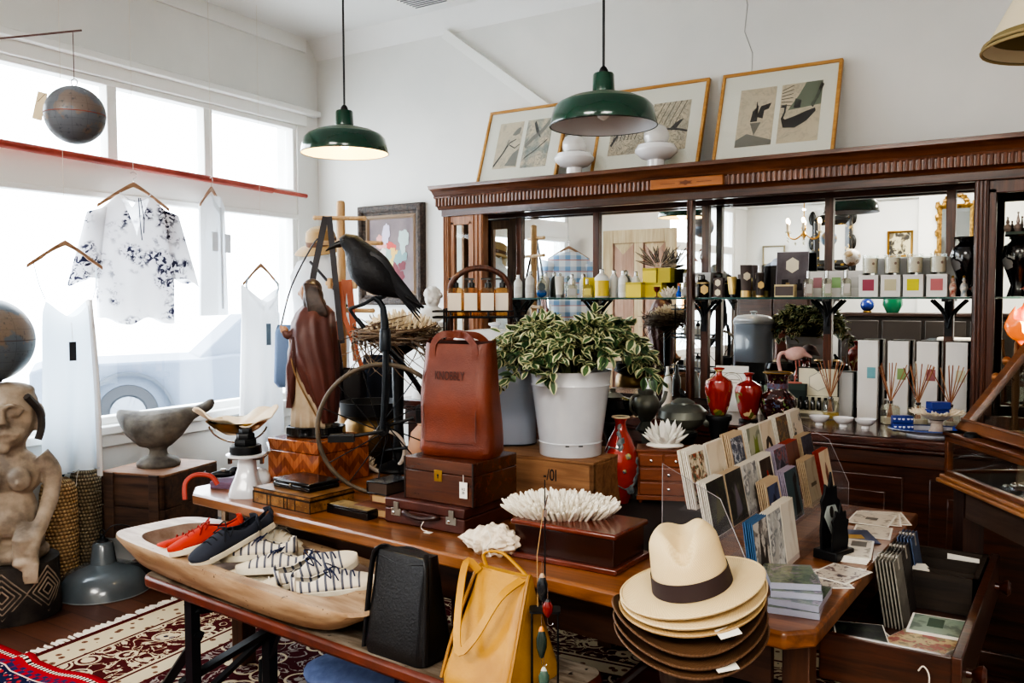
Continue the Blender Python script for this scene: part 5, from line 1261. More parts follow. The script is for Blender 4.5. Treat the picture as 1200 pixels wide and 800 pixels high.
# enamel bin with lid behind the tote
o = thing('enamel_bin', 'white enamel lidded bin with pale blue body behind the tan tote', 'bin', (-2.03,3.03,Z0+.2), FACE)
bl = mat('pale_blue_enamel', (172,182,198), .22, coat=.4)
o.location = (-2.04,2.965,Z0+.2)
k = MB().loft([[(x, y, z) for x, y in rrect(.34*s, .17*s, .08*s, 8)] for z, s in ((.0,.96),(.005,1),(.40,1.0),(.405,.98))]); part('body', k, bl, o)
k = MB().loft([[(x, y, z) for x, y in rrect(.35*s, .18*s, .085*s, 8)] for z, s in ((.406,1.0),(.425,1.02),(.44,.97),(.462,.75),(.47,.4),(.472,.15))]); part('lid', k, ENAMEL, o)
part('lid_knob', MB().lathe([(.018,.47),(.016,.48),(.026,.487),(.026,.495),(0,.50)], 18), ENAMEL, o)
part('chipped_rim', MB().tube([(x, y, .004) for x, y in rrect(.342, .172, .08, 8)] , .003, 5), mat('chip_black', (36,36,40), .6), o)
# three tier iron bottle stand
EP = (-2.345,3.29,Z0)
o = thing('bottle_stand', 'tall black iron tiered stand with an arched bamboo handle behind the bin', 'stand', EP, FACE)
EW, ED = .42, .15
tiers = (.27,.50,.705)
k = MB()
for x in (-.16,.16):
    for y in (-ED/2,ED/2): k.tube([(x,y,0),(x,y,.75)], .005, 6)
part('post', k, BLACKM, o)
for z in tiers:
    k = MB().bb((-EW/2,-ED/2,z),(EW/2,ED/2,z+.006))
    for zz_ in ((z+.006, z+.032)): k.tube([(-EW/2,-ED/2,zz_),(EW/2,-ED/2,zz_),(EW/2,ED/2,zz_),(-EW/2,ED/2,zz_),(-EW/2,-ED/2,zz_)], .0045, 6)
    for x in (-.13,-.04,.04,.13): k.tube([(x,-ED/2,z),(x,-ED/2,z+.034)], .004, 5)
    part('tray', k, BLACKM, o)
part('bamboo_handle', MB().tube([(-.137,0,.60),(-.137,0,.83)] + arc((0,0,.83), .137, pi, 0, 24, 'xz', .105) + [(.137,0,.60)], .0135, 10), wood('bamboo_brown', (96,54,36), (58,30,20), 2, .4, 6), o)
k = MB()
for a in (.25,.9,1.57,2.3,2.9): k.tube(arc((.137*cos(a),0,.83+.105*sin(a)), .0148, 0, 2*pi, 12, 'yz'), .002, 5)
part('bamboo_node', k, mat('node_dark', (50,26,18), .5), o)
AMB = glass('amber_soap', (238,200,146), .05, .10); CLRB = glass('bottle_glass', (238,238,228), .08, .05)
LAB = mat('cream_label', (232,222,206), .8); 
Ev = Vector(EP); ER = Matrix.Rotation(FACE, 3, 'Z')
def pump_bottle(lab, loc, rz, w=.058, h=.105, liq=None, label=LAB, body=None, group=None, pump=BLACKG, sq=True, name='pump_bottle', lw=.85):
    o = thing(name, lab, 'bottle', loc, rz, group)
    if sq:
        k = MB().loft([[(x*s, y*s, z) for x, y in rrect(w, w*.85, .01, 4)] for z, s in ((0,.97),(.003,1),(h*.9,1),(h*.97,.8),(h,.34))]); 
    else: k = MB().lathe([(0,0),(w/2*.96,0),(w/2,.004),(w/2,h*.78),(w/2*.9,h*.88),(w/2*.5,h*.96),(w*.2,h)], 22)
    part('body', k, body or AMB, o)
    dd = w*.85/2 if sq else w/2
    if sq: part('label', MB().bb((-w*lw/2,-dd-.0012,h*.16),(w*lw/2,-dd-.0004,h*.80)), label, o)
    else: part('label', MB().loft([[((dd+.0006)*sin(a), -(dd+.0006)*cos(a), z) for a in [-.95+.19*i for i in range(11)]] for z in (h*.18,h*.66)], 0, 0, closed=False), label, o)
    k = MB().lathe([(.013,h-.002),(.0155,h),(.0155,h+.02),(.007,h+.022),(.005,h+.032),(0,h+.032)], 14).bb((-.012,-.008,h+.032),(.012,.008,h+.042)).bb((-.032,-.005,h+.034),(-.006,.005,h+.042))
    part('pump', k, pump, o)
    return o
for x, lab in ((-.112,'leftmost amber soap pump bottle on the top tray of the iron stand'),(-.038,'second amber soap pump bottle on the top tray, left of centre'),(.038,'third amber soap pump bottle on the top tray, right of centre'),(.103,'rightmost amber soap pump bottle, by the bamboo handle')):
    pump_bottle(lab, tuple(Ev + ER @ Vector((x, -.005 if abs(x) < .1 else .005, tiers[2]+.0065))), FACE-.1, w=.07, h=.135, group='soap bottles on the iron stand')
WHB = mat('white_bottle', (232,232,228), .35)
for t_ in (0,1):
    for x in (-.09,-.03,.03,.09):
        pump_bottle('white soap bottle with black pump on the %s tray of the stand' % ('lowest','middle')[t_], tuple(Ev + ER @ Vector((x, .01, tiers[t_]+.0065))), FACE+pi, w=.05, h=.085, body=WHB, label=mat('floral_label', (190,178,160), .8), group='soap bottles on the %s tray' % ('lowest','middle')[t_])
# red cloisonne vase with dragon
solo('dark_sheet', MB().bb((-1.62,2.50,.7502),(-1.06,3.42,.7505)), mat('sheet_black', (20,17,17), .6), 'thin black sheet standing in for the dark step and shade on the table under the red vase and miniature chest', 'cloth', (0,0,0), smooth=False)  # flat black sheet added to darken the shaded step on the table
def spots(n, base, cols, sc, rough=.15):
    if n in _mc: return _mc[n]
    m, t, b = raw(n); _mc[n] = m; c_ = rgb(base); dn = t.new('ShaderNodeTexNoise'); dn.inputs['Scale'].default_value = sc*1.3; av = t.new('ShaderNodeVectorMath', operation='MULTIPLY_ADD'); t.l.new(t.co(), dn.inputs['Vector']); t.l.new(dn.outputs['Color'], av.inputs[0]); av.inputs[1].default_value = (.06,.06,.06); t.l.new(t.co(), av.inputs[2]); f = t.vor(av.outputs[0], sc); cl = t.noise(t.co(), sc*.45, 3); cur = t.mix(0.0, base, base)
    vc = t.vor(av.outputs[0], sc, 'Color'); r0 = t.sep(vc)[0]
    for i, cc in enumerate(cols):
        sel = t.m('MULTIPLY', t.m('GREATER_THAN', r0, i/len(cols)), t.m('LESS_THAN', r0, (i+1)/len(cols)))
        msk = t.m('MULTIPLY', t.m('MULTIPLY', t.m('LESS_THAN', f, .42), sel), t.m('GREATER_THAN', cl, .5))
        cur = t.mix(msk, cur, cc)
    t.l.new(cur, b.inputs['Base Color']); b.inputs['Roughness'].default_value = rough; b.inputs['Coat Weight'].default_value = .6
    return m
def vase(lab, loc, prof, m, rim, name='vase', foot=None, group=None, parts=()):
    o = thing(name, lab, 'vase', loc, FACE, group)
    part('body', MB().lathe(prof, 36), m, o)
    r_, z = prof[-1]; part('rim', MB().tube(arc((0,0,z), r_, 0, 2*pi, 30, 'xy'), .0035, 6), rim, o)
    part('mouth', MB().lathe([(r_*.92,z-.0005),(r_*.6,z-.003),(0,z-.004)], 24), BLACKM, o)
    if foot: part('foot', MB().lathe(foot, 30), BLACKM, o)
    for nm, mb, mm in parts: part(nm, mb, mm, o, remesh=.0028 if nm == 'dragon' else 0, sm=2)
    return o
pv = [(0,0),(.034,0),(.036,.006),(.052,.05),(.068,.11),(.071,.15),(.064,.20),(.045,.25),(.026,.285),(.021,.305),(.022,.318),(.033,.335)]
k = MB()
for (a, z, r_, s) in ((-.2,.24,.05,.014),(-.1,.22,.058,.012),(.05,.245,.046,.012),(-.3,.27,.037,.012),(-.35,.30,.026,.01),(-1.0,.22,.06,.008),(-1.15,.17,.07,.008),(-1.2,.13,.07,.008),(.75,.06,.058,.016),(.5,.055,.056,.013),(.9,.10,.066,.016),(1.1,.13,.07,.014),(1.0,.17,.07,.012)):
    k.blob((r_*.99*sin(a), -r_*.99*cos(a), z), (s*.75,s*.4,s*1.25), z*50, .6, 3, rot=(0,.5*sin(z*90),a))
k.tube(bez([(r_*1.02*sin(a), -r_*1.02*cos(a), z) for a, z, r_ in ((-.35,.30,.026),(-.3,.27,.037),(-.1,.22,.058),(-.9,.22,.06),(-1.15,.17,.07),(-1.2,.13,.07),(-.5,.09,.066),(.4,.06,.056),(.9,.09,.064),(1.1,.13,.07),(1.0,.18,.068))], 60), .0035, 6)
vase('tall red lacquer vase with a grey dragon winding around it, beside the plant', (-1.516, 3.065, 0.750), pv, mat('fire_red', (170,40,18), .12, coat=.8, c2=(134,26,14), sc=8), mat('cream_rim', (214,196,160), .4), parts=[('dragon', k, mat('dragon_grey', (72,80,86), .4, c2=(120,126,126), sc=60)),
   ('enamel_flower', MB().blob((.062*sin(.35), -.066*cos(.35), .19), (.012,.006,.012), 3, .3).blob((.069*sin(.1), -.072*cos(.1), .135), (.008,.004,.008), 3, .3), mat('enamel_blue', (52,66,112), .3, c2=(190,180,90), sc=60))])
# miniature chest of drawers with shell flower
MC = (-1.455,3.09,Z0)
o = thing('miniature_chest', 'miniature wooden chest of drawers with tiny knobs under the white shell flower', 'chest of drawers', MC, FACE-.18)
chw = wood('chest_wood', (142,80,48), (104,54,32), 0, .35, 3, .2)
part('carcass', MB().bb((0,0,.015),(.20,.13,.205)).bb((-.006,-.006,.20),(.206,.134,.21)).bb((-.004,-.004,.012),(.204,.134,.03)), chw, o, bev=.002)
for (x0, x1, z0, z1) in ((.008,.097,.145,.192),(.103,.192,.145,.192),(.008,.192,.09,.138),(.008,.192,.034,.083)):
    d_ = part('drawer', MB().bb((x0,-.008,z0),(x1,.01,z1)), chw, o, bev=.003)
    part('knob', MB().lathe([(.004,0),(.003,.006),(.0055,.010),(0,.013)], 10, M=tr((x0+x1)/2 if x1-x0 < .1 else .12,-.008,(z0+z1)/2) @ rotx(pi/2)), CHROME, d_)
for x in (.012,.188):
    for y in (.01,.12): part('foot', MB().lathe([(.006,0),(.011,.012),(.009,.016)], 10, (x,y,0)), chw, o)
k = MB()
for ring_, (n_, L_, tl_) in enumerate(((10,.075,1.0),(9,.075,.72),(7,.08,.42),(4,.08,.12))):
    for i in range(n_):
        a = 2*pi*i/n_ + ring_*.4; d = Vector((cos(a)*sin(tl_), sin(a)*sin(tl_), cos(tl_))); s = Vector((-sin(a), cos(a), 0)); p = Vector((cos(a)*.03, sin(a)*.02, .012+.006*ring_)); q = s.cross(d)
        k.loft([[p + d*(L_*u) + s*(w_*cos(t_)) + q*(w_*.55*sin(t_)) for t_ in [2*pi*j/8 for j in range(8)]] for u, w_ in ((0,.008),(.3,.014),(.6,.0135),(.85,.007),(1,.001))])
k.blob((0,0,.008),(.075,.055,.014),1,.1)
solo('shell_flower', k, mat('porcelain_white', (246,244,236), .45), 'white spiky succulent-shaped shell ornament on the miniature chest', 'ornament', tuple(Vector(MC) + Matrix.Rotation(FACE-.18,3,'Z') @ Vector((.105,.065,.2105))), FACE)
# dark stands and teapots
def stand(lab, loc, r_, h):
    o = thing('display_stand', lab, 'stand', loc, 0)
    part('column', MB().lathe([(0,0),(r_*1.2,0),(r_*1.2,.012),(r_*.8,.05),(r_*.5,h*.4),(r_*.55,h*.7),(r_*.9,h-.02)], 24), BLACKM, o)
    part('plate', MB().lathe([(0,h-.02),(r_,h-.02),(r_*1.03,h-.008),(r_,h),(0,h)], 24), BLACKM, o)
    return o
BRZ = mat('dark_bronze', (78,82,78), .32, .45, c2=(112,114,104), sc=6)
T1 = (-1.373, 3.340, 1.005); stand('black turned stand under the bronze teapot', (T1[0], 3.34, Z0), .06, T1[2]-Z0)
o = thing('bronze_teapot', 'dark bronze teapot with a lion knob and spout pointing right', 'teapot', (T1[0], 3.34, T1[2]+.0005), FACE-.35)
o.scale = (.95,)*3
part('body', MB().lathe([(0,0),(.05,0),(.052,.01),(.085,.03),(.105,.06),(.10,.09),(.075,.112),(.045,.12)], 32), BRZ, o)
part('lid', MB().lathe([(.052,.118),(.05,.125),(.03,.138),(.012,.145)], 28), BRZ, o)
part('finial', MB().ell((0,0,.158),(.012,.010,.014)).ell((-.008,0,.172),(.009,.009,.01)).ell((.01,0,.152),(.009,.009,.009)), BLACKM, o, remesh=.0025)
part('spout', MB().tube(bez([(.085,0,.04),(.13,0,.045),(.15,0,.085),(.17,0,.115),(.185,0,.118)], 14), [.024]*3+[.022,.02,.018,.016,.014,.013,.012,.012,.011][:9] + [.011]*1, 12) if 0 else MB().loft([[(x - .5*r_*sin(t_), r_*cos(t_), z + r_*sin(t_)) for t_ in [2*pi*j/12 for j in range(12)]] for x, z, r_ in ((.085,.045,.026),(.115,.048,.022),(.138,.068,.016),(.150,.095,.012),(.165,.118,.010),(.178,.122,.008))]), BRZ, o)
T2 = (-1.720, 3.500, 1.025)
stand('black stand under the squat black teapot, left behind the red vase', (T2[0], 3.40, Z0), .055, T2[2]-Z0-.01)
o = thing('black_teapot', 'squat black teapot half hidden by the plant, spout pointing right', 'teapot', (T2[0], 3.40, T2[2]-.0095), FACE)
part('body', MB().lathe([(0,0),(.05,0),(.09,.03),(.10,.06),(.085,.095),(.05,.105)], 28), BLACKG, o)
part('lid', MB().lathe([(.05,.104),(.03,.12),(.012,.125),(.014,.138),(0,.142)], 22), STEEL, o)
part('spout', MB().loft([[(x, r_*cos(t_), z + r_*sin(t_)) for t_ in [2*pi*j/10 for j in range(10)]] for x, z, r_ in ((.08,.04,.022),(.115,.055,.017),(.128,.085,.012),(.14,.112,.009))]), BLACKG, o)
T3 = (-1.572, 3.420, 0.986)
o = thing('bronze_ewer', 'small dark bronze ewer with a curled handle between the two teapots', 'jug', (T3[0], 3.42, Z0), FACE+.4)
hz_ = T3[2]-Z0
part('body', MB().lathe([(0,0),(.05,0),(.05,.015),(.02,.04),(.018,hz_-.02),(.045,hz_),(.03,hz_+.02),(.022,hz_+.035),(.05,hz_+.075),(.06,hz_+.11),(.048,hz_+.14),(.032,hz_+.15),(.036,hz_+.17)], 26), BRZ, o)
part('handle', MB().tube(bez([(-.03,0,hz_+.15),(-.07,0,hz_+.14),(-.075,0,hz_+.09),(-.045,0,hz_+.06)], 12), .006, 8), BRZ, o)
part('spout', MB().tube(bez([(.05,0,hz_+.09),(.085,0,hz_+.12),(.10,0,hz_+.16)], 8), .009, 8), BRZ, o)
# pedestal with first red vase
V1 = (-1.237, 3.380, 1.077)
stand('tall flared black pedestal under the left red grapevine vase', (V1[0], 3.38, Z0), .052, V1[2]-Z0)
GRAPE = spots('grapevine_red', (146,34,22), [(150,132,44),(96,108,48),(214,196,150)], 24)
pg = [(0,0),(.026,0),(.03,.004),(.042,.04),(.053,.09),(.056,.115),(.050,.138),(.030,.150),(.015,.158),(.012,.172),(.020,.186)]
vase('red vase with golden grapevine pattern on the tall black pedestal, left one of the pair', (V1[0], 3.38, V1[2]+.0005), pg, GRAPE, RED, group='red grapevine vases')
V2 = (-1.359, 4.120, 0.971)
pg2 = [(r_*1.17, z*1.17) for r_, z in pg]
vase('red vase with cream flower and vine pattern, right one of the pair', (V2[0], 4.12, .9655), pg2, spots('flower_red', (146,34,22), [(228,206,160),(110,112,52),(146,34,22)], 17), RED, foot=[(0,-.014),(.045,-.014),(.045,-.003),(.03,-.0005),(0,-.0005)], group='red grapevine vases')
V3 = (-1.232, 4.160, 0.964)
CLO = spots('cloisonne_dark', (54,24,26), [(70,92,120),(96,120,70),(200,190,180),(130,60,54)], 40)
vase('wide necked dark cloisonne vase with blue collar, right of the red vases', (V3[0], 4.16, .9505), [(0,0),(.05,0),(.052,.01),(.075,.05),(.088,.09),(.085,.12),(.06,.145),(.05,.155),(.047,.165),(.047,.20),(.052,.225),(.066,.24)], CLO, BRASS, parts=[('blue_collar', MB().lathe([(.0485,.166),(.0485,.19)], 30), mat('enamel_turq', (78,116,150), .3, c2=(120,60,54), sc=70))])

# ------------------------------------------------------------------ glass shelf (z = SH) goods, left to right
ZS = SH + .0006
def sx(px_): return px_
YEL_ = mat('lemon_card', (226,206,70), .6); YELD = mat('lemon_liquid', (232,204,70), .2)
SILV = mat('silver_cap', (196,196,194), .2, 1.0); GREYL = mat('grey_print', (150,150,150), .8)
def bottle(lab, loc, w, h, body, cap, group=None, label=None, shoulder=.75, caph=.022, name='bottle', half=None, capr=.2):
    o = thing(name, lab, 'bottle', loc, FACE, group)
    hb = h - caph
    part('body', MB().lathe([(0,0),(w/2*.95,0),(w/2,.003),(w/2,hb*shoulder),(w/2*.92,hb*(shoulder+.10)),(w/2*.6,hb*(shoulder+.19)),(w*capr,hb)], 22), body, o)
    part('cap', MB().lathe([(w*capr*1.05,hb),(w*capr*1.05,h-.003),(w*capr*.8,h),(0,h)], 16), cap, o)
    r_ = w/2 + .0006
    if label: part('label', MB().loft([[(r_*sin(a), -r_*cos(a), z) for a in [-1.0+.2*i for i in range(11)]] for z in (hb*.22,hb*.58)], 0, 0, closed=False), label, o)
    if half: part('wrap', MB().lathe([(r_,hb*.06),(r_,hb*.70)], 22), half, o)
    return o
def fl(x0, Y, z): return (x0, Y, z)
YS = 4.475
wb = 'white pump bottles on the glass shelf'
for X, h, w, lab in ((-2.905,.125,.052,'white bottle with silver cap, first at the left end of the glass shelf'),(-2.82,.142,.056,'taller white bottle with silver cap, second from the left on the shelf'),):
    bottle(lab, (X, YS, ZS), w, h, WHB, SILV, label=mat('soft_print', (216,216,212), .8), group=wb)
bottle('white capped bottle behind the blue liquid bottle on the shelf', (-2.745,4.535,ZS), .05, .135, WHB, SILV, group=wb)
o = thing('blue_bottle', 'flat round clear bottle with deep blue liquid at the bottom on the shelf', 'bottle', (-2.73,4.462,ZS), FACE)
part('body', MB().blob((0,0,.052), (.034,.016,.052), 0, 0, 1, 22, 14), CLRB, o); part('liquid', MB().blob((0,0,.024), (.030,.014,.022), 0, 0, 1, 22, 12), mat('blue_liquid', (24,92,170), .1), o)
part('stopper', MB().lathe([(.012,.10),(.014,.112),(.008,.12),(0,.122)], 14), CLRB, o); part('etched_label', MB().lathe([(0,0),(.019,0),(.017,.0008),(.019,.001),(.021,0)], 20, M=tr(0,-.0158,.058) @ rotx(pi/2)), mat('etched_grey', (90,104,110), .5), o)
o = thing('lotion_tube', 'white lotion tube standing on its cap beside the blue bottle', 'tube', (-2.615,YS,ZS), FACE)
part('body', MB().loft([[(a*cos(t_), b_*sin(t_), z) for t_ in [2*pi*j/18 for j in range(18)]] for z, a, b_ in ((.016,.021,.021),(.06,.024,.016),(.112,.026,.002))]), mat('tube_ivory', (224,222,214), .4), o); part('cap', MB().cyl((0,0,0), .019, .017), GREYL, o)
def flask(lab, loc, w, h, liq, label, cap=SILV, group=None, d=.03):
    o = thing('perfume_flask', lab, 'bottle', loc, FACE, group)
    part('body', MB().loft([[(x*s, y*s, z) for x, y in rrect(w, d, .006, 3)] for z, s in ((0,1),(h*.62,1),(h*.68,.85),(h*.70,.35),(h*.74,.3))]), CLRB, o)
    part('liquid', MB().bb((-w/2+.004,-d/2+.004,.005),(w/2-.004,d/2-.004,h*.5)), liq, o)
    part('cap', MB().cyl((0,0,h*.72), .009, h*.28), cap, o)
    if label: part('label', MB().bb((-w*.32,-d/2-.0012,h*.14),(w*.32,-d/2-.0003,h*.5)), label, o)
    return o
flask('clear square flask with a silver cap, left of the yellow flask on the shelf', (-2.525,4.465,ZS), .062, .095, mat('pale_liquid', (226,230,232), .1), mat('grey_label', (206,208,210), .8))
flask('square yellow flask beside the half yellow pump bottle on the shelf', (-2.425,4.465,ZS), .062, .095, YELD, mat('lemon_label', (236,222,120), .8))
o = thing('yellow_carton', 'tall yellow carton behind the square yellow flask', 'box', (-2.45,4.535,ZS), FACE); part('body', MB().bb((-.035,-.02,0),(.035,.02,.10)), YEL_, o); part('lid', MB().bb((-.0352,-.0202,.1),(.0352,.0202,.104)), YEL_, o)
for i in (0,1): bottle('bottle with grey cap standing in the back row behind the clear flask, %s' % ('left one','right one')[i], (-2.57+.075*i,4.545,ZS), .045, .125, WHB, SILV, group='back row bottles')
bottle('white bottle with a wide yellow lower half, in front of the mirror stile', (-2.33,4.465,ZS), .082, .145, WHB, SILV, half=YELD, capr=.16)
bottle('white capped bottle behind the half yellow bottle', (-2.29,4.54,ZS), .055, .14, WHB, SILV, group=wb)
bottle('white bottle with gold cap left of the low yellow box', (-2.195,4.465,ZS), .056, .135, WHB, SILV, label=mat('soft_print', (216,216,212), .8), group=wb)
bottle('white capped bottle between the low yellow box and the mirror stile', (-2.15,4.535,ZS), .05, .13, WHB, SILV, group=wb)
YB = mat('lemon_card_side', (186,170,58), .6)
def carton(lab, loc, w, d, h, m, lidm=None, rz=0.0, group=None, name='carton', panel=None, ps=(.2,.8,.3,.75)):
    o = thing(name, lab, 'box', loc, rz, group)
    part('body', MB().bb((-w/2,-d/2,0),(w/2,d/2,h-.012)), m, o, bev=.001)
    part('lid', MB().bb((-w/2-.0006,-d/2-.0006,h-.012),(w/2+.0006,d/2+.0006,h)), lidm or m, o, bev=.001)
    if panel: part('printed_panel', MB().bb((-w/2+ps[0]*w,-d/2-.0014,ps[2]*h),(-w/2+ps[1]*w,-d/2-.0007,ps[3]*h)), panel, o)
    return o
carton('low bright yellow box in front of the stacked yellow boxes', (-2.115,4.455,ZS), .092, .055, .075, YEL_, YB)
carton('yellow box at the bottom of the stack beside the red goblet', (-2.02,4.515,ZS), .10, .07, .072, YEL_, YB)
carton('yellow box on top of the stack, left one under the feathers', (-2.045,4.515,ZS+.0725), .082, .06, .072, YEL_, YB)
carton('yellow box on top of the stack, right one under the feathers', (-1.962,4.522,ZS+.0725), .075, .06, .072, YB, YB)
FT = mat('feather_grey', (132,120,108), .9, c2=(64,58,54), sc=60)
o = thing('feather_bunch', 'bunch of dark barred feathers lying on the yellow boxes', 'feathers', (-2.005,4.515,ZS+.146), FACE)
rn = random.Random(5); q1 = MB(); q2 = MB()
for i in range(11):
    a = -1.35 + 2.7*i/10 + rn.uniform(-.12,.12); L_ = rn.uniform(.09,.15); d = Vector((sin(a), rn.uniform(-.25,.1), max(.1,cos(a)*.9))).normalized(); s = Vector((cos(a),0,-sin(a)))
    p = Vector((rn.uniform(-.015,.015),0,.004)); q2.tube([p, p + d*L_], [.0014,.0006], 4)
    for j in range(14):
        u = .2 + .8*j/13; w_ = .0085*sin(pi*min(1,u*.85+.12)); b_ = p + d*(L_*u)
        for sg in (-1,1): q1.face([b_, b_ + s*sg*w_ + d*.008, b_ + s*sg*w_*.9 + d*.014, b_ + d*.007] if sg > 0 else [b_, b_ + d*.007, b_ + s*sg*w_*.9 + d*.014, b_ + s*sg*w_ + d*.008])
part('vanes', q1, FT, o); part('quills', q2, mat('quill', (196,186,166), .6), o)
o = thing('red_goblet', 'tiny dark red glass goblet in front of the yellow boxes', 'goblet', (-1.985,4.452,ZS), 0); part('bowl', MB().lathe([(.004,.024),(.010,.028),(.017,.037),(.018,.052),(.016,.052),(.012,.034),(0,.03)], 20), mat('ruby_glass', (96,20,12), .1, coat=.6), o); part('stem', MB().lathe([(0,0),(.014,0),(.013,.003),(.004,.006),(.0035,.018),(.005,.026)], 16), mat('ruby_glass', (96,20,12), .1, coat=.6), o)
k = MB().blob((0,0,.013),(.034,.022,.012),6,.1); fingers(k, 40, .034, .022, .03, .020, 15, .0048, .032, .9, .4)
solo('spiky_coral', k, CORAL, 'small spiky white coral on the shelf between goblet and blue bottle', 'coral', (-1.915,4.48,ZS), FACE)
o = thing('cobalt_bottle', 'tiny cobalt blue bottle with an orange stopper on the shelf', 'bottle', (-1.858,4.452,ZS), 0); part('body', MB().lathe([(0,0),(.010,0),(.016,.012),(.012,.024),(.006,.03),(.0055,.055)], 18), mat('cobalt', (22,82,190), .12, coat=.6), o); part('stopper', MB().lathe([(.006,.055),(.007,.062),(.004,.068),(0,.069)], 12), mat('orange_stopper', (196,92,44), .4), o)
BOXW = mat('white_card', (226,224,220), .7); BOXG = mat('pale_grey_card', (196,196,194), .7)
carton('pale grey gift box behind the pair of clear perfume flasks', (-1.775,4.53,ZS), .155, .06, .118, BOXG)
for i in (0,1): flask('clear perfume flask with silver cap before the grey box, %s' % ('left one','right one')[i], (-1.822+.068*i,4.452,ZS), .046, .098, mat('pale_liquid', (226,230,232), .1), mat('grey_label', (206,208,210), .8), group='flasks before the grey box')
# flamingo figurine
PINK = mat('flamingo_pink', (214,150,138), .6, c2=(190,116,108), sc=20); PINKD = mat('flamingo_leg', (186,110,96), .6)
def flamingo(lab, loc, s, rz, low=False):
    o = thing('flamingo_figurine', lab, 'figurine', loc, rz)
    k = MB().blob((0,0,.15*s),(.055*s,.028*s,.034*s),2,.08,1,20,12,(0,-.25,0)).tube([(.035*s,0,.152*s),(.085*s,0,.13*s)], [.02*s,.004*s], 10)
    if low: nk = bez([(-.045*s,0,.155*s),(-.075*s,0,.15*s),(-.085*s,0,.115*s),(-.075*s,0,.06*s),(-.07*s,0,.03*s)], 20)
    else: nk = bez([(-.045*s,0,.16*s),(-.068*s,0,.19*s),(-.05*s,0,.235*s),(-.035*s,0,.265*s),(-.05*s,0,.288*s),(-.068*s,0,.276*s)], 24)
    k.tube(nk, [.015*s] + [.0095*s]*(len(nk)-3) + [.012*s,.010*s], 10); k.ell(nk[-1], (.013*s,.010*s,.011*s))
    part('body', k, PINK if not low else mat('flamingo_pale', (226,196,186), .6, c2=(200,150,146), sc=12), o, remesh=.0035*s if s > 1 else .003, sm=2)
    h_ = nk[-1]; part('beak', MB().tube(bez([(h_[0]-.008*s,0,h_[2]-.003*s),(h_[0]-.022*s,0,h_[2]-.010*s),(h_[0]-.024*s,0,h_[2]-.026*s)], 8), [.006*s,.005*s,.005*s,.004*s,.003*s,.003*s,.002*s,.002*s,.001*s][:9], 8), BLACKM, o)
    for x in (.0,.018): part('leg', MB().tube([(x*s,.006*s,.13*s),(x*s+.008*s,.006*s,.07*s),(x*s-.002*s,.006*s,.0)], .0035*s, 6), PINKD, o)
    part('base', MB().lathe([(0,0),(.035*s,0),(.033*s,.006*s),(0,.008*s)], 18), PINKD, o)
    return o
flamingo('small pink flamingo figurine with raised neck on the grey gift box at the centre post', (-1.815,4.53,ZS+.1188), .42, 0.4)
flamingo('larger pale pink flamingo figurine bending its neck down, standing on the green gift box', (-1.245,4.50,1.1115), 1.0, .55, True)
# dark apothecary range
DK = mat('brown_label_bottle', (62,54,52), .4); GOLD = mat('pale_gold', (206,178,120), .35, .6); HEX = mat('cream_hex', (232,222,196), .7); DKC = mat('taupe_card', (92,82,80), .7)
def hexp(r_, d, x, z): return MB().ext([(x + r_*sin(i*pi/3), z + r_*cos(i*pi/3)) for i in range(6)], d, d+.0008, rotx(pi/2))
hx = 'dark apothecary bottles on the shelf'
for X, Y, lab in ((-1.722,4.455,'dark pump bottle with cream hexagon label, front one right of the centre post'),(-1.665,4.535,'dark pump bottle standing behind the front hexagon pump bottle')):
    o = thing('apothecary_bottle', lab, 'bottle', (X,Y,ZS), FACE, hx)
    part('body', MB().lathe([(0,0),(.03,0),(.031,.003),(.031,.072),(.022,.082),(.012,.085)], 22), mat('smoky_glass', (40,32,26), .12, coat=.5), o)
    part('collar', MB().lathe([(.032,.064),(.032,.07)], 22), GOLD, o); part('label', hexp(.023,.0312,0,.036), GOLD, o)
    part('pump', MB().cyl((0,0,.084),.012,.016).bb((-.012,-.006,.1),(.008,.006,.108)).bb((-.025,-.004,.102),(-.01,.004,.108)), BLACKG, o)
for i in (0,1):
    o = carton('taupe soap box with white hexagon, %s of the two stacked' % ('lower','upper')[i], (-1.635,4.46,ZS+.0455*i), .05, .04, .045, DKC, group='stacked taupe boxes'); part('hexagon', hexp(.017,.0213,0,.022), HEX, o)
o = thing('gold_tube', 'gold hand cream tube standing on a black cap on the shelf', 'tube', (-1.562,4.452,ZS), FACE)
part('body', MB().loft([[(a*cos(t_), b_*sin(t_), z) for t_ in [2*pi*j/18 for j in range(18)]] for z, a, b_ in ((.014,.016,.016),(.05,.022,.013),(.095,.025,.002))]), mat('gold_foil', (206,182,116), .3, .7), o); part('cap', MB().cyl((0,0,0), .010, .015), BLACKG, o)
for i, (X, Y) in enumerate(((-1.492,4.462),(-1.455,4.54))):
    o = thing('tall_tube', ('front tall taupe lotion tube with gold base and hexagon','back tall taupe lotion tube with gold base, half hidden')[i], 'tube', (X,Y,ZS), FACE, 'tall taupe tubes')
    part('body', MB().loft([[(a*cos(t_), b_*sin(t_), z) for t_ in [2*pi*j/18 for j in range(18)]] for z, a, b_ in ((.028,.026,.020),(.08,.028,.014),(.148,.031,.002))]), DKC, o); part('base_band', MB().lathe([(0,0),(.027,0),(.027,.03),(0,.03)], 20), GOLD, o); part('hexagon', hexp(.020,.0172,0,.096), HEX, o)
o = thing('spray_bottle', 'slim dark spray bottle with a clear cap beside the poster card', 'bottle', (-1.415,4.448,ZS), FACE)
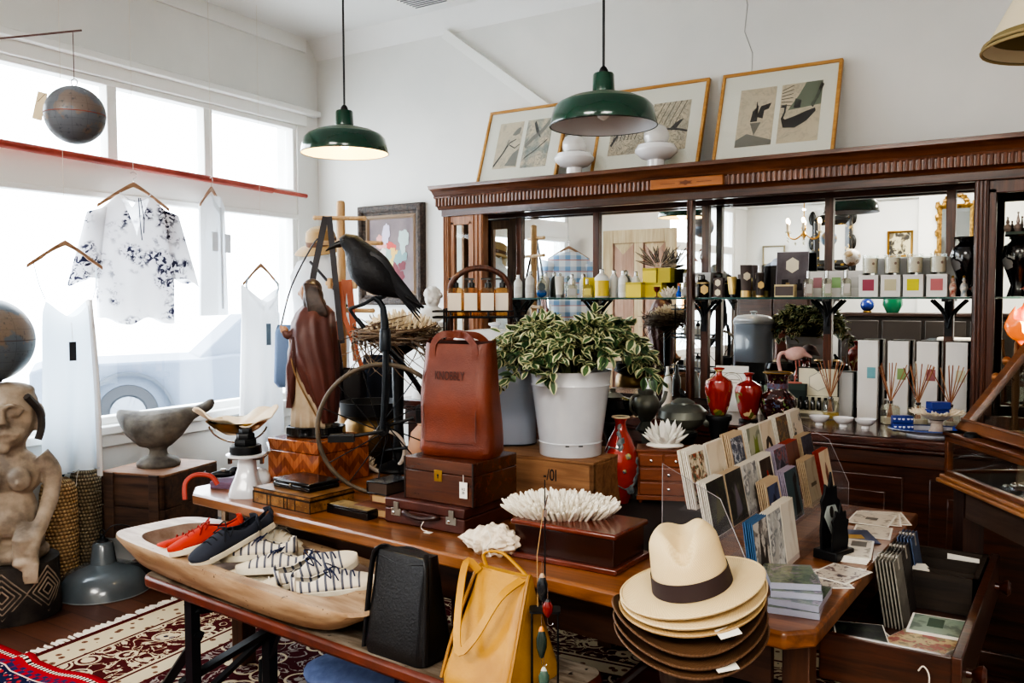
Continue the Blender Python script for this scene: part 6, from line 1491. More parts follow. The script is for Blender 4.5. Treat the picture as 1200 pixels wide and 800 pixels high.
part('body', MB().lathe([(0,0),(.02,0),(.02,.10),(.022,.103),(.022,.11),(.012,.112)], 20), DK, o); part('cap', MB().lathe([(.013,.11),(.014,.145),(0,.147)], 16), SILV, o); part('hexagon', hexp(.018,.0204,0,.055), GOLD, o); part('base_band', MB().lathe([(.0206,.0),(.0206,.008)], 20), GOLD, o)
carton('tall dark box at the back of the shelf behind the spray bottle', (-1.36,4.555,ZS), .055, .04, .145, mat('dark_box', (34,28,26), .5))
# poster card
o = thing('poster_card', 'grey advertising card with a cream hexagon and printed bottles on the shelf', 'sign', (-1.275,4.52,ZS), 0, rot=(-.10,0,.05))
part('card', MB().bb((-.078,-.002,0),(.078,.002,.205)), mat('poster_grey', (110,104,108), .7, c2=(92,84,88), sc=14), o)
part('card_border', MB().bb((-.080,-.0015,0),(-.077,.0025,.207)).bb((.077,-.0015,0),(.080,.0025,.207)).bb((-.08,-.0015,.204),(.08,.0025,.207)), mat('poster_edge', (190,188,196), .6), o)
part('hexagon', hexp(.036,.0022,0,.145), HEX, o)
part('printed_bottle', MB().bb((.022,-.003,.03),(.052,-.0022,.062)).bb((.030,-.003,.062),(.042,-.0022,.08)), mat('print_dark', (44,38,42), .7), o)
part('printed_bottle', MB().bb((-.05,-.0029,.02),(-.018,-.0022,.08)), mat('print_dark', (44,38,42), .7), o)
part('printed_tube', MB().face([(-.03,-.0033,.066),(-.036,-.0033,.025),(-.014,-.0033,.025),(-.010,-.0033,.066)][::-1]), mat('print_gold', (150,128,92), .7), o)
carton('low wide taupe and cream box in front of the poster card', (-1.285,4.452,ZS), .098, .05, .056, mat('cream_card', (214,196,150), .7), panel=DKC, ps=(.04,.96,.12,.86))
for i, (X, c, cn) in enumerate(((-1.165,(176,128,134),'rose'),(-1.075,(150,186,130),'green'),(-.985,(206,204,200),'grey'))):
    carton('white perfume carton with a %s panel behind its flask' % cn, (X+.012,4.55,ZS), .078, .045, .115, BOXW, group='perfume cartons', panel=mat('panel_'+cn, c, .7), ps=(.3,.85,.35,.75))
    flask('clear %s tinted flask with a tall silver cap on the shelf' % cn, (X-.012,4.462,ZS), .044, .115, mat('liquid_'+cn, tuple(int(v_*.5+115) for v_ in c), .1), mat('label_white', (222,218,212), .8), group='perfume flasks')
# scented candles on boxes
CW = mat('candle_wax', (236,224,204), .5)
for i, (X, c, cn) in enumerate(((-.888,(160,72,92),'wine red'),(-.79,(196,190,156),'beige'),(-.692,(214,206,40),'yellow'),(-.592,(196,116,118),'rose pink'))):
    carton('white candle box with a %s square label' % cn, (X,4.468,ZS), .086, .075, .092, BOXW, group='candle boxes', panel=mat('square_'+cn.split()[0], c, .7), ps=(.2,.8,.28,.80))
    o = thing('scented_candle', 'cream scented candle in glass on the %s labelled box' % cn, 'candle', (X,4.47,ZS+.0926), FACE, 'glass candles')
    part('tumbler', MB().lathe([(0,0),(.032,0),(.034,.003),(.037,.085),(.0345,.085),(.033,.008),(0,.008)], 26), GLASSC, o)
    part('wax', MB().lathe([(0,.009),(.0325,.009),(.034,.072),(0,.072)], 24), CW, o); part('wick', MB().tube([(0,0,.072),(0,0,.08)], .001, 5), INK, o)
    part('emblem', MB().lathe([(0,0),(.006,0),(.006,.0006),(0,.0006)], 14, M=tr(0,-.0356,.048) @ rotx(pi/2)), mat('label_ink', (150,130,116), .8), o)
    carton('glass-fronted carton behind the candle on the %s labelled box' % cn, (X+.035,4.56,ZS), .06, .04, .165, BOXG, group='cartons behind the candles')
for i, (X, c, lab) in enumerate(((-.528,(150,60,44),'tiny red and gold clown figurine at the right end of the shelf'),(-.482,(120,140,150),'tiny porcelain bottle figurine with gold top by the right pilaster'))):
    o = thing('porcelain_figurine', lab, 'figurine', (X,4.45,ZS), FACE)
    part('body', MB().lathe([(0,0),(.014,0),(.013,.02),(.018,.035),(.014,.05),(.006,.058),(.009,.066),(.004,.078),(0,.08)], 18), mat('figurine_%d' % i, c, .2, c2=(226,210,190), sc=60, coat=.5), o); part('gold_top', MB().ell((0,0,.08),.006), BRASS, o)
BV0 = 1
for o_ in [x for x in D.objects if x.parent is None and x.location.z > SH - .01 and x.location.z < 2 and 4.43 < x.location.y < 4.62 and -3 < x.location.x < -.46 and x.name.split('.')[0] != 'display_cabinet']:
    o_.scale = (1.0,1.0,1.12); o_.location.z = SH + .0006 + (o_.location.z - SH - .0006)*1.12
# black vase in the right end bay, with figurines
BV = spots('black_floral', (16,16,22), [(196,120,110),(150,150,150),(130,96,60)], 13)
vase('tall black vase with pink blossoms inside the right end bay of the cabinet', (-.268,4.50,ZS), [(0,0),(.05,0),(.046,.012),(.034,.05),(.05,.10),(.068,.15),(.074,.19),(.064,.225),(.042,.24),(.036,.25),(.04,.262),(.058,.27)], BV, BLACKG)
vase('second tall black blossom vase, on the shelf half hidden by the right pilaster', (-.478,4.535,SH+.0006), [(0,0),(.05,0),(.046,.012),(.034,.05),(.05,.10),(.068,.15),(.074,.19),(.064,.225),(.042,.24),(.036,.25),(.04,.262),(.058,.27)], BV, BLACKG)
k = MB().lathe([(0,.285),(.06,.285),(.06,.272),(0,.272)], 24)
q = solo('round_cover', k, mat('verdigris', (72,86,80), .5), 'greenish round lid on top of the tall black vase', 'lid', (-.268,4.50,ZS))
for i, (x, c) in enumerate(((-.05,(190,170,160)),(-.01,(200,180,176)),(.03,(170,120,100)))):
    q = thing('trinket', ['round silver pink trinket on the vase lid, left one','pale crown-like trinket in the middle of the vase lid','reddish silver trinket on the vase lid, right one'][i], 'trinket', (-.268+x,4.49,ZS+.2855), 0)
    part('body', MB().lathe([(0,0),(.012,.002),(.018,.016),(.014,.03),(.005,.036),(.008,.045),(.002,.06 + .02*(i > 0)),(0,.062+.02*(i > 0))], 14), mat('trinket_%d' % i, c, .25, .6), q); part('bead', MB().ell((0,0,.064+.02*(i > 0)),.005), CHROME, q)
# amber lamp
AMBG = mat('amber_glow', (255,206,130), .3, emit=4.0)
o = thing('amber_lamp', 'glowing amber glass lamp with petal rims and brass stem behind the slanted showcase', 'lamp', (-.255,4.22,.9505), FACE)
k = MB(); kb_ = MB()
for (x, z, r_, a) in ((-.02,.455,.07,.5),(.055,.50,.075,.2),(.06,.40,.06,-.4)):
    k.loft([[(q_*(1+.13*e_*sin(6*b2+x*40))*cos(b2), q_*(1+.13*e_*sin(6*b2+x*40))*sin(b2), zz_ + .014*e_*sin(6*b2+x*40)) for b2 in [2*pi*j/36 for j in range(36)]] for q_, zz_, e_ in ((.012,-.03,0),(r_*.7,-.01,.2),(r_,.03,.7),(r_*1.12,.06,1),(r_*1.0,.052,1),(r_*.62,.002,.3),(.01,-.015,0))], M=tr(x,-.02,z) @ rotx(.9) @ roty(a))
    kb_.ell((x,-.05,z+.01),(r_*.5,r_*.5,r_*.45))
part('glass_petals', k, mat('amber_glass', (226,112,36), .2, coat=.5, emit=.45), o); part('glowing_bulb', kb_, AMBG, o)
part('stem', MB().lathe([(0,0),(.07,0),(.065,.012),(.02,.03),(.012,.1),(.016,.2),(.01,.4),(0,.44)], 20), mat('aged_bronze', (96,66,40), .4, .7), o)
k = MB().tube(bez([(0,0,.30),(-.06,-.02,.34),(-.075,-.03,.42)], 10), .006, 6).tube(bez([(0,0,.24),(-.05,-.02,.27),(-.10,-.03,.26)], 10), .005, 6); part('branch', k, mat('aged_bronze', (96,66,40), .4, .7), o)
for p in ((-.10,-.03,.262),(-.06,-.035,.33)): part('bud', MB().ell(p, (.018,.016,.02)), mat('bud_bronze', (150,100,60), .35, .6), o)
l = D.lights.new('amber_bulb', 'POINT'); l.energy = 4; l.color = (1,.55,.2); l.shadow_soft_size = .01; q = D.objects.new('amber_bulb', l); C.objects.link(q); q.parent = o; q.location = (0,-.09,.47)

# ------------------------------------------------------------------ counter goods (z = .95)
ZC = .9505
# tall diffuser cartons and reed diffusers
TC_ = [(1010,493,(120,176,186),'teal'),(1053,496,(140,166,110),'green'),(1086,498,(160,100,104),'mauve'),(1120,500,(206,204,180),'cream')]
for i, (X, c, cn) in enumerate(((-.905,(120,176,186),'teal'),(-.768,(140,166,110),'green'),(-.640,(160,100,104),'mauve'),(-.515,(206,206,180),'cream'))):
    carton('tall white diffuser carton with a %s square, standing against the mirror' % cn, (X,4.555,ZC), .092, .055, .385, BOXW, rz=.03, group='tall diffuser cartons', panel=mat('diff_'+cn, c, .7), ps=(.48,.9,.52,.66))
rn = random.Random(9); REED = mat('reed_brown', (142,84,58), .7); REED2 = mat('reed_tan', (176,132,96), .7)
for i, (p, c) in enumerate((((-1.101, 4.393, 0.950),'amber'),((-0.733, 4.355, 0.950),'clear'),((-0.606, 4.373, 0.950),'clear'),((-0.456, 4.406, 0.950),'olive'))):
    p = ((-1.055,4.43),(-.775,4.40),(-.655,4.40),(-.520,4.385))[i]
    o = thing('reed_diffuser', ['reed diffuser with amber oil, first from the left on the counter','second reed diffuser from the left, before the green labelled carton','third reed diffuser, behind the coral dish, before the mauve label','fourth reed diffuser, nearest the right pilaster'][i], 'diffuser', (p[0],p[1],ZC), FACE, 'reed diffusers on the counter')
    part('bottle', MB().loft([[(x*s, y*s, z) for x, y in rrect(.075, .06, .012, 4)] for z, s in ((0,1),(.078,1),(.088,.8),(.092,.3),(.105,.28))]), CLRB, o)
    part('oil', MB().bb((-.033,-.026,.004),(.033,.026,.034)), mat('oil_%d' % (i == 0), (206,176,84) if i in (0,3) else (222,214,196), .1), o)
    part('neck_ring', MB().lathe([(.012,.098),(.014,.11),(.010,.112)], 14), CHROME, o)
    k = MB()
    for j in range(9):
        a = -.45 + .9*j/8 + rn.uniform(-.03,.03); L_ = .285; k.slot(j % 2); k.tube([(-.02*sin(a)*1.5, 0, .03),(0,0,.105) if 0 else (sin(a)*.0,rn.uniform(-.004,.004),.105),(sin(a)*L_*.62, rn.uniform(-.05,.03), .105+L_*.65*cos(a))], .0023, 5)
    part('reeds', k, [REED, REED2], o)
# open sample case with vials
o = thing('sample_case', 'open cream card case of dark sample vials on the counter', 'box', (-1.13,4.46,ZC), .08)
CRD = mat('cream_card2', (214,208,184), .7); KRB = mat('case_black', (44,42,38), .6)
part('tray', MB().bb((-.10,-.05,0),(.10,.05,.035)).bb((-.10,.035,.035),(.10,.05,.10)).add([(-.1,-.05,.035),(-.1,.05,.10),(-.1,.05,.035),(-.094,-.05,.035),(-.094,.05,.10),(-.094,.05,.035)],[(0,1,2),(5,4,3),(0,3,4,1)]).add([(.094,-.05,.035),(.094,.05,.10),(.094,.05,.035),(.1,-.05,.035),(.1,.05,.10),(.1,.05,.035)],[(0,1,2),(5,4,3),(0,3,4,1)]), CRD, o)
part('front_band', MB().bb((-.1,-.0512,.004),(.1,-.0504,.022)), mat('olive_band', (116,112,96), .7), o)
ld = part('lid', MB().bb((-.10,.05,.095),(.10,.056,.245)), KRB, o); part('lid_print', MB().bb((-.093,.0485,.102),(.093,.0495,.238)), CRD, ld); part('lid_hexagon', hexp(.045,-.0482,0,.172), mat('hex_pale', (228,222,200), .7), ld); part('hex_outline', MB().tube([(.047*sin(i*pi/3),.0478,.172+.047*cos(i*pi/3)) for i in range(7)], .0012, 4), GREYL, ld); part('lid_medallion', MB().face([(-.02,.0481,.238),(.02,.0481,.238),(0,.0481,.222)][::-1]), KRB, ld)
for i in range(6):
    q = thing('sample_vial', 'dark glass sample vial in the open case, %s from the left' % ('first','second','third','fourth','fifth','sixth')[i], 'vial', tuple(Vector((-1.13,4.46,ZC)) + Matrix.Rotation(.08,3,'Z') @ Vector((-.075+.03*i,.0,.0355))), .08, 'sample vials')
    part('body', MB().lathe([(0,0),(.011,0),(.011,.045),(.007,.05)], 14), mat('vial_dark', (34,30,24), .15, coat=.5), q); part('cap', MB().cyl((0,0,.05),.008,.014), BLACKG, q)
# white bowls
for i, p in enumerate(((-1.046, 4.190, 0.950),(-0.939, 4.193, 0.950),(-0.842, 4.192, 0.950))):
    o = thing('white_bowl', ['small white footed bowl on the counter edge, left of three','small white footed bowl on the counter edge, middle of three','small white footed bowl on the counter edge, right of three'][i], 'bowl', (p[0],p[1],ZC), 0, 'small white bowls')
    part('bowl', MB().lathe([(.016,.012),(.03,.018),(.044,.034),(.047,.044),(.044,.044),(.038,.032),(.02,.02),(0,.018)], 28), MILK, o); part('foot', MB().lathe([(0,0),(.018,0),(.016,.012),(.0165,.014)], 22), MILK, o)
# platter with coral dish and blue soaps
p = (-.56,4.13)
o = thing('oval_platter', 'blue and white oval platter near the right end of the counter', 'plate', (p[0],p[1],ZC), .2)
part('dish', MB().lathe([(0,.006),(.10,.006),(.15,.018),(.175,.026),(.175,.030),(.15,.024),(.10,.012),(0,.012)], 44, sx=1.0, sy=.62), mat('platter_white', (206,210,222), .15, coat=.5), o); part('foot', MB().lathe([(0,0),(.10,0),(.10,.008),(0,.008)], 32, sx=1, sy=.62), mat('platter_white', (206,210,222), .15), o)
part('blue_rim', MB().tube([(.170*cos(a), .106*sin(a), .0285) for a in [2*pi*i/48 for i in range(49)]], .004, 5), mat('willow_blue', (60,80,140), .3), o); part('centre_glaze', MB().lathe([(0,.0126),(.11,.0135)], 36, sx=1, sy=.62), mat('glaze_blue', (96,112,160), .15), o)
o = thing('coral_dish', 'small footed dish with a frilled cream coral rim on the platter', 'dish', (p[0]+.02,p[1],ZC+.0135), 0)
part('pedestal', MB().lathe([(0,0),(.034,0),(.026,.02),(.022,.04),(.03,.055),(0,.055)], 22), mat('shell_grey', (186,170,156), .6, c2=(150,134,124), sc=30), o)
k = MB().lathe([(0,.055),(.04,.06),(.085,.085),(.09,.092),(.08,.09),(.03,.068),(0,.066)], 30); rn = random.Random(4)
for i in range(130):
    a = 2*pi*i/130; r_ = .082 + rn.uniform(-.012,.012); d = Vector((cos(a)*rn.uniform(.4,1.1), sin(a)*rn.uniform(.4,1.1), rn.uniform(.1,.9))).normalized(); q = Vector((r_*cos(a), r_*sin(a), .085)); k.tube([q, q+d*.015, q+d*.022], [.005,.0045,.001], 5)
part('coral_rim', k, CORC, o)
m, t, b = raw('blue_wrapper'); s_ = t.sep(t.co()); dts = t.vor(t.co((1,1,1)), 55.0, 'Distance', 'F1', .2); bw = t.m('LESS_THAN', t.m('ABSOLUTE', t.m('SUBTRACT', s_[2], .016)), .006)
t.l.new(t.mix(t.m('MULTIPLY', bw, t.m('LESS_THAN', dts, .34)), (36,56,140), (220,222,230)), b.inputs['Base Color']); b.inputs['Roughness'].default_value = .3; BLW = m
for i, (dx, dy, dz, rz, lab) in enumerate(((-.115,-.012,.0135,.25,'blue and white wrapped soap box on the platter, front left, lower'),(-.125,.03,.0135,.0,'blue and white wrapped soap box leaning behind the lower one'),(-.118,.0,.0463,.15,'blue and white wrapped soap box on top of the left pile'),(.02,0,.083,.5,'blue and white wrapped soap box lying in the coral dish, lower'),(.025,-.002,.1158,.35,'blue and white wrapped soap box lying in the coral dish, upper'),(.125,.01,.016,-.3,'dark blue wrapped soap box at the right side of the platter'))):
    q = thing('soap_box', lab, 'box', (p[0]+dx,p[1]+dy,ZC+dz), FACE+rz-.3, 'blue wrapped soaps')
    w_, d_, h_ = (.085,.035,.032) if i < 3 else (.085,.05,.032)
    part('body', MB().bb((-w_/2,-d_/2,0),(w_/2,d_/2,h_)), BLW, q, bev=.003); part('end_flap', MB().bb((w_/2,-d_/2+.003,.003),(w_/2+.001,d_/2-.003,h_-.003)), mat('wrapper_dark', (28,40,104), .4), q)
# small stock behind the vases
carton('small cream carton with a dark printed square right of the cloisonne vase', (-1.27,4.40,ZC), .11, .07, .085, mat('carton_cream', (226,222,208), .7), panel=DKC, ps=(.38,.62,.5,.66))
carton('dark green gift box behind the cream carton on the counter', (-1.25,4.52,ZC), .13, .08, .16, mat('box_bottle_green', (34,46,42), .5), panel=mat('green_lid', (52,68,60), .5), ps=(.02,.98,.8,.99))
carton('dark gift box behind the right red vase on the counter', (-1.50,4.52,ZC), .13, .08, .12, mat('box_charcoal', (38,38,40), .5), panel=mat('grey_top', (120,120,116), .6), ps=(.02,.98,.82,.99))
carton('pale green small box left of the dark green gift box', (-1.37,4.54,ZC), .075, .06, .14, mat('box_sage', (120,136,116), .6))
carton('grey carton left of the sample case against the mirror', (-1.03,4.575,ZC), .10, .04, .22, BOXG)
o = thing('info_card', 'white printed information card standing behind the red vases', 'sign', (-1.52,4.50,ZC+.12), 0, rot=(-.15,0,.15))
o.location = (-1.56,4.44,ZC)
part('card', MB().bb((-.085,-.0015,.0),(.085,.0015,.24)), mat('card_white', (232,230,224), .7), o); part('printed_arch', MB().tube(arc((0,-.002,.15), .055, 0, pi, 18), .0015, 4).tube(arc((0,-.002,.15), .045, 0, pi, 18), .001, 4), mat('print_olive', (140,136,120), .8), o); part('printed_lines', MB().bb((-.04,-.0022,.165),(.04,-.0016,.169)).bb((-.03,-.0022,.15),(.03,-.0016,.153)).bb((-.07,-.0022,.20),(.07,-.0016,.203)), mat('print_olive', (140,136,120), .8), o)
for i, (X, Y, w_, h_, c, lab) in enumerate(((-1.95,4.30,.06,.16,(206,204,192),'white glass bottle with narrow neck right of the plant'),(-1.88,4.36,.05,.23,(214,216,210),'tall white bottle with pointed stopper right of the plant'),(-1.835,4.25,.055,.15,(222,214,200),'short cream lidded jar behind the teapot'),(-2.02,4.42,.05,.20,(220,222,218),'white slim bottle nearest the plant on the counter'),(-1.62,4.36,.05,.13,(60,56,52),'dark jar behind the left red vase'),(-1.66,4.47,.05,.11,(48,48,50),'black jar beside the centre post'),(-1.43,4.42,.03,.11,(220,212,196),'slim cream bottle between the red vases, left'),(-1.395,4.42,.03,.115,(224,216,204),'slim cream bottle between the red vases, right'))):
    bottle(lab, (X,Y,ZC), w_, h_, mat('stock_%d' % i, c, .3), mat('stock_%d' % i, c, .3), shoulder=.62, capr=.17)
for i in range(4): bottle(('first','second','third','fourth')[i] + ' white pump bottle in the row at the foot of the mirror', (-1.46+.075*i,4.585,ZC+.0), .05, .15, WHB, BLACKG, group='white pump bottles at the mirror', label=mat('floral_label', (190,178,160), .8))

# ------------------------------------------------------------------ left side of the room
CARV = mat('weathered_carving', (168,152,134), .75, c2=(112,100,88), sc=7, bump=.5, bs=26, lo=.42, hi=.64, det=7)
DARKC = mat('dark_carving', (66,60,56), .7, c2=(38,34,34), sc=9, bump=.4, bs=30)
FX, FY = -4.396, 2.20
o = thing('carved_figure', 'weathered carved wooden seated ancestor figure carrying the large globe on its head', 'statue', (FX,FY,0), FACE+.28)
k = MB().lathe([(0,0),(.205,0),(.21,.01),(.205,.275),(0,.28)], 40)
dm = part('drum', k, DARKC, o)
k = MB()
for j in range(4):
    r_ = .028 + .026*j
    for (x0, z0, x1, z1) in ((0,r_,r_,0),(r_,0,0,-r_),(0,-r_,-r_,0),(-r_,0,0,r_)):
        for a_ in (-1.57-.0, -.55):
            pts = []
            for u in (0,.5,1):
                x = x0 + (x1-x0)*u; z = z0 + (z1-z0)*u; an = a_ + x/.205; pts.append((.206*cos(an), .206*sin(an), .145 + z*1.05))
            k.tube(pts, .0045, 5)
part('diamond_carving', k, CARV, dm)
k = MB()
k.ell((0,0,.31),(.17,.16,.06)); 
k.ell((0,.0,.50),(.125,.105,.16)).ell((0,-.04,.47),(.105,.085,.09)); k.ell((0,.0,.70),(.15,.095,.13))
for s in (-1, 1):
    k.ell((s*.062,-.085,.68),(.052,.042,.06)).ell((s*.062,-.125,.668),(.012,.012,.012))
    k.tube(bez([(s*.13,.0,.775),(s*.185,-.0,.70),(s*.185,-.02,.60),(s*.165,-.08,.50),(s*.135,-.16,.40),(s*.125,-.19,.33)], 20), [.055,.052,.05,.048,.046,.044,.042,.04,.04,.04,.04,.038,.036,.036,.036,.036,.034,.034,.034,.034,.034][:21], 10)
    k.tube(bez([(s*.07,-.02,.36),(s*.11,-.15,.46),(s*.09,-.18,.40),(s*.08,-.17,.30)], 14), [.07]*5+[.06]*5+[.05]*6, 10) if 0 else k.tube([(s*.08,.0,.36),(s*.10,-.12,.42),(s*.095,-.16,.40),(s*.085,-.15,.29)], [.07,.062,.058,.048], 10)
    k.ell((s*.085,-.18,.30),(.045,.06,.025))
    k.ell((s*.13,-.195,.30),(.034,.03,.045))
    for f in range(4): k.tube([(s*(.105+.018*f),-.215,.30),(s*(.103+.018*f),-.228,.25),(s*(.103+.018*f),-.222,.205)], [.0095,.009,.007], 7)
    k.tube([(s*.098,-.20,.31),(s*.085,-.22,.27)], [.011,.009], 7)
k.tube([(0,.0,.78),(0,-.0,.86)], .075, 12)
k.ell((0,-.0,.985),(.125,.125,.165)).ell((0,-.03,.90),(.10,.11,.08)).ell((0,.03,1.04),(.13,.12,.10))
k.tube(bez([(0,-.12,1.05),(0,-.145,1.0),(0,-.155,.955)], 8), [.014,.018,.02,.024,.026,.026,.028,.03,.03][:9], 8); k.ell((-.022,-.135,.952),.016).ell((.022,-.135,.952),.016)
for s in (-1, 1):
    k.ell((s*.052,-.108,1.005),(.032,.022,.022)); k.tube(bez([(s*.012,-.13,1.03),(s*.05,-.132,1.045),(s*.095,-.10,1.02)], 8), .011, 7)
    k.tube(bez([(s*.125,.02,1.03),(s*.142,.02,.98),(s*.13,.01,.90)], 8), .020, 7)
k.tube(bez([(-.07,-.105,.90),(-.03,-.132,.912),(0,-.132,.905),(.03,-.132,.912),(.07,-.105,.90)], 14), .013, 8); k.tube(bez([(-.06,-.105,.888),(0,-.13,.876),(.06,-.105,.888)], 10), .014, 8)
k.ell((0,-.115,.845),(.035,.025,.035)); k.ell((0,.02,1.10),(.12,.11,.045))
part('body', k, CARV, o, remesh=.008, sm=2)
for s in (-1,1): part('hair_band', MB().tube(bez([(s*.10,-.07,1.08),(s*.14,-.01,1.0),(s*.145,.0,.92),(s*.13,-.01,.86)], 12), .018, 7), DARKC, o)
RAD = .205; GB = globe_mat('big_globe_map', (92,102,112), (122,108,96), (44,46,52))
gz = 1.145 + RAD
o = thing('antique_globe', 'large antique brown and blue world globe resting on the carved figure head', 'globe', (FX-.075,FY-.045,gz), 1.2, )
part('sphere', MB().ell((0,0,0), RAD, 48, 32), GB, o); part('equator_band', MB().tube(arc((0,0,0), RAD, 0, 2*pi, 48, 'xy'), .0016, 5), mat('equator_brown', (70,50,44), .6), o); part('rest_ring', MB().tube(arc((0,0,-RAD+.004), .05, 0, 2*pi, 24, 'xy'), .006, 6), DARKC, o)
# woven baskets
def woven(n, c, c2):
    m, t, b = raw(n); v = t.co(); s = t.sep(v); an = t.m('ARCTAN2', s[1], s[0]); row = t.m('MULTIPLY', s[2], 52)
    w_ = t.m('SINE', t.m('ADD', t.m('MULTIPLY', an, 30), t.m('MULTIPLY', t.m('FLOOR', row), 2.1))); h = t.m('MULTIPLY', t.m('ADD', t.m('MULTIPLY', w_, .35), .65), t.m('SINE', t.m('MULTIPLY', t.m('FRACT', row), pi)))
    t.l.new(t.mix(t.ramp(h, [(.1, 0.0),(.75, 1.0)]), c2, c), b.inputs['Base Color']); b.inputs['Roughness'].default_value = .85; t.l.new(t.bump(h, .9, .012), b.inputs['Normal']); return m
W1 = woven('woven_straw', (214,180,132), (130,98,66)); W2 = woven('woven_grey', (168,150,120), (88,76,60))
for i, (p, m_, r_, h, lab) in enumerate((((-4.565, 2.531, 0.414)[:2],W1,.092,.60,'tall light brown woven rope basket next to the carved figure'),((-4.600, 2.703, 0.373)[:2],W2,.083,.625,'tall greyer woven rope basket with a paper tag, right of the lighter one'))):
    o = thing('woven_basket', lab, 'basket', (p[0],p[1],0), 0, 'tall woven baskets')
    part('body', MB().lathe([(0,0),(r_*.95,0),(r_,.03),(r_*1.03,h*.5),(r_,h*.86),(r_*.86,h*.95),(r_*.5,h*.995),(0,h)], 40), m_, o); part('top_knot', MB().lathe([(r_*.25,h-.004),(r_*.25,h+.004),(0,h+.008)], 16), m_, o)
    if i: part('tag_string', MB().tube(bez([(.0,-.02,h),(.03,-.06,h-.02),(.05,-r_-.004,h-.12),(.04,-r_-.006,h-.19)], 12), .002, 5), STRING, o); part('paper_tag', MB().box((.038,-r_-.008,h-.215),(.034,.002,.05)), TAG, o)
solo('teal_scarf', MB().tube([(0,0,0),(.03,.01,.06),(.01,.02,.13)], [.016,.022,.012], 8, flat=.4).tube([(.03,0,0),(.06,.01,.05),(.09,.02,.12)], [.014,.02,.012], 8, flat=.4), mat('teal_cloth', (30,100,120), .8, c2=(20,60,84), sc=30), 'knotted teal cloth sticking up behind the light woven basket', 'cloth', (-4.585, 2.542, 0.409)[:2] + (.606,), .4)
# grey enamel lamp shade on the floor
o = thing('enamel_lamp_shade', 'large grey enamel industrial lamp shade standing on the floorboards', 'lamp shade', (-4.345,2.64,.001), .4)
o.scale = (.93,)*3
GE = mat('grey_enamel', (96,104,110), .22, coat=.6, c2=(82,90,96), sc=4); 
part('shade', MB().lathe([(.246,0),(.25,.006),(.244,.03),(.225,.085),(.19,.122),(.13,.145),(.085,.158),(.07,.163)], 48), GE, o)
part('neck', MB().lathe([(.072,.16),(.070,.17),(.056,.27),(.050,.278),(.02,.284)], 32), GE, o); part('rim', MB().tube(arc((0,0,.004), .249, 0, 2*pi, 48, 'xy'), .004, 6), mat('rim_grey', (120,126,130), .4), o)
part('cap', MB().lathe([(.032,.278),(.03,.292),(.014,.30),(.012,.318),(0,.32)], 16), BLACKM, o); part('hook', MB().tube(arc((0,0,.335), .016, 0, 2*pi, 14), .0035, 6), BLACKM, o)
part('cord', MB().tube(bez([(0,0,.31),(.05,.03,.37),(.14,.09,.34),(.22,.16,.2),(.26,.2,.04)], 20), .004, 6), BLACKM, o)
part('maker_label', MB().box((.196,-.075,.07),(.002,.05,.035),(0,-.45,-.36)), mat('label_black', (26,28,30), .5), o)
# dark trunk and bamboo pole behind the lamp
o = thing('leather_chest', 'low dark leather chest with a bamboo rail under the wooden crate', 'chest', (-4.47,2.93,0), .12)
part('body', MB().bb((0,0,0),(.50,.38,.19)), mat('trunk_black', (40,30,28), .6), o, bev=.01); part('lid', MB().bb((-.004,-.004,.192),(.504,.384,.26)), mat('trunk_black', (40,30,28), .6), o, bev=.01); part('tag', MB().box((.34,-.006,.17),(.02,.002,.03)), PAPER, o)
part('bamboo_rail', MB().tube([(-.02,-.018,.245),(.54,-.018,.245)], .014, 8).lathe([(.016,-.02),(.018,0),(.016,.02)], 10, M=tr(.30,-.018,.245) @ roty(pi/2)), mat('bamboo_dark', (92,60,42), .45), o)
# old crate with stone vessel
CR = wood('crate_dark', (86,60,44), (46,32,26), 0, .7, 2, 0, .3); CRL = wood('crate_top', (150,112,84), (110,78,56), 0, .65, 2, 0, .2)
ca = WR + pi/2
CZ = .535
c0 = Vector((-4.048, 2.809, 0.620)); cR = Vector((-4.362, 3.372, 0.620)); cL = Vector((-4.448, 2.702, 0.620))
ex = (c0 - cL); Lx = ex.length; ang = atan2(ex.y, ex.x)
o = thing('wooden_crate', 'dark old wooden crate under the window with a paler top board', 'crate', (cL.x, cL.y, 0), ang)
Ly = .44
k = MB()
for z in (.264,.438): k.bb((0,0,z),(Lx,.02,z+.170)).bb((Lx-.02,0,z),(Lx,Ly,z+.170)).bb((0,Ly-.02,z),(Lx,Ly,z+.170)).bb((0,0,z),(.02,Ly,z+.170))
part('boards', k, CR, o, bev=.003)
part('top_board', MB().bb((0,0,.608),(Lx,Ly,.62)), CRL, o, bev=.003)
for x in (.03,Lx-.09): part('batten', MB().bb((x,-.015,.262),(x+.06,0,.618)), CR, o, bev=.003)
cm = (c0 + cR)/2
sp = Vector((-4.322, 2.969, 0.620))
STONE = mat('grey_stone', (118,112,104), .85, c2=(76,72,68), sc=9, bump=.4, bs=26)
o = thing('stone_boat_vessel', 'grey stone boat-shaped mortar vessel with a club handle on the crate', 'vessel', (sp.x, sp.y, .6205), FACE+.02)
k = MB(); rings = []
for x, zc, w_, h_ in ((-.225,.285,.012,.02),(-.205,.270,.035,.045),(-.16,.235,.075,.075),(-.09,.205,.105,.10),(0,.20,.12,.112),(.07,.215,.11,.105),(.13,.245,.08,.08),(.17,.275,.05,.055),(.20,.292,.034,.036),(.25,.318,.030,.031),(.285,.335,.036,.034),(.305,.346,.026,.026),(.315,.35,.008,.008)):
    rings.append([(x, w_*cos(t_), zc + h_*sin(t_)) for t_ in [2*pi*j/20 for j in range(20)]])
k.loft(rings); k.lathe([(0,0),(.115,0),(.118,.02),(.10,.04),(.05,.06),(.045,.09),(.07,.12),(.0,.14)], 28)
part('body', k, STONE, o, remesh=.006, sm=2)
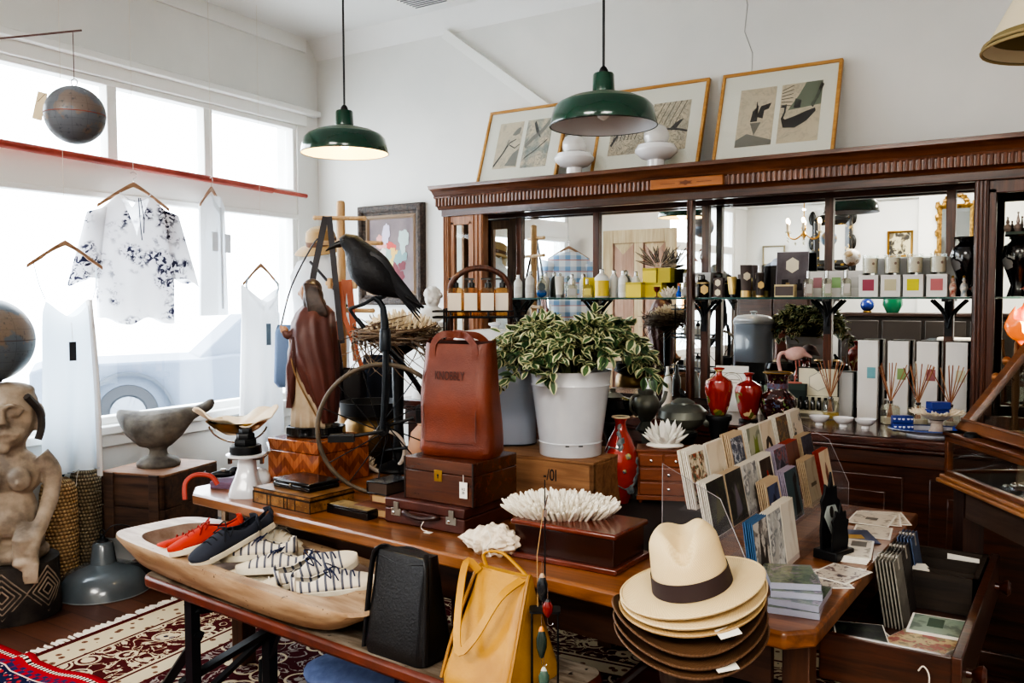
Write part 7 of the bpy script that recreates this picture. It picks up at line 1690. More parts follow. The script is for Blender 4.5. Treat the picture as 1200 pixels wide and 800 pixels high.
k = MB().lathe([(0,0),(.9,.0),(.95,.15),(1.0,.1)], 28, M=tr(-.05,0,.268) @ Matrix.Diagonal((.10,.062,.03,1))); part('hollow', k, mat('stone_shadow', (92,86,80), .9), o)
# easel-like coat stand with straps, hat, shirt
EPX = (-3.52,3.60)
PW = wood('beech', (222,190,146), (198,158,112), 2, .5, 3)
o = thing('coat_stand', 'pale wooden post stand with round pegs in the window corner', 'coat stand', (EPX[0],EPX[1],.0108), FACE)
part('post', MB().tube([(0,0,0),(0,0,2.07)], [.024,.024], 14).ell((0,0,2.07),(.024,.024,.014)), PW, o)
part('foot', MB().box((0,0,.03),(.5,.05,.06)).box((0,0,.031),(.05,.5,.036)), PW, o, bev=.005)
for z, a, b_, yy in ((1.985,-.14,.135,-.02),(1.85,-.115,.22,.02),(1.62,-.075,.10,-.02),(1.47,-.0,.17,.02),(1.34,-.02,.17,.02)):
    part('peg', MB().tube([(a,yy,z),(b_,yy,z-.004)], .0125, 10).ell((a,yy,z),.0135).ell((b_,yy,z-.004),.0135), PW, o)
for x in (-.06,.08): part('peg_hook', MB().bb((x-.010,-.05,1.59),(x+.010,-.0,1.65)), PW, o, bev=.004)
Ep = Vector((EPX[0],EPX[1],0)); ER_ = Matrix.Rotation(FACE, 3, 'Z')
def er(x, y, z): return tuple(Ep + ER_ @ Vector((x, y, z)))
STRP = mat('strap_black', (38,34,42), .5)
o = thing('black_shoulder_bag', 'black bag hanging by long dark straps from the top peg of the stand', 'bag', er(0,0,0), FACE)
part('strap', MB().strap([(-.075,-.05,2.0),(-.13,-.10,1.70),(-.20,-.12,1.30)], .034), STRP, o); part('strap', MB().strap([(-.055,-.05,2.0),(-.01,-.10,1.6),(.02,-.12,1.30)], .032), STRP, o)
part('body', MB().loft([[(x-.11, y-.14, z) for x, y in rrect(w_, d_, .04, 5)] for z, w_, d_ in ((.95,.25,.10),(.97,.29,.13),(1.2,.27,.11),(1.32,.24,.05))]), STRP, o)
part('price_tag', MB().box((-.035,-.155,1.46),(.035,.003,.075)), PAPER, o)
ORN = mat('orange_leather', (176,92,54), .45, c2=(150,72,40), sc=8)
o = thing('leather_strap_bag', 'orange brown leather straps and black pouch hanging from the lower pegs', 'bag', er(0,0,0), FACE)
for pp, w_ in (([(.03,-.055,1.65),(.0,-.07,1.42),(-.06,-.08,1.15)],.036),([(.05,-.055,1.65),(.075,-.07,1.40),(.09,-.075,1.20)],.036),([(.0,-.06,1.64),(.03,-.095,1.45),(.13,-.095,1.15)],.026)): part('strap', MB().strap(pp, w_), ORN, o); part('pouch', MB().loft([[(x+.02, y-.09, z) for x, y in rrect(w_, d_, .03, 5)] for z, w_, d_ in ((.98,.20,.10),(1.0,.25,.13),(1.12,.25,.12),(1.16,.22,.08))]), STRP, o)
part('buckle', MB().bb((-.075,-.092,1.20),(-.045,-.088,1.235)), STEEL, o)
o = thing('white_display_shirt', 'white shirt on a dress form under the straw hat in the corner', 'clothing', er(-.16,.25,0), FACE)
k = MB().loft([[((w_*cos(a)), d_*sin(a), z + .01*sin(3*a)) for a in [2*pi*j/28 for j in range(28)]] for z, w_, d_ in ((.95,.16,.11),(1.2,.15,.11),(1.5,.17,.12),(1.68,.19,.12),(1.76,.15,.09),(1.80,.06,.055),(1.85,.055,.05))]); part('body', k, CLOTH, o)
part('stand_pole', MB().tube([(0,0,0),(0,0,.95)], .018, 8), BLACKM, o); part('stand_base', MB().lathe([(0,0),(.16,0),(.15,.02),(0,.03)], 24), BLACKM, o); part('strap', MB().tube(bez([(-.05,-.1,1.76),(.08,-.14,1.62),(.16,-.10,1.5)], 10), .008, 6), STRP, o)
o = thing('safari_hat', 'tan straw hat with brown band on the white dress form, beside the pegs', 'hat', er(-.16,.25,1.852), FACE, rot=(.25,-.12,FACE))
part('brim', MB().lathe([(.085,.02),(.13,.008),(.165,-.018),(.163,-.022),(.12,.002),(.085,.014)], 36), ST2, o); part('crown', MB().lathe([(.09,.012),(.088,.06),(.075,.10),(.05,.115),(.0,.11)], 32, sy=1.12), ST2, o); part('hat_band', MB().lathe([(.0915,.016),(.0905,.045)], 32, sy=1.12), mat('band_brown', (110,78,58), .7), o)
o = thing('denim_bag', 'blue denim bag hanging behind the robed statue by the window', 'bag', er(-.27,-.02,0), FACE)
part('body', MB().loft([[(x, y, z) for x, y in rrect(w_, d_, .03, 5)] for z, w_, d_ in ((1.05,.18,.06),(1.08,.22,.09),(1.36,.20,.08),(1.40,.17,.03))]), mat('washed_denim', (110,132,166), .9), o); part('strap', MB().tube(bez([(-.07,0,1.39),(.0,-.02,1.62),(.13,-.02,1.86),(.16,-.01,1.865)], 14), .010, 6, flat=.4), STRP, o)
o = thing('indigo_garment', 'dark indigo garment hanging between the stand and the pedestal', 'clothing', er(.20,.10,0), FACE)
part('body', garment([(1.22,-.10,.10),(1.0,-.12,.12),(.3,-.15,.15)], .05, fold=.02), mat('indigo_cloth', (34,42,58), .9), o); part('strap', MB().tube([(-.05,0,1.21),(-.05,-.08,1.34),(.05,0,1.21)], .006, 6), STRP, o)
# flower painting on the wall
pw, ph = .60, .70
o = thing('flower_painting', 'still life painting of a flower bouquet in a dark ornate frame', 'picture', (-4.115,4.716,1.50), 0)
k = MB()
prf = [(0,0),(0,-.03),(.012,-.045),(.03,-.05),(.045,-.042),(.055,-.03),(.07,-.022),(.07,0)]
rings = []
for d_, y in prf: rings.append([(-pw/2+d_, y, d_),(pw/2-d_, y, d_),(pw/2-d_, y, ph-d_),(-pw/2+d_, y, ph-d_)])
k.loft(rings, 0, 0); part('frame', k, mat('carved_frame', (44,34,31), .5, c2=(84,70,60), sc=50, bump=.7, bs=60), o, smooth=False)
k = MB(); rings = [[(-pw/2+d_, y, d_),(pw/2-d_, y, d_),(pw/2-d_, y, ph-d_),(-pw/2+d_, y, ph-d_)] for d_, y in ((.07,-.022),(.085,-.030),(.098,-.016),(.098,0))]; k.loft(rings, 0, 0); part('liner', k, mat('liner_gilt', (140,118,96), .5), o, smooth=False)
cv = part('canvas', MB().bb((-pw/2+.095,-.014,.095),(pw/2-.095,-.010,ph-.095)), mat('canvas_mauve', (138,122,122), .6, c2=(110,96,98), sc=4), o)
rn = random.Random(12); fls = {}
cols = [((196,70,62),'red',.0,.39,.055),((222,182,96),'gold',.04,.34,.05),((112,32,44),'wine',.06,.24,.06),((214,150,140),'rose',-.08,.44,.05),((206,196,120),'lemon',-.05,.27,.06),((120,150,150),'teal',.09,.34,.06),((150,170,160),'sage',-.02,.34,.055),((196,186,206),'lilac',-.02,.50,.06),((170,186,180),'mist',.12,.43,.06),((206,196,190),'blush',-.11,.33,.05),((196,170,140),'straw',.02,.17,.04),((150,110,90),'table',.05,.13,.05)]
for j, (c, nm, x, z, r_) in enumerate(cols):
    k = MB()
    for q in range(5):
        cx_, cz_ = x + rn.uniform(-.04,.04), z + rn.uniform(-.04,.04)
        k.face([(cx_ + r_*(.45 if nm in ('lilac','mist') else .62)*(.9+.13*cos(5*a+q))*cos(a), -.0146-.0003*(j+q*.3), cz_ + r_*(1.0 if nm in ('lilac','mist') else .66)*(.9+.13*cos(5*a+q))*sin(a)) for a in [2*pi*i/20 for i in range(20)]][::-1])
    part('painted_bloom', k, mat('bloom_'+nm, c, .6), cv, smooth=False)
# cherub bust
CHP = Vector((-3.62,3.95,0))
o = thing('cherub_bust', 'small white plaster cherub bust at the left end of the counter', 'bust', (-3.284, 4.120, 1.492)[:2] + (.9505,), FACE)
bz_ = .46
o = o
part('pedestal', MB().lathe([(0,0),(.13,0),(.12,.05),(.08,.1),(.07,.34),(.10,.42),(.10,bz_-.01),(0,bz_-.01)], 24), WHITE, o)
k = MB().ell((0,0,bz_+.135),(.048,.052,.058)).ell((0,0,bz_+.04),(.075,.05,.05)).tube([(0,0,bz_+.06),(0,0,bz_+.11)], .026, 10).ell((0,-.05,bz_+.128),(.011,.012,.012)).ell((-.02,-.042,bz_+.118),(.016,.014,.015)).ell((.02,-.042,bz_+.118),(.016,.014,.015))
rn = random.Random(2)
for i in range(26):
    a, e_ = rn.uniform(0,2*pi), rn.uniform(.1,1.3); k.ell((.048*cos(a)*cos(e_), .052*sin(a)*cos(e_)+.008, bz_+.142+.055*sin(e_)), .015, 8, 6)
part('body', k, mat('plaster_white', (232,232,228), .7), o, remesh=.005, sm=1)

# ------------------------------------------------------------------ card rack at the right end of the table
ACR = glass('acrylic', (250,250,252), .01, .015); ACE = mat('acrylic_edge', (150,146,148), .2)
rk = thing('card_rack', 'clear acrylic tiered card rack full of greeting cards on the table', 'rack', (0,0,0))
RY0, RY1 = 2.30, 3.47
tiers_ = [(-.895,.955),(-.835,.885),(-.775,.82),(-.715,.754)]      # x of the front lip, z of the step
side = [(-1.0,.752),(-.755,.752),(-.755,.84),(-.83,1.0),(-1.0,1.08)]
for y in (RY0-.012, RY1+.008):
    part('side_panel', MB().ext([(x, z) for x, z in side], -.0025, .0025, tr(0,y,0) @ rotx(pi/2)), ACR, rk, smooth=False)
    part('panel_edge', MB().tube([(x, y, z) for x, z in side + side[:1]], .0014, 5), ACE, rk)
for x, z in tiers_:
    part('step', MB().bb((x-.058,RY0,z-.004),(x,RY1,z)), ACR, rk, smooth=False)
    part('lip', MB().bb((x,RY0,z-.004),(x+.003,RY1,z+.028)), ACR, rk, smooth=False)
def pic(n, base, cs, sc=14, lo=.5, kind='n'):
    if n in _mc: return _mc[n]
    m, t, b = raw(n); _mc[n] = m; cur = t.mix(0.0, base, base)
    for i, cc in enumerate(cs):
        f = t.noise(t.co(loc=(i*3.1, i*1.7, i*2.3)), sc*(1+.5*i), 3, .6, .6) if kind == 'n' else t.m('SUBTRACT', 1.0, t.vor(t.co(loc=(i,i*.4,i*.2)), sc*4))
        cur = t.mix(t.ramp(f, [(lo+.03*i, 0.0),(lo+.06+.03*i, 1.0)]), cur, cc)
    t.l.new(cur, b.inputs['Base Color']); b.inputs['Roughness'].default_value = .4
    return m
P_ = dict(coral=pic('p_coral', (206,194,170), [(110,84,58),(70,90,70),(160,60,44)], 40), cream=pic('p_cream', (216,204,182), [(206,192,168)], 9), tree=pic('p_tree', (60,74,98), [(190,196,204),(34,44,66)], 44), vase=pic('p_vase', (168,170,150), [(120,128,112)], 10), arch=pic('p_arch', (210,198,176), [(200,186,160)], 9),
  dfl=pic('p_dfl', (92,76,56), [(150,116,70),(56,44,40),(96,100,60)], 40), leaf=pic('p_leaf', (206,198,180), [(52,62,54)], 20, .58), night=pic('p_night', (30,36,38), [(50,60,50),(24,26,34)], 22), green=pic('p_green', (46,52,50), [(34,38,40),(70,74,66)], 16), city=pic('p_city', (176,176,172), [(120,124,128),(206,206,202)], 18),
  redv=pic('p_redv', (52,44,38), [(74,62,50)], 9), purp=pic('p_purp', (116,108,128), [(70,74,90),(150,80,84),(40,40,60)], 30), brick=pic('p_brick', (112,70,54), [(94,58,48)], 8), dark=pic('p_dark', (38,40,52), [(64,62,76),(24,24,30)], 16), paint=pic('p_paint', (70,84,120), [(46,56,80)], 10), teal=pic('p_teal', (62,88,96), [(50,72,84)], 9), kraft=pic('p_kraft', (160,150,130), [(140,128,108)], 9), fig=pic('p_fig', (220,206,180), [(208,190,160)], 8), photo=pic('p_photo', (196,190,182), [(120,116,112),(80,76,78)], 22), white=pic('p_white', (214,208,196), [(198,190,176)], 7))
INSET = dict(vase=[('pk_green', (112,130,52), [(-.35,-.42),(.3,-.42),(.34,-.2),(.2,0),(.22,.3),(.05,.22),(-.02,.34),(-.12,.0),(-.3,-.15)])], redv=[('pk_red', (176,44,24), [(-.1,-.35),(.2,-.35),(.18,-.05),(.1,.08),(.08,.2),(-.02,.2),(-.02,.05),(-.1,-.05)])],
  arch=[('pk_ink', (44,40,38), [(-.3,-.45),(-.3,-.1),(-.2,.12),(0,.2),(.2,.12),(.3,-.1),(.3,-.45),(.2,-.45),(.2,-.12),(0,.06),(-.2,-.12),(-.2,-.45)]), ('pk_ink', (44,40,38), [(-.1,-.45),(-.12,-.25),(0,-.1),(.12,-.25),(.1,-.45)])], cream=[('pk_ink', (44,40,38), [(-.3,-.5),(-.2,-.1),(-.05,-.48),(.1,-.45),(.25,.0),(.3,-.5)])],
  brick=[('pk_pale', (214,206,196), [(-.1,-.5),(-.04,-.2),(.0,.02),(.06,-.2),(.16,-.5)])], dark=[('pk_grey', (96,92,104), [(-.2,-.5),(-.15,0),(0,.15),(.18,0),(.25,-.5)])], paint=[('pk_navy', (36,44,66), [(-.4,-.5),(-.2,.1),(.0,.3),(.2,.1),(.4,-.5)])], teal=[('pk_black', (24,28,32), [(-.1,-.5),(.05,-.1),(.1,.3),(.35,.42),(.4,.3),(.28,.1),(.35,-.5)])], fig=[('pk_brown', (120,70,50), [(-.1,-.4),(-.14,0),(0,.25),(.12,.05),(.1,-.4)])], kraft=[('pk_dark', (80,70,58), [(-.25,-.1),(-.25,-.02),(.25,-.02),(.25,-.1)])], night=[('pk_moss', (84,86,60), [(-.3,-.3),(0,.3),(.3,-.2)])], green=[('pk_grey', (96,92,104), [(-.2,-.4),(0,.3),(.25,-.3)])], purp=[('pk_navy', (36,44,66), [(-.2,-.4),(-.2,.1),(0,.25),(.2,.1),(.2,-.4)])], leaf=[], photo=[('pk_ink', (60,58,60), [(-.3,-.4),(-.1,.3),(.1,-.1),(.3,.2),(.3,-.4)])])
EDG = mat('card_edge', (226,220,206), .7); EDB = mat('card_edge_blue', (70,110,150), .6); EDK = mat('card_edge_kraft', (198,176,146), .7)
def cards(row, y, w, h, n, st, lab, edge=EDG, lean=.20, border=.12, gap=.0062):
    x, z = tiers_[row]; x -= .006 + lean*.02; n = min(n, 5)
    for i in range(n):
        first = i == 0; zz = z + .0008; k = MB().bb((-w/2,-.0009,0),(w/2,.0009,h))
        nm = 'greeting_card'
        o = thing(nm, lab if first else 'plain back cards stacked behind the ' + lab.split(',')[0].replace('greeting card', 'card'), 'card', (x - i*gap, y + (i % 3 - 1)*.001, zz), 0, None if first else 'cards behind ' + st + ' ' + str(row), rot=(-lean, 0, pi/2)) if first else None
        if first:
            part('card', k, edge, o, smooth=False)
            bw, bh = w*(.5-border), h*(.5-border*.8); zc = h*.5
            q = part('printed_picture', MB().face([(-bw,-.0014,zc-bh),(bw,-.0014,zc-bh),(bw,-.0014,zc+bh),(-bw,-.0014,zc+bh)]), P_[st], o, smooth=False)
            for nm2, c2, pl in INSET.get(st, []): part('printed_motif', MB().face([(u*2*bw, -.0017, zc + v_*2*bh) for u, v_ in pl][::1]), mat(nm2, c2, .6), q, smooth=False)
        else:
            e = build(nm, k, edge, None, (x - i*gap, y + (i % 3 - 1)*.002, zz), rot=(-lean, 0, pi/2), smooth=False)
            tag(e, 'plain edged card stacked behind the ' + lab.replace(' greeting card', '').split(',')[0], 'card', 'cards stacked behind the ' + lab.replace(' greeting card', '').split(',')[0])
A_ = [('coral','botanical coral greeting card, back tier nearest the viewer',6,EDG,2.37),('cream','cream greeting card with black feather shapes, back tier',2,EDG,2.52),('tree','blue tree print greeting card, back tier',8,EDK,2.71),('vase','green vase painting greeting card, back tier',7,EDG,2.88),('arch','cream greeting card with a horseshoe shape, back tier',2,EDG,3.02),('dfl','dark floral pattern greeting card, back tier',6,EDG,3.20),('leaf','cream leaf pattern greeting card at the far end, back tier',4,EDG,3.38)]
for st, lab, n, e, y in A_: cards(0, y, .135, .165, n, st, lab, e, border=.10 if st in ('coral','tree') else .02)
B_ = [('night','black moss green greeting card, second tier nearest the viewer',7,EDG,2.36),('green','dark portrait greeting card with kraft edges, second tier',4,EDK,2.51),('city','pale grey city greeting card, second tier',4,EDG,2.65),('redv','dark greeting card with a red vase, second tier',6,EDG,2.81),('purp','purple collage greeting card, second tier',7,mat('card_edge_lilac', (176,166,186), .6),2.98),('brick','brick red greeting card with a white tower, second tier',5,mat('card_edge_red', (170,60,44), .6),3.12),('dark','dark portrait greeting card at the far end, second tier',7,EDK,3.31)]
for st, lab, n, e, y in B_: cards(1, y, .14, .155, n, st, lab, e, border=.02 if st != 'redv' else .10)
C_ = [('paint','white bordered blue painting greeting card, third tier',5,EDK,2.70),('teal','teal greeting card with black figure, third tier',7,mat('card_edge_lilac', (176,166,186), .6),2.90),('kraft','kraft paper pack greeting card, third tier',6,EDK,3.14),('fig','cream greeting card with a small figure, far end of third tier',4,mat('card_edge_red', (170,60,44), .6),3.33)]
for st, lab, n, e, y in C_: cards(2, y, .14, .165, n, st, lab, e, border=.12 if st == 'paint' else .02)
D_ = [('photo','pale photograph greeting card with blue edges, lowest tier, behind the hat',7,EDB,2.37),('city','grey street photograph greeting card leaning, lowest tier',4,EDG,2.50),('white','plain cream greeting card pack, lowest tier far end',5,EDG,2.63)]
for st, lab, n, e, y in D_: cards(3, y, .125, .185, n, st, lab, e, border=.03, lean=.14)
# black ornate holder with a diamond card
o = thing('card_holder', 'black cast iron ornate card holder in front of the lowest card tier', 'holder', (-.640,2.76,.7505), 1.25)
part('base', MB().bb((-.05,-.04,0),(.05,.04,.03)), BLACKM, o, bev=.004)
pf = [(-.045,0),(-.05,.06),(-.042,.12),(-.05,.15),(-.035,.17),(-.03,.20),(-.01,.185),(.0,.235),(.012,.185),(.03,.19),(.034,.15),(.05,.14),(.042,.10),(.05,.05),(.045,0)]
part('back_plate', MB().ext(pf, -.004, .004, tr(0,.015,.028) @ rotx(pi/2)), BLACKM, o, bev=.001); part('front_plate', MB().ext([(x*.9, z*.62) for x, z in pf], -.003, .003, tr(0,-.02,.028) @ rotx(pi/2)), BLACKM, o, bev=.001)
dc = thing('diamond_card', 'small grey diamond shaped portrait card held in the black iron holder', 'card', (-.640,2.76,.7805), 0, rot=(-.1,0,1.25))
part('card', MB().ext([(-.038,.09),(0,.02),(.038,.09),(0,.165)], -.001, .001, tr(0,-.001,.01) @ rotx(pi/2)), pic('p_greyc', (168,176,172), [(150,158,156)], 8), dc, smooth=False); part('portrait', MB().ext([(.010*cos(a), .10+.018*sin(a)) for a in [i*pi/6 for i in range(12)]], -.0015, .0015, tr(0,-.0015,.01) @ rotx(pi/2)), mat('pk_ink', (44,40,38), .6), dc, smooth=False)
# postcards and notebooks lying on the table
def flat(lab, loc, rz, w, d, h, m, nm='postcard', cat='card', group=None, edge=PAPER, inset=.006, motif=None):
    o = thing(nm, lab, cat, loc, rz, group)
    part('sheet', MB().bb((-w/2,-d/2,0),(w/2,d/2,h)), edge, o, smooth=False); q = part('printed_picture', MB().bb((-w/2+inset,-d/2+inset,h),(w/2-inset,d/2-inset,h+.0004)), m, o, smooth=False)
    if motif: part('printed_motif', MB().bb((motif[0],motif[1],h+.0004),(motif[2],motif[3],h+.0008)), mat(*motif[4]), q, smooth=False)
    return o
NWS = pic('p_news', (206,196,178), [(150,140,124)], 30, .55)
for i, (x, y, z, rz, lab) in enumerate(((-.60,3.36,.7508,.35,'cream illustrated postcard fanned out at the far table corner, lowest'),(-.615,3.33,.7528,.2,'cream illustrated postcard fanned out at the far table corner, middle'),(-.635,3.30,.7548,.02,'cream illustrated postcard with a bird drawing, top of the far fan'))):
    flat(lab, (x,y,z), rz, .14, .19, .0012, NWS, group='cream postcards at the far corner', motif=(-.02,-.02,.02,.015,('pk_grey2',(120,116,110),.7)) if i == 2 else None)
flat('cream newspaper print postcard beside the navy one', (-.60,3.13,.7508), .12, .12, .16, .0014, NWS)
flat('navy blue postcard with a golden emblem lying before the far fan', (-.64,3.03,.7526), .45, .13, .17, .0014, pic('p_navyc', (38,48,86), [(46,58,100)], 6), inset=.001, edge=mat('navy_card', (40,52,92), .5), motif=(-.04,-.03,.03,.02,('pk_gold',(176,140,72),.6)))
for i in range(4): flat(('lowest','second','third','top')[i] + ' cream illustrated card of the overlapping pile beside the iron holder', (-.615+.002*i,2.83+.004*i,.7508+.0042*i), .12+.01*i, .13, .21, .0036, NWS, motif=(.0,.02,.045,.08,('pk_grey2',(120,116,110),.7)) if i == 3 else None, group='cards beside the iron holder')
SKT = pic('p_sketch', (200,190,176), [(120,100,100),(90,80,84)], 34, .54)
flat('sketchy grey floral postcard half under the notebooks', (-.62,2.53,.7508), .55, .13, .17, .0014, SKT); flat('second sketchy postcard turned the other way beside the notebooks', (-.585,2.60,.7526), -.25, .12, .16, .0014, SKT)
NB1 = pic('p_meadow', (120,134,96), [(86,106,78),(160,140,150),(60,74,66)], 24); NBW = mat('notebook_page', (196,194,206), .4)
for i, (x, y, rz, m_, lab) in enumerate(((-.615,2.27,.15,NB1,'lowest wrapped notebook of the pile behind the hats'),(-.61,2.28,.05,NB1,'second wrapped notebook from the bottom of the pile'),(-.63,2.30,.32,NB1,'third wrapped notebook of the pile, lilac edged'),(-.645,2.315,.42,NB1,'top plastic wrapped notebook with a green meadow cover'))):
    o = flat(lab, (x,y,.7508+.0172*i), rz, .125, .165, .0158, m_, 'notebook', 'notebook', 'wrapped notebooks', NBW, .001); part('plastic_wrap', MB().bb((-.064,-.084,.0002),(.064,.084,.0168)), glass('plastic_wrap', (240,244,250), .10, .03, .12), o, smooth=False)
# drawer contents
ZD = DZ - .1145
for g, (y, n, c, lab) in enumerate(((2.80,6,(150,146,136),'nearest'),(2.93,5,(72,66,62),'middle'),(3.10,5,(84,100,132),'farthest'))):
    for i in range(n):
        o = thing('card_wallet', 'clipped card wallet standing in the drawer, %s row' % lab, 'card', (-.435-.010*i, y, ZD+.0005), 0, 'clipped card wallets, %s row' % lab, rot=(-.16,0,pi/2))
        part('wallet', MB().bb((-.06,-.002,0),(.06,.002,.20)), mat('wallet_%d' % g, c, .5, c2=tuple(int(v_*.8) for v_ in c), sc=20), o); part('clip', MB().bb((-.008,-.0032,.165),(.008,.0032,.204)), mat('silver_tape', (206,200,190), .3, .5), o)
for i in range(4):
    o = solo('divider_card', MB().ext([(-.045,0),(.045,0),(.045,.10),(.03,.115),(.0,.115),(-.01,.102),(-.045,.098)], -.001, .001, rotx(pi/2)), EDG, 'cream tabbed divider card standing in the sorting tray, %s' % ('front one','second one','third one','rear one')[i], 'card', (-.45+.035*0+.0,3.0+.016*i,ZD+.0015), group='cream dividers', rot=(-.12,0,.35))
solo('white_envelope', MB().bb((-.05,-.001,0),(.05,.001,.11)).face([(-.05,-.0015,.11),(0,-.0015,.07),(.05,-.0015,.11)]), [mat('envelope_blue', (90,104,140), .6), PAPER][1], 'white envelope with folded flap standing at the back of the sorting tray', 'envelope', (-.335,3.245,ZD+.0015), -.2)
dz = ZD + .0005
for i, (x, y, rz, m_, h, lab, mt) in enumerate(((-.50,2.42,.1,'p_night',.065,'dark photograph card stack at the near left of the drawer',None),(-.49,2.43,.3,'p_night',.012,'dark photograph card lying on top of the near left stack',None))):
    flat(lab, (x,y,dz+.066*i), rz, .13, .18, h, _mc[m_], inset=.003)
flat('blue and yellow card lying deep in the drawer by the wallets', (-.49,2.62,dz), .6, .11, .15, .002, pic('p_by', (70,96,120), [(150,140,80)], 8))
flat('thick white stack of cards at the near right of the drawer', (-.335,2.42,dz), .0, .15, .16, .05, pic('p_pattern', (150,130,110), [(60,50,60),(200,190,180)], 30))
GLD = pic('p_goldred', (176,156,112), [(140,70,60),(120,110,80)], 30)
flat('golden card with reddish strokes on the near right stack', (-.345,2.50,dz+.0515), -.32, .15, .17, .018, GLD, inset=.001)
flat('grey green card with a dark leaf, on top at the right of the drawer', (-.325,2.62,dz+.001), .04, .15, .15, .075, pic('p_jade', (132,150,132), [(112,130,116),(90,108,98)], 9), inset=.006, motif=(-.03,-.02,.01,.05,('pk_leaf',(66,88,74),.6)))

# ------------------------------------------------------------------ slanted glass showcase at the right edge
CA = atan2(-.835,.55)
o = thing('glass_showcase', 'slope-fronted mahogany and glass showcase on a turned leg table at the right edge', 'showcase', (-.424,3.447,.0), CA)
CW_ = wood('case_mahogany', (116,66,34), (66,34,18), 0, .28, 3, .4); LX_, LY_ = 1.15, .58
part('plinth_moulding', MB().bb((-.02,-.02,.885),(LX_,LY_,.90)).bb((-.012,-.012,.90),(LX_,LY_,.915)), wood('moulding_light', (170,120,76), (130,84,50), 0, .3, 4, .3), o, bev=.004)
k = MB().bb((0,0,.915),(LX_,.022,.932)).bb((0,0,.915),(.022,LY_,.932)).bb((0,0,1.035),(LX_,.03,1.062)).bb((0,0,1.035),(.03,LY_,1.062)).bb((0,0,.915),(.022,.022,1.06)).bb((0,LY_-.022,.915),(.022,LY_,1.06)).bb((-.006,-.006,1.056),(LX_,.07,1.07)).bb((-.006,-.006,1.056),(.06,LY_,1.07))
part('case_frame', k, CW_, o, bev=.003)
part('case_floor', MB().bb((.02,.02,.915),(LX_,LY_,.922)).bb((.02,LY_-.02,.92),(LX_,LY_-.01,1.05)), mat('case_velvet', (24,26,30), .9), o)
part('glass_front', MB().bb((.02,.008,.93),(LX_,.012,1.04)).bb((.008,.02,.93),(.012,LY_,1.04)), GLASSC, o, smooth=False)
th = radians(52); cy_, sy_ = cos(th), sin(th); LL = .58
Ms = tr(0,.045,1.072) @ rotx(th)
k = MB().bb((0,0,-.012),(LX_,.04,.014)).bb((0,0,-.012),(.045,LL,.014)).bb((0,LL-.04,-.012),(LX_,LL,.014)).bb((0,.036,.010),(LX_,.045,.019)); k.xf(Ms)
lid = part('lid_frame', k, wood('lid_mahogany', (126,78,42), (80,44,24), 0, .28, 3, .4), o, bev=.003)
part('lid_glass', MB().bb((.03,.03,0),(LX_,LL-.03,.004)).xf(Ms), GLASSC, lid, smooth=False)
part('lid_end_panel', MB().face([(.01,.06,1.07),(.01,.045+LL*cy_,1.07),(.01,.045+LL*cy_,1.07+LL*sy_)]), GLASSC, lid, smooth=False)
part('back_board', MB().bb((.0,.05+LL*cy_,1.06),(LX_,.07+LL*cy_,1.07+LL*sy_)), DARKW, o)
part('lock', MB().lathe([(0,0),(.022,0),(.022,.01),(.016,.016),(0,.018)], 18, M=tr(.14,.02,1.07)).box((.14,.05,1.075),(.05,.03,.01)), BLACKM, o)
k = MB().bb((.04,.03,.78),(LX_,.05,.885)).bb((.03,.04,.78),(.05,LY_-.04,.885)); part('table_apron', k, wood('table_grey_brown', (92,72,62), (60,46,40), 0, .5, 3), o)
lp = [(.03,.0105),(.024,.02),(.032,.06),(.03,.10),(.042,.24),(.046,.34),(.036,.42),(.028,.46),(.044,.49),(.044,.52),(.028,.54),(.040,.60),(.046,.62),(.04,.65)]
for x, y in ((.06,.06),(LX_-.08,.06),(.06,LY_-.07),(LX_-.08,LY_-.07)):
    part('leg', MB().lathe(lp, 22, (x,y,0)).bb((x-.036,y-.036,.65),(x+.036,y+.036,.885)).xf(tr(0,0,.0)), wood('leg_dark', (64,40,32), (38,24,20), 2, .4, 3, .2), o)
def inc(lx, ly, z): v_ = Vector((-.424,3.447,z)) + Matrix.Rotation(CA,3,'Z') @ Vector((lx,ly,0)); return tuple(v_)
q = thing('silver_charm', 'small silver charm lying on the dark floor of the glass showcase', 'jewellery', inc(.30,.12,.9225), .3); part('body', MB().ell((0,0,.014),(.03,.016,.014)).ell((.035,0,.012),(.016,.012,.012)).ell((-.035,.0,.012),(.014,.014,.012)), CHROME, q, remesh=.003); part('ring', MB().tube(arc((-.055,0,.010), .012, 0, 2*pi, 16, 'xy'), .003, 6), CHROME, q)
q = thing('tan_case', 'tan leather case with a gold cord inside the lower part of the showcase', 'case', inc(.52,.20,.9225), .1); part('body', MB().bb((-.14,-.07,0),(.14,.07,.035)), mat('tan_case', (140,72,48), .5), q, bev=.005); part('cord', MB().tube(bez([(-.14,-.09,.006),(0,-.10,.02),(.14,-.085,.006)], 12), .005, 6), BRASS, q)
q = thing('copper_stick', 'thin copper coloured stick lying inside the sloping showcase', 'stick', inc(.20,.28,1.09), .0, rot=(0,-.06,CA+.5)); part('stick', MB().tube([(0,0,0),(.3,.0,0)], .006, 8), mat('copper_tone', (180,110,70), .4, .5), q); part('tip', MB().tube([(.3,0,0),(.33,0,0)], [.008,.002], 8), BRASS, q)
part('inner_shelf', MB().bb((.03,.25,1.075),(LX_,.05+LL*cy_,1.083)), GS, o, smooth=False)
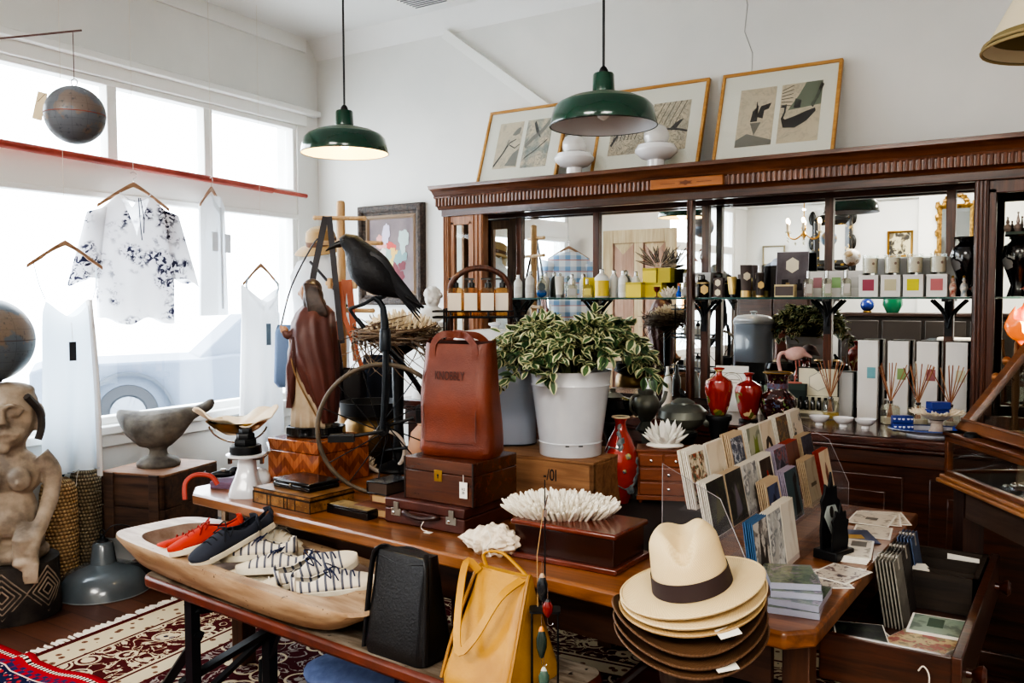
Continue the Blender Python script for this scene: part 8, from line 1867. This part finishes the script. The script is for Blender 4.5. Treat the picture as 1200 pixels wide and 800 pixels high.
q = thing('dark_figurine', 'dark carved figurine standing behind the sloping glass of the showcase', 'figurine', inc(.10,.32,1.0835), CA); part('body', MB().lathe([(0,0),(.03,0),(.032,.02),(.022,.06),(.03,.10),(.034,.14),(.024,.17),(.014,.18),(.02,.20),(.018,.22),(0,.235)], 18), mat('figure_bronze', (70,62,56), .5, c2=(140,110,84), sc=30), q, remesh=.004); part('base', MB().bb((-.035,-.035,-.0005),(.035,.035,.008)), BLACKM, q)

# ------------------------------------------------------------------ the room behind, seen in the mirrors
PD = wood('stripped_pine', (222,200,160), (190,160,120), 2, .6, 2, 0, .1); PDS = wood('stripped_pink', (196,160,136), (170,130,106), 2, .6, 2)
o = thing('panelled_door', 'pale stripped pine panelled door reflected in the middle of the mirror', 'door', (-4.38,.80,.0108), 0)
W_, H_ = .83, 2.245
k = MB().bb((0,-.02,0),(.12,.02,H_)).bb((W_-.12,-.02,0),(W_,.02,H_)).bb((.12,-.02,H_-.14),(W_-.12,.02,H_)).bb((.12,-.02,0),(W_-.12,.02,.22)).bb((W_/2-.055,-.02,.22),(W_/2+.055,.02,H_-.14)).bb((.12,-.02,.86),(W_-.12,.02,1.06)); part('stiles', k, PD, o, bev=.004)
for x0, x1 in ((.12,W_/2-.055),(W_/2+.055,W_-.12)):
    for z0, z1 in ((.22,.86),(1.06,H_-.14)):
        xm = (x0+x1)/2; d = .006; e = (x1-x0)/2
        k = MB().slot(0).add([(x0,d,z0),(x1,d,z0),(x1,d,z1),(x0,d,z1),(xm,.022,z0+e),(xm,.022,z1-e)], [(1,0,4),(3,2,5)]).slot(1).add([(x0,d,z0),(x1,d,z0),(x1,d,z1),(x0,d,z1),(xm,.022,z0+e),(xm,.022,z1-e)], [(0,3,5,4),(2,1,4,5)])
        p_ = part('panel', k, [PD, PDS], o, smooth=False); part('bead', MB().tube([(x0,.018,z0),(x1,.018,z0),(x1,.018,z1),(x0,.018,z1),(x0,.018,z0)], .008, 6), PDS, p_)
part('knob', MB().lathe([(.012,0),(.014,.02),(.03,.04),(.03,.055),(0,.062)], 20, M=tr(W_-.06,.02,1.02) @ rotx(-pi/2)), MILK, o)
# plaid shirt
m, t, b = raw('blue_plaid'); s = t.sep(t.co()); f1 = t.m('LESS_THAN', t.m('FRACT', t.m('MULTIPLY', s[0], 9)), .45); f2 = t.m('LESS_THAN', t.m('FRACT', t.m('MULTIPLY', s[2], 9)), .45); f3 = t.m('LESS_THAN', t.m('FRACT', t.m('MULTIPLY', s[2], 9)), .06)
c_ = t.mix(t.m('MULTIPLY', t.m('ADD', f1, f2), .42), (232,236,240), (96,150,196)); t.l.new(t.mix(f3, c_, (206,120,100)), b.inputs['Base Color']); b.inputs['Roughness'].default_value = .9; PLAID = m
def front_hang(name, lab, p, rz): return thing(name, lab, 'clothing', p, rz, 'clothes reflected in the mirror')
o = front_hang('plaid_shirt', 'blue white plaid shirt on a pale hanger, reflected left in the mirror', (-4.30,1.70,2.02), WA+.75); hanger(o, .42, .10); part('body', garment([(-.03,-.10,.10),(-.10,-.22,.22),(-.3,-.20,.20),(-.75,-.21,.21)], .07, fold=.02), PLAID, o)
for s_ in (-1,1): part('sleeve', MB().tube([(s_*.20,0,-.13),(s_*.27,0,-.30),(s_*.30,.0,-.55)], [.075,.07,.06], 14, 0), PLAID, o)
part('hanging_thread', MB().tube([(0,0,.09),(0,0,1.41)], .0013, 4), STRING, o)
# chandelier
o = thing('crystal_chandelier', 'small crystal chandelier with lit candle bulbs, reflected in the right mirror', 'chandelier', (-2.65,-.60,2.20), .3)
part('chain', MB().tube([(0,0,.22),(0,0,1.23)], .006, 6), BRASS, o); part('column', MB().lathe([(0,-.02),(.02,0),(.035,.03),(.012,.06),(.03,.10),(.012,.14),(.016,.22),(0,.23)], 18), BRASS, o)
FLM = mat('candle_flame', (255,226,180), .3, emit=14)
for i in range(6):
    a = i*pi/3; ca_, sa_ = cos(a), sin(a); p = part('arm', MB().tube(bez([(.02*ca_,.02*sa_,.03),(.10*ca_,.10*sa_,-.02),(.17*ca_,.17*sa_,.0),(.19*ca_,.19*sa_,.05)], 12), .006, 6), BRASS, o)
    part('candle', MB().cyl((.19*ca_,.19*sa_,.055),.014,.09), CW, p); part('bulb', MB().ell((.19*ca_,.19*sa_,.175),(.018,.018,.03)), FLM, p); part('drip_pan', MB().lathe([(0,.045),(.03,.05),(.034,.058),(0,.055)], 14, (.19*ca_,.19*sa_,0)), CLRB, p)
    k = MB()
    for j in range(3): k.ell((.19*ca_,.19*sa_,.02-.03*j),(.007,.007,.012),8,6)
    k.ell((.10*ca_,.10*sa_,-.07),(.009,.009,.018),8,6); part('crystal', k, CLRB, p)
l = D.lights.new('chandelier_light', 'POINT'); l.energy = 14; l.color = (1,.85,.65); l.shadow_soft_size = .01; q = D.objects.new('chandelier_light', l); C.objects.link(q); q.parent = o; q.location = (0,0,.30)
RAD = .085
for i, (p, r_, lab) in enumerate((((-2.36,-.50,2.165),.085,'small blue globe hanging beside the chandelier, seen in the mirror'),((-2.22,-.95,1.98),.095,'pale globe hanging lower right of the chandelier, seen in the mirror'))):
    RAD = r_; o = thing('mirrored_globe', lab, 'globe', p, .5); part('sphere', MB().ell((0,0,0), r_, 28, 18), globe_mat('small_globe_r%d' % i, (104,132,160) if i == 0 else (200,196,188), (150,130,100), (60,56,58)), o); part('cord', MB().tube([(0,0,r_),(0,0,3.43-p[2])], .0015, 4), STRING, o)
def wall_frame(nm, lab, x0, x1, z0, z1, y, fm, inner, fw, cat='picture', rot=0):
    o = thing(nm, lab, cat, ((x0+x1)/2, y, z0), 0); w, h = x1-x0, z1-z0
    rings = [[(-w/2+d, yy, d),(w/2-d, yy, d),(w/2-d, yy, h-d),(-w/2+d, yy, h-d)] for d, yy in ((0,0),(0,.025),(fw*.4,.045),(fw,.02),(fw,0))]; part('frame', MB().loft(rings, 0, 0), fm, o, smooth=False); part('panel', MB().bb((-w/2+fw*.9,.004,fw*.9),(w/2-fw*.9,.012,h-fw*.9)), inner, o, smooth=False); return o
GILT = mat('gilt_frame', (176,140,72), .4, .7, c2=(110,80,40), sc=30, bump=.5, bs=40)
o = wall_frame('black_gold_frame', 'black scalloped wall frame with gold leaf pattern, seen in the mirror', -3.28,-2.74,1.955,2.637,-3.395, spots('black_gold', (22,20,18), [(196,160,80),(170,136,60)], 22, .4), mat('frame_pale', (226,224,216), .7), .10)
k = MB()
for s_ in (-1,1):
    for z in (.0,.34,.68): k.blob((s_*.27,.02,z),(.05,.02,.10),3,.1)
for x in (-.12,.12):
    for z in (0,.68): k.blob((x,.02,z),(.10,.02,.045),3,.1)
part('scalloped_edge', k, mat('ebonised', (24,22,20), .4), o)
o = wall_frame('gilt_mirror', 'tall carved gilt mirror with crest, reflected at the right of the cabinet mirror', -1.68,-1.25,1.86,2.72,-3.275, GILT, MIR, .055, 'mirror')
k = MB()
for i in range(9): a = pi*i/8; k.blob((.13*cos(a),.025,.86+.12*sin(a)),(.035,.02,.03),i,.3)
k.blob((0,.03,1.02),(.035,.02,.05),1,.3)
for s_ in (-1,1):
    for z in (.05,.25,.5,.7,.85): k.blob((s_*.21,.025,z),(.03,.018,.05),z*9,.4)
part('carved_crest', k, GILT, o)
wall_frame('gold_picture', 'small gold framed landscape picture on the far wall, seen in the mirror', -2.30,-1.98,2.07,2.42,-3.395, BRASS, pic('p_land', (206,196,160), [(120,108,84),(60,56,50)], 5), .028)
wall_frame('thin_picture', 'thin framed pale picture behind the grey hat, seen in the mirror', -3.98,-3.66,2.00,2.28,-3.395, mat('frame_thin', (150,140,112), .5), mat('frame_pale', (226,224,216), .7), .02)
# dark furniture along the far wall
o = thing('dark_cupboard', 'tall dark wooden cupboard against the far wall, seen in the mirror', 'cupboard', (-4.1,-3.15,0), 0)
part('carcass', MB().bb((0,0,0),(1.0,.5,1.86)), DARKW, o, bev=.01)
for x in (.04,.51): d_ = part('door', MB().bb((x,.5,.1),(x+.45,.52,1.78)), DARKW, o, bev=.008); part('knob', MB().ell((x+.40 if x < .3 else x+.05,.535,.95), .018), BRASS, d_)
o = thing('grey_bowler_hat', 'grey felt hat on top of the dark cupboard, seen in the mirror', 'hat', (-3.60,-2.9,1.90), 0, rot=(-.5,.1,0)); FELT = mat('grey_felt', (130,134,146), .9); part('brim', MB().lathe([(.10,.06),(.15,.055),(.18,.07),(.178,.066),(.10,.054)], 30), FELT, o); part('crown', MB().lathe([(.105,.055),(.10,.13),(.07,.17),(0,.18)], 30), FELT, o); part('hat_band', MB().lathe([(.107,.06),(.105,.09)], 30), BLACKM, o)
o = thing('black_hat', 'black felt hat beside the grey hat on the cupboard, seen in the mirror', 'hat', (-3.9,-2.75,1.862), 0); part('brim', MB().lathe([(.09,.004),(.16,.0),(.16,.004),(.09,.010)], 30), BLACKM, o); part('crown', MB().lathe([(.095,.004),(.09,.09),(.06,.12),(0,.125)], 30), BLACKM, o)
o = thing('dark_sideboard', 'long dark sideboard reflected below the shelf at the right of the mirror', 'sideboard', (-2.7,-2.95,0), 0)
part('top', MB().bb((-.02,-.02,1.30),(2.02,.52,1.34)), DARKW, o, bev=.006); part('carcass', MB().bb((0,0,0),(2.0,.5,1.30)), mat('umber_painted', (38,34,32), .5), o, bev=.008)
for i in range(4): d_ = part('door', MB().bb((.04+.49*i,.5,.15),(.49+.49*i,.518,1.25)), mat('umber_panel', (50,44,40), .5), o, bev=.01); part('knob', MB().ell((.26+.49*i,.53,.9), .016), BRASS, d_)
o = thing('green_jar', 'glossy green ginger jar on the sideboard, seen in the mirror', 'jar', (-2.1,-2.72,1.3405), 0); part('body', MB().lathe([(0,0),(.07,0),(.12,.10),(.11,.22),(.06,.27),(.06,.29)], 26), mat('jar_green', (34,110,76), .15, coat=.6), o); part('lid', MB().lathe([(.066,.285),(.06,.31),(.015,.33),(.02,.35),(0,.36)], 22), mat('jar_green', (34,110,76), .15, coat=.6), o)
o = thing('blue_ball', 'deep blue glass ball on the sideboard, seen in the mirror', 'ornament', (-2.4,-2.7,1.3405), 0); part('sphere', MB().ell((0,0,.10), .085, 24, 16), mat('ball_blue', (36,54,120), .1, coat=.6), o); part('stand', MB().lathe([(.05,0),(.055,.01),(.04,.03),(.03,.03)], 20), BRASS, o)
o = thing('striped_armchair', 'dark armchair with pale folded blanket in front of the sideboard, seen in the mirror', 'chair', (-1.4,-1.9,0), .3)
UP = mat('armchair_dark', (40,44,46), .8); part('seat', MB().bb((-.33,-.33,.18),(.33,.33,.46)), UP, o, bev=.05); part('backrest', MB().bb((-.36,-.40,.18),(.36,-.26,1.05)), UP, o, bev=.05)
for s_ in (-1,1): part('armrest', MB().bb((s_*.40-.07,-.36,.16),(s_*.40+.07,.32,.66)), UP, o, bev=.04)
for x in (-.32,.32):
    for y in (-.3,.28): part('leg', MB().cyl((x,y,0),.022,.18), DARKW, o)
part('blanket', MB().bb((-.2,-.41,.75),(.2,-.24,1.065)), mat('blanket_pale', (206,196,180), .9), o, bev=.02)

SKY, FILL, EXPO = 9.0, 115, 0.63

# ------------------------------------------------------------------ camera, light, world
cam = D.cameras.new('camera'); cam.sensor_width = 36; cam.lens = 1028.3/1200*36; cam.clip_start = .05
co = D.objects.new('camera', cam); C.objects.link(co); bpy.context.scene.camera = co
yw, pt, rl = radians(33.4), radians(2.877), radians(-.166)
co.matrix_world = Matrix.Translation((0,0,1.55)) @ Matrix.Rotation(yw, 4, 'Z') @ Matrix.Rotation(pi/2 - pt, 4, 'X') @ Matrix.Rotation(rl, 4, 'Z')
wd = D.worlds.new('sky'); bpy.context.scene.world = wd; wd.use_nodes = True
bg = wd.node_tree.nodes['Background']; tn = wd.node_tree
tc = tn.nodes.new('ShaderNodeTexCoord'); sp = tn.nodes.new('ShaderNodeSeparateXYZ'); rp = tn.nodes.new('ShaderNodeValToRGB')
tn.links.new(tc.outputs['Generated'], sp.inputs[0]); tn.links.new(sp.outputs[2], rp.inputs[0]); tn.links.new(rp.outputs[0], bg.inputs[0])
rp.color_ramp.elements[0].color = (.95,.97,1,1); rp.color_ramp.elements[1].color = (.80,.90,1,1)
bg.inputs[1].default_value = SKY
def area(n, loc, rot, sx, sy, e, c=(1,1,1), portal=False):
    l = D.lights.new(n, 'AREA'); l.shape = 'RECTANGLE'; l.size = sx; l.size_y = sy; l.energy = e; l.color = c
    o = D.objects.new(n, l); C.objects.link(o); o.location = loc; o.rotation_euler = rot
    if portal: l.cycles.is_portal = True
    return o
area('window_portal', (Xw(2.9)-.06, 2.9, 1.8), (0, -pi/2, WR), 2.0, 3.35, 1, portal=True)
area('window_portal', (Xw(-2)-.06, -2, 1.8), (0, -pi/2, WR), 2.0, 2.0, 1, portal=True)
area('fill_lamp', (1.2,-1.2,3.38), (0,0,0), 1.4, 1.4, FILL, (1,.95,.88))  # fill lamps added behind the camera to brighten the room, no fittings seen
area('fill_lamp', (-1.6,-1.6,3.38), (0,0,0), 1.4, 1.4, FILL, (1,.95,.88))
sc = bpy.context.scene
sc.view_settings.view_transform = 'AgX'
try: sc.view_settings.look = 'AgX - High Contrast'
except Exception: pass
sc.view_settings.exposure = EXPO
try:
    sc.cycles.use_denoising = True; sc.cycles.max_bounces = 9; sc.cycles.diffuse_bounces = 4; sc.cycles.glossy_bounces = 5
    sc.cycles.transparent_max_bounces = 24; sc.cycles.transmission_bounces = 6; sc.cycles.sample_clamp_indirect = 8
    sc.cycles.caustics_reflective = False; sc.cycles.caustics_refractive = False
except Exception: pass
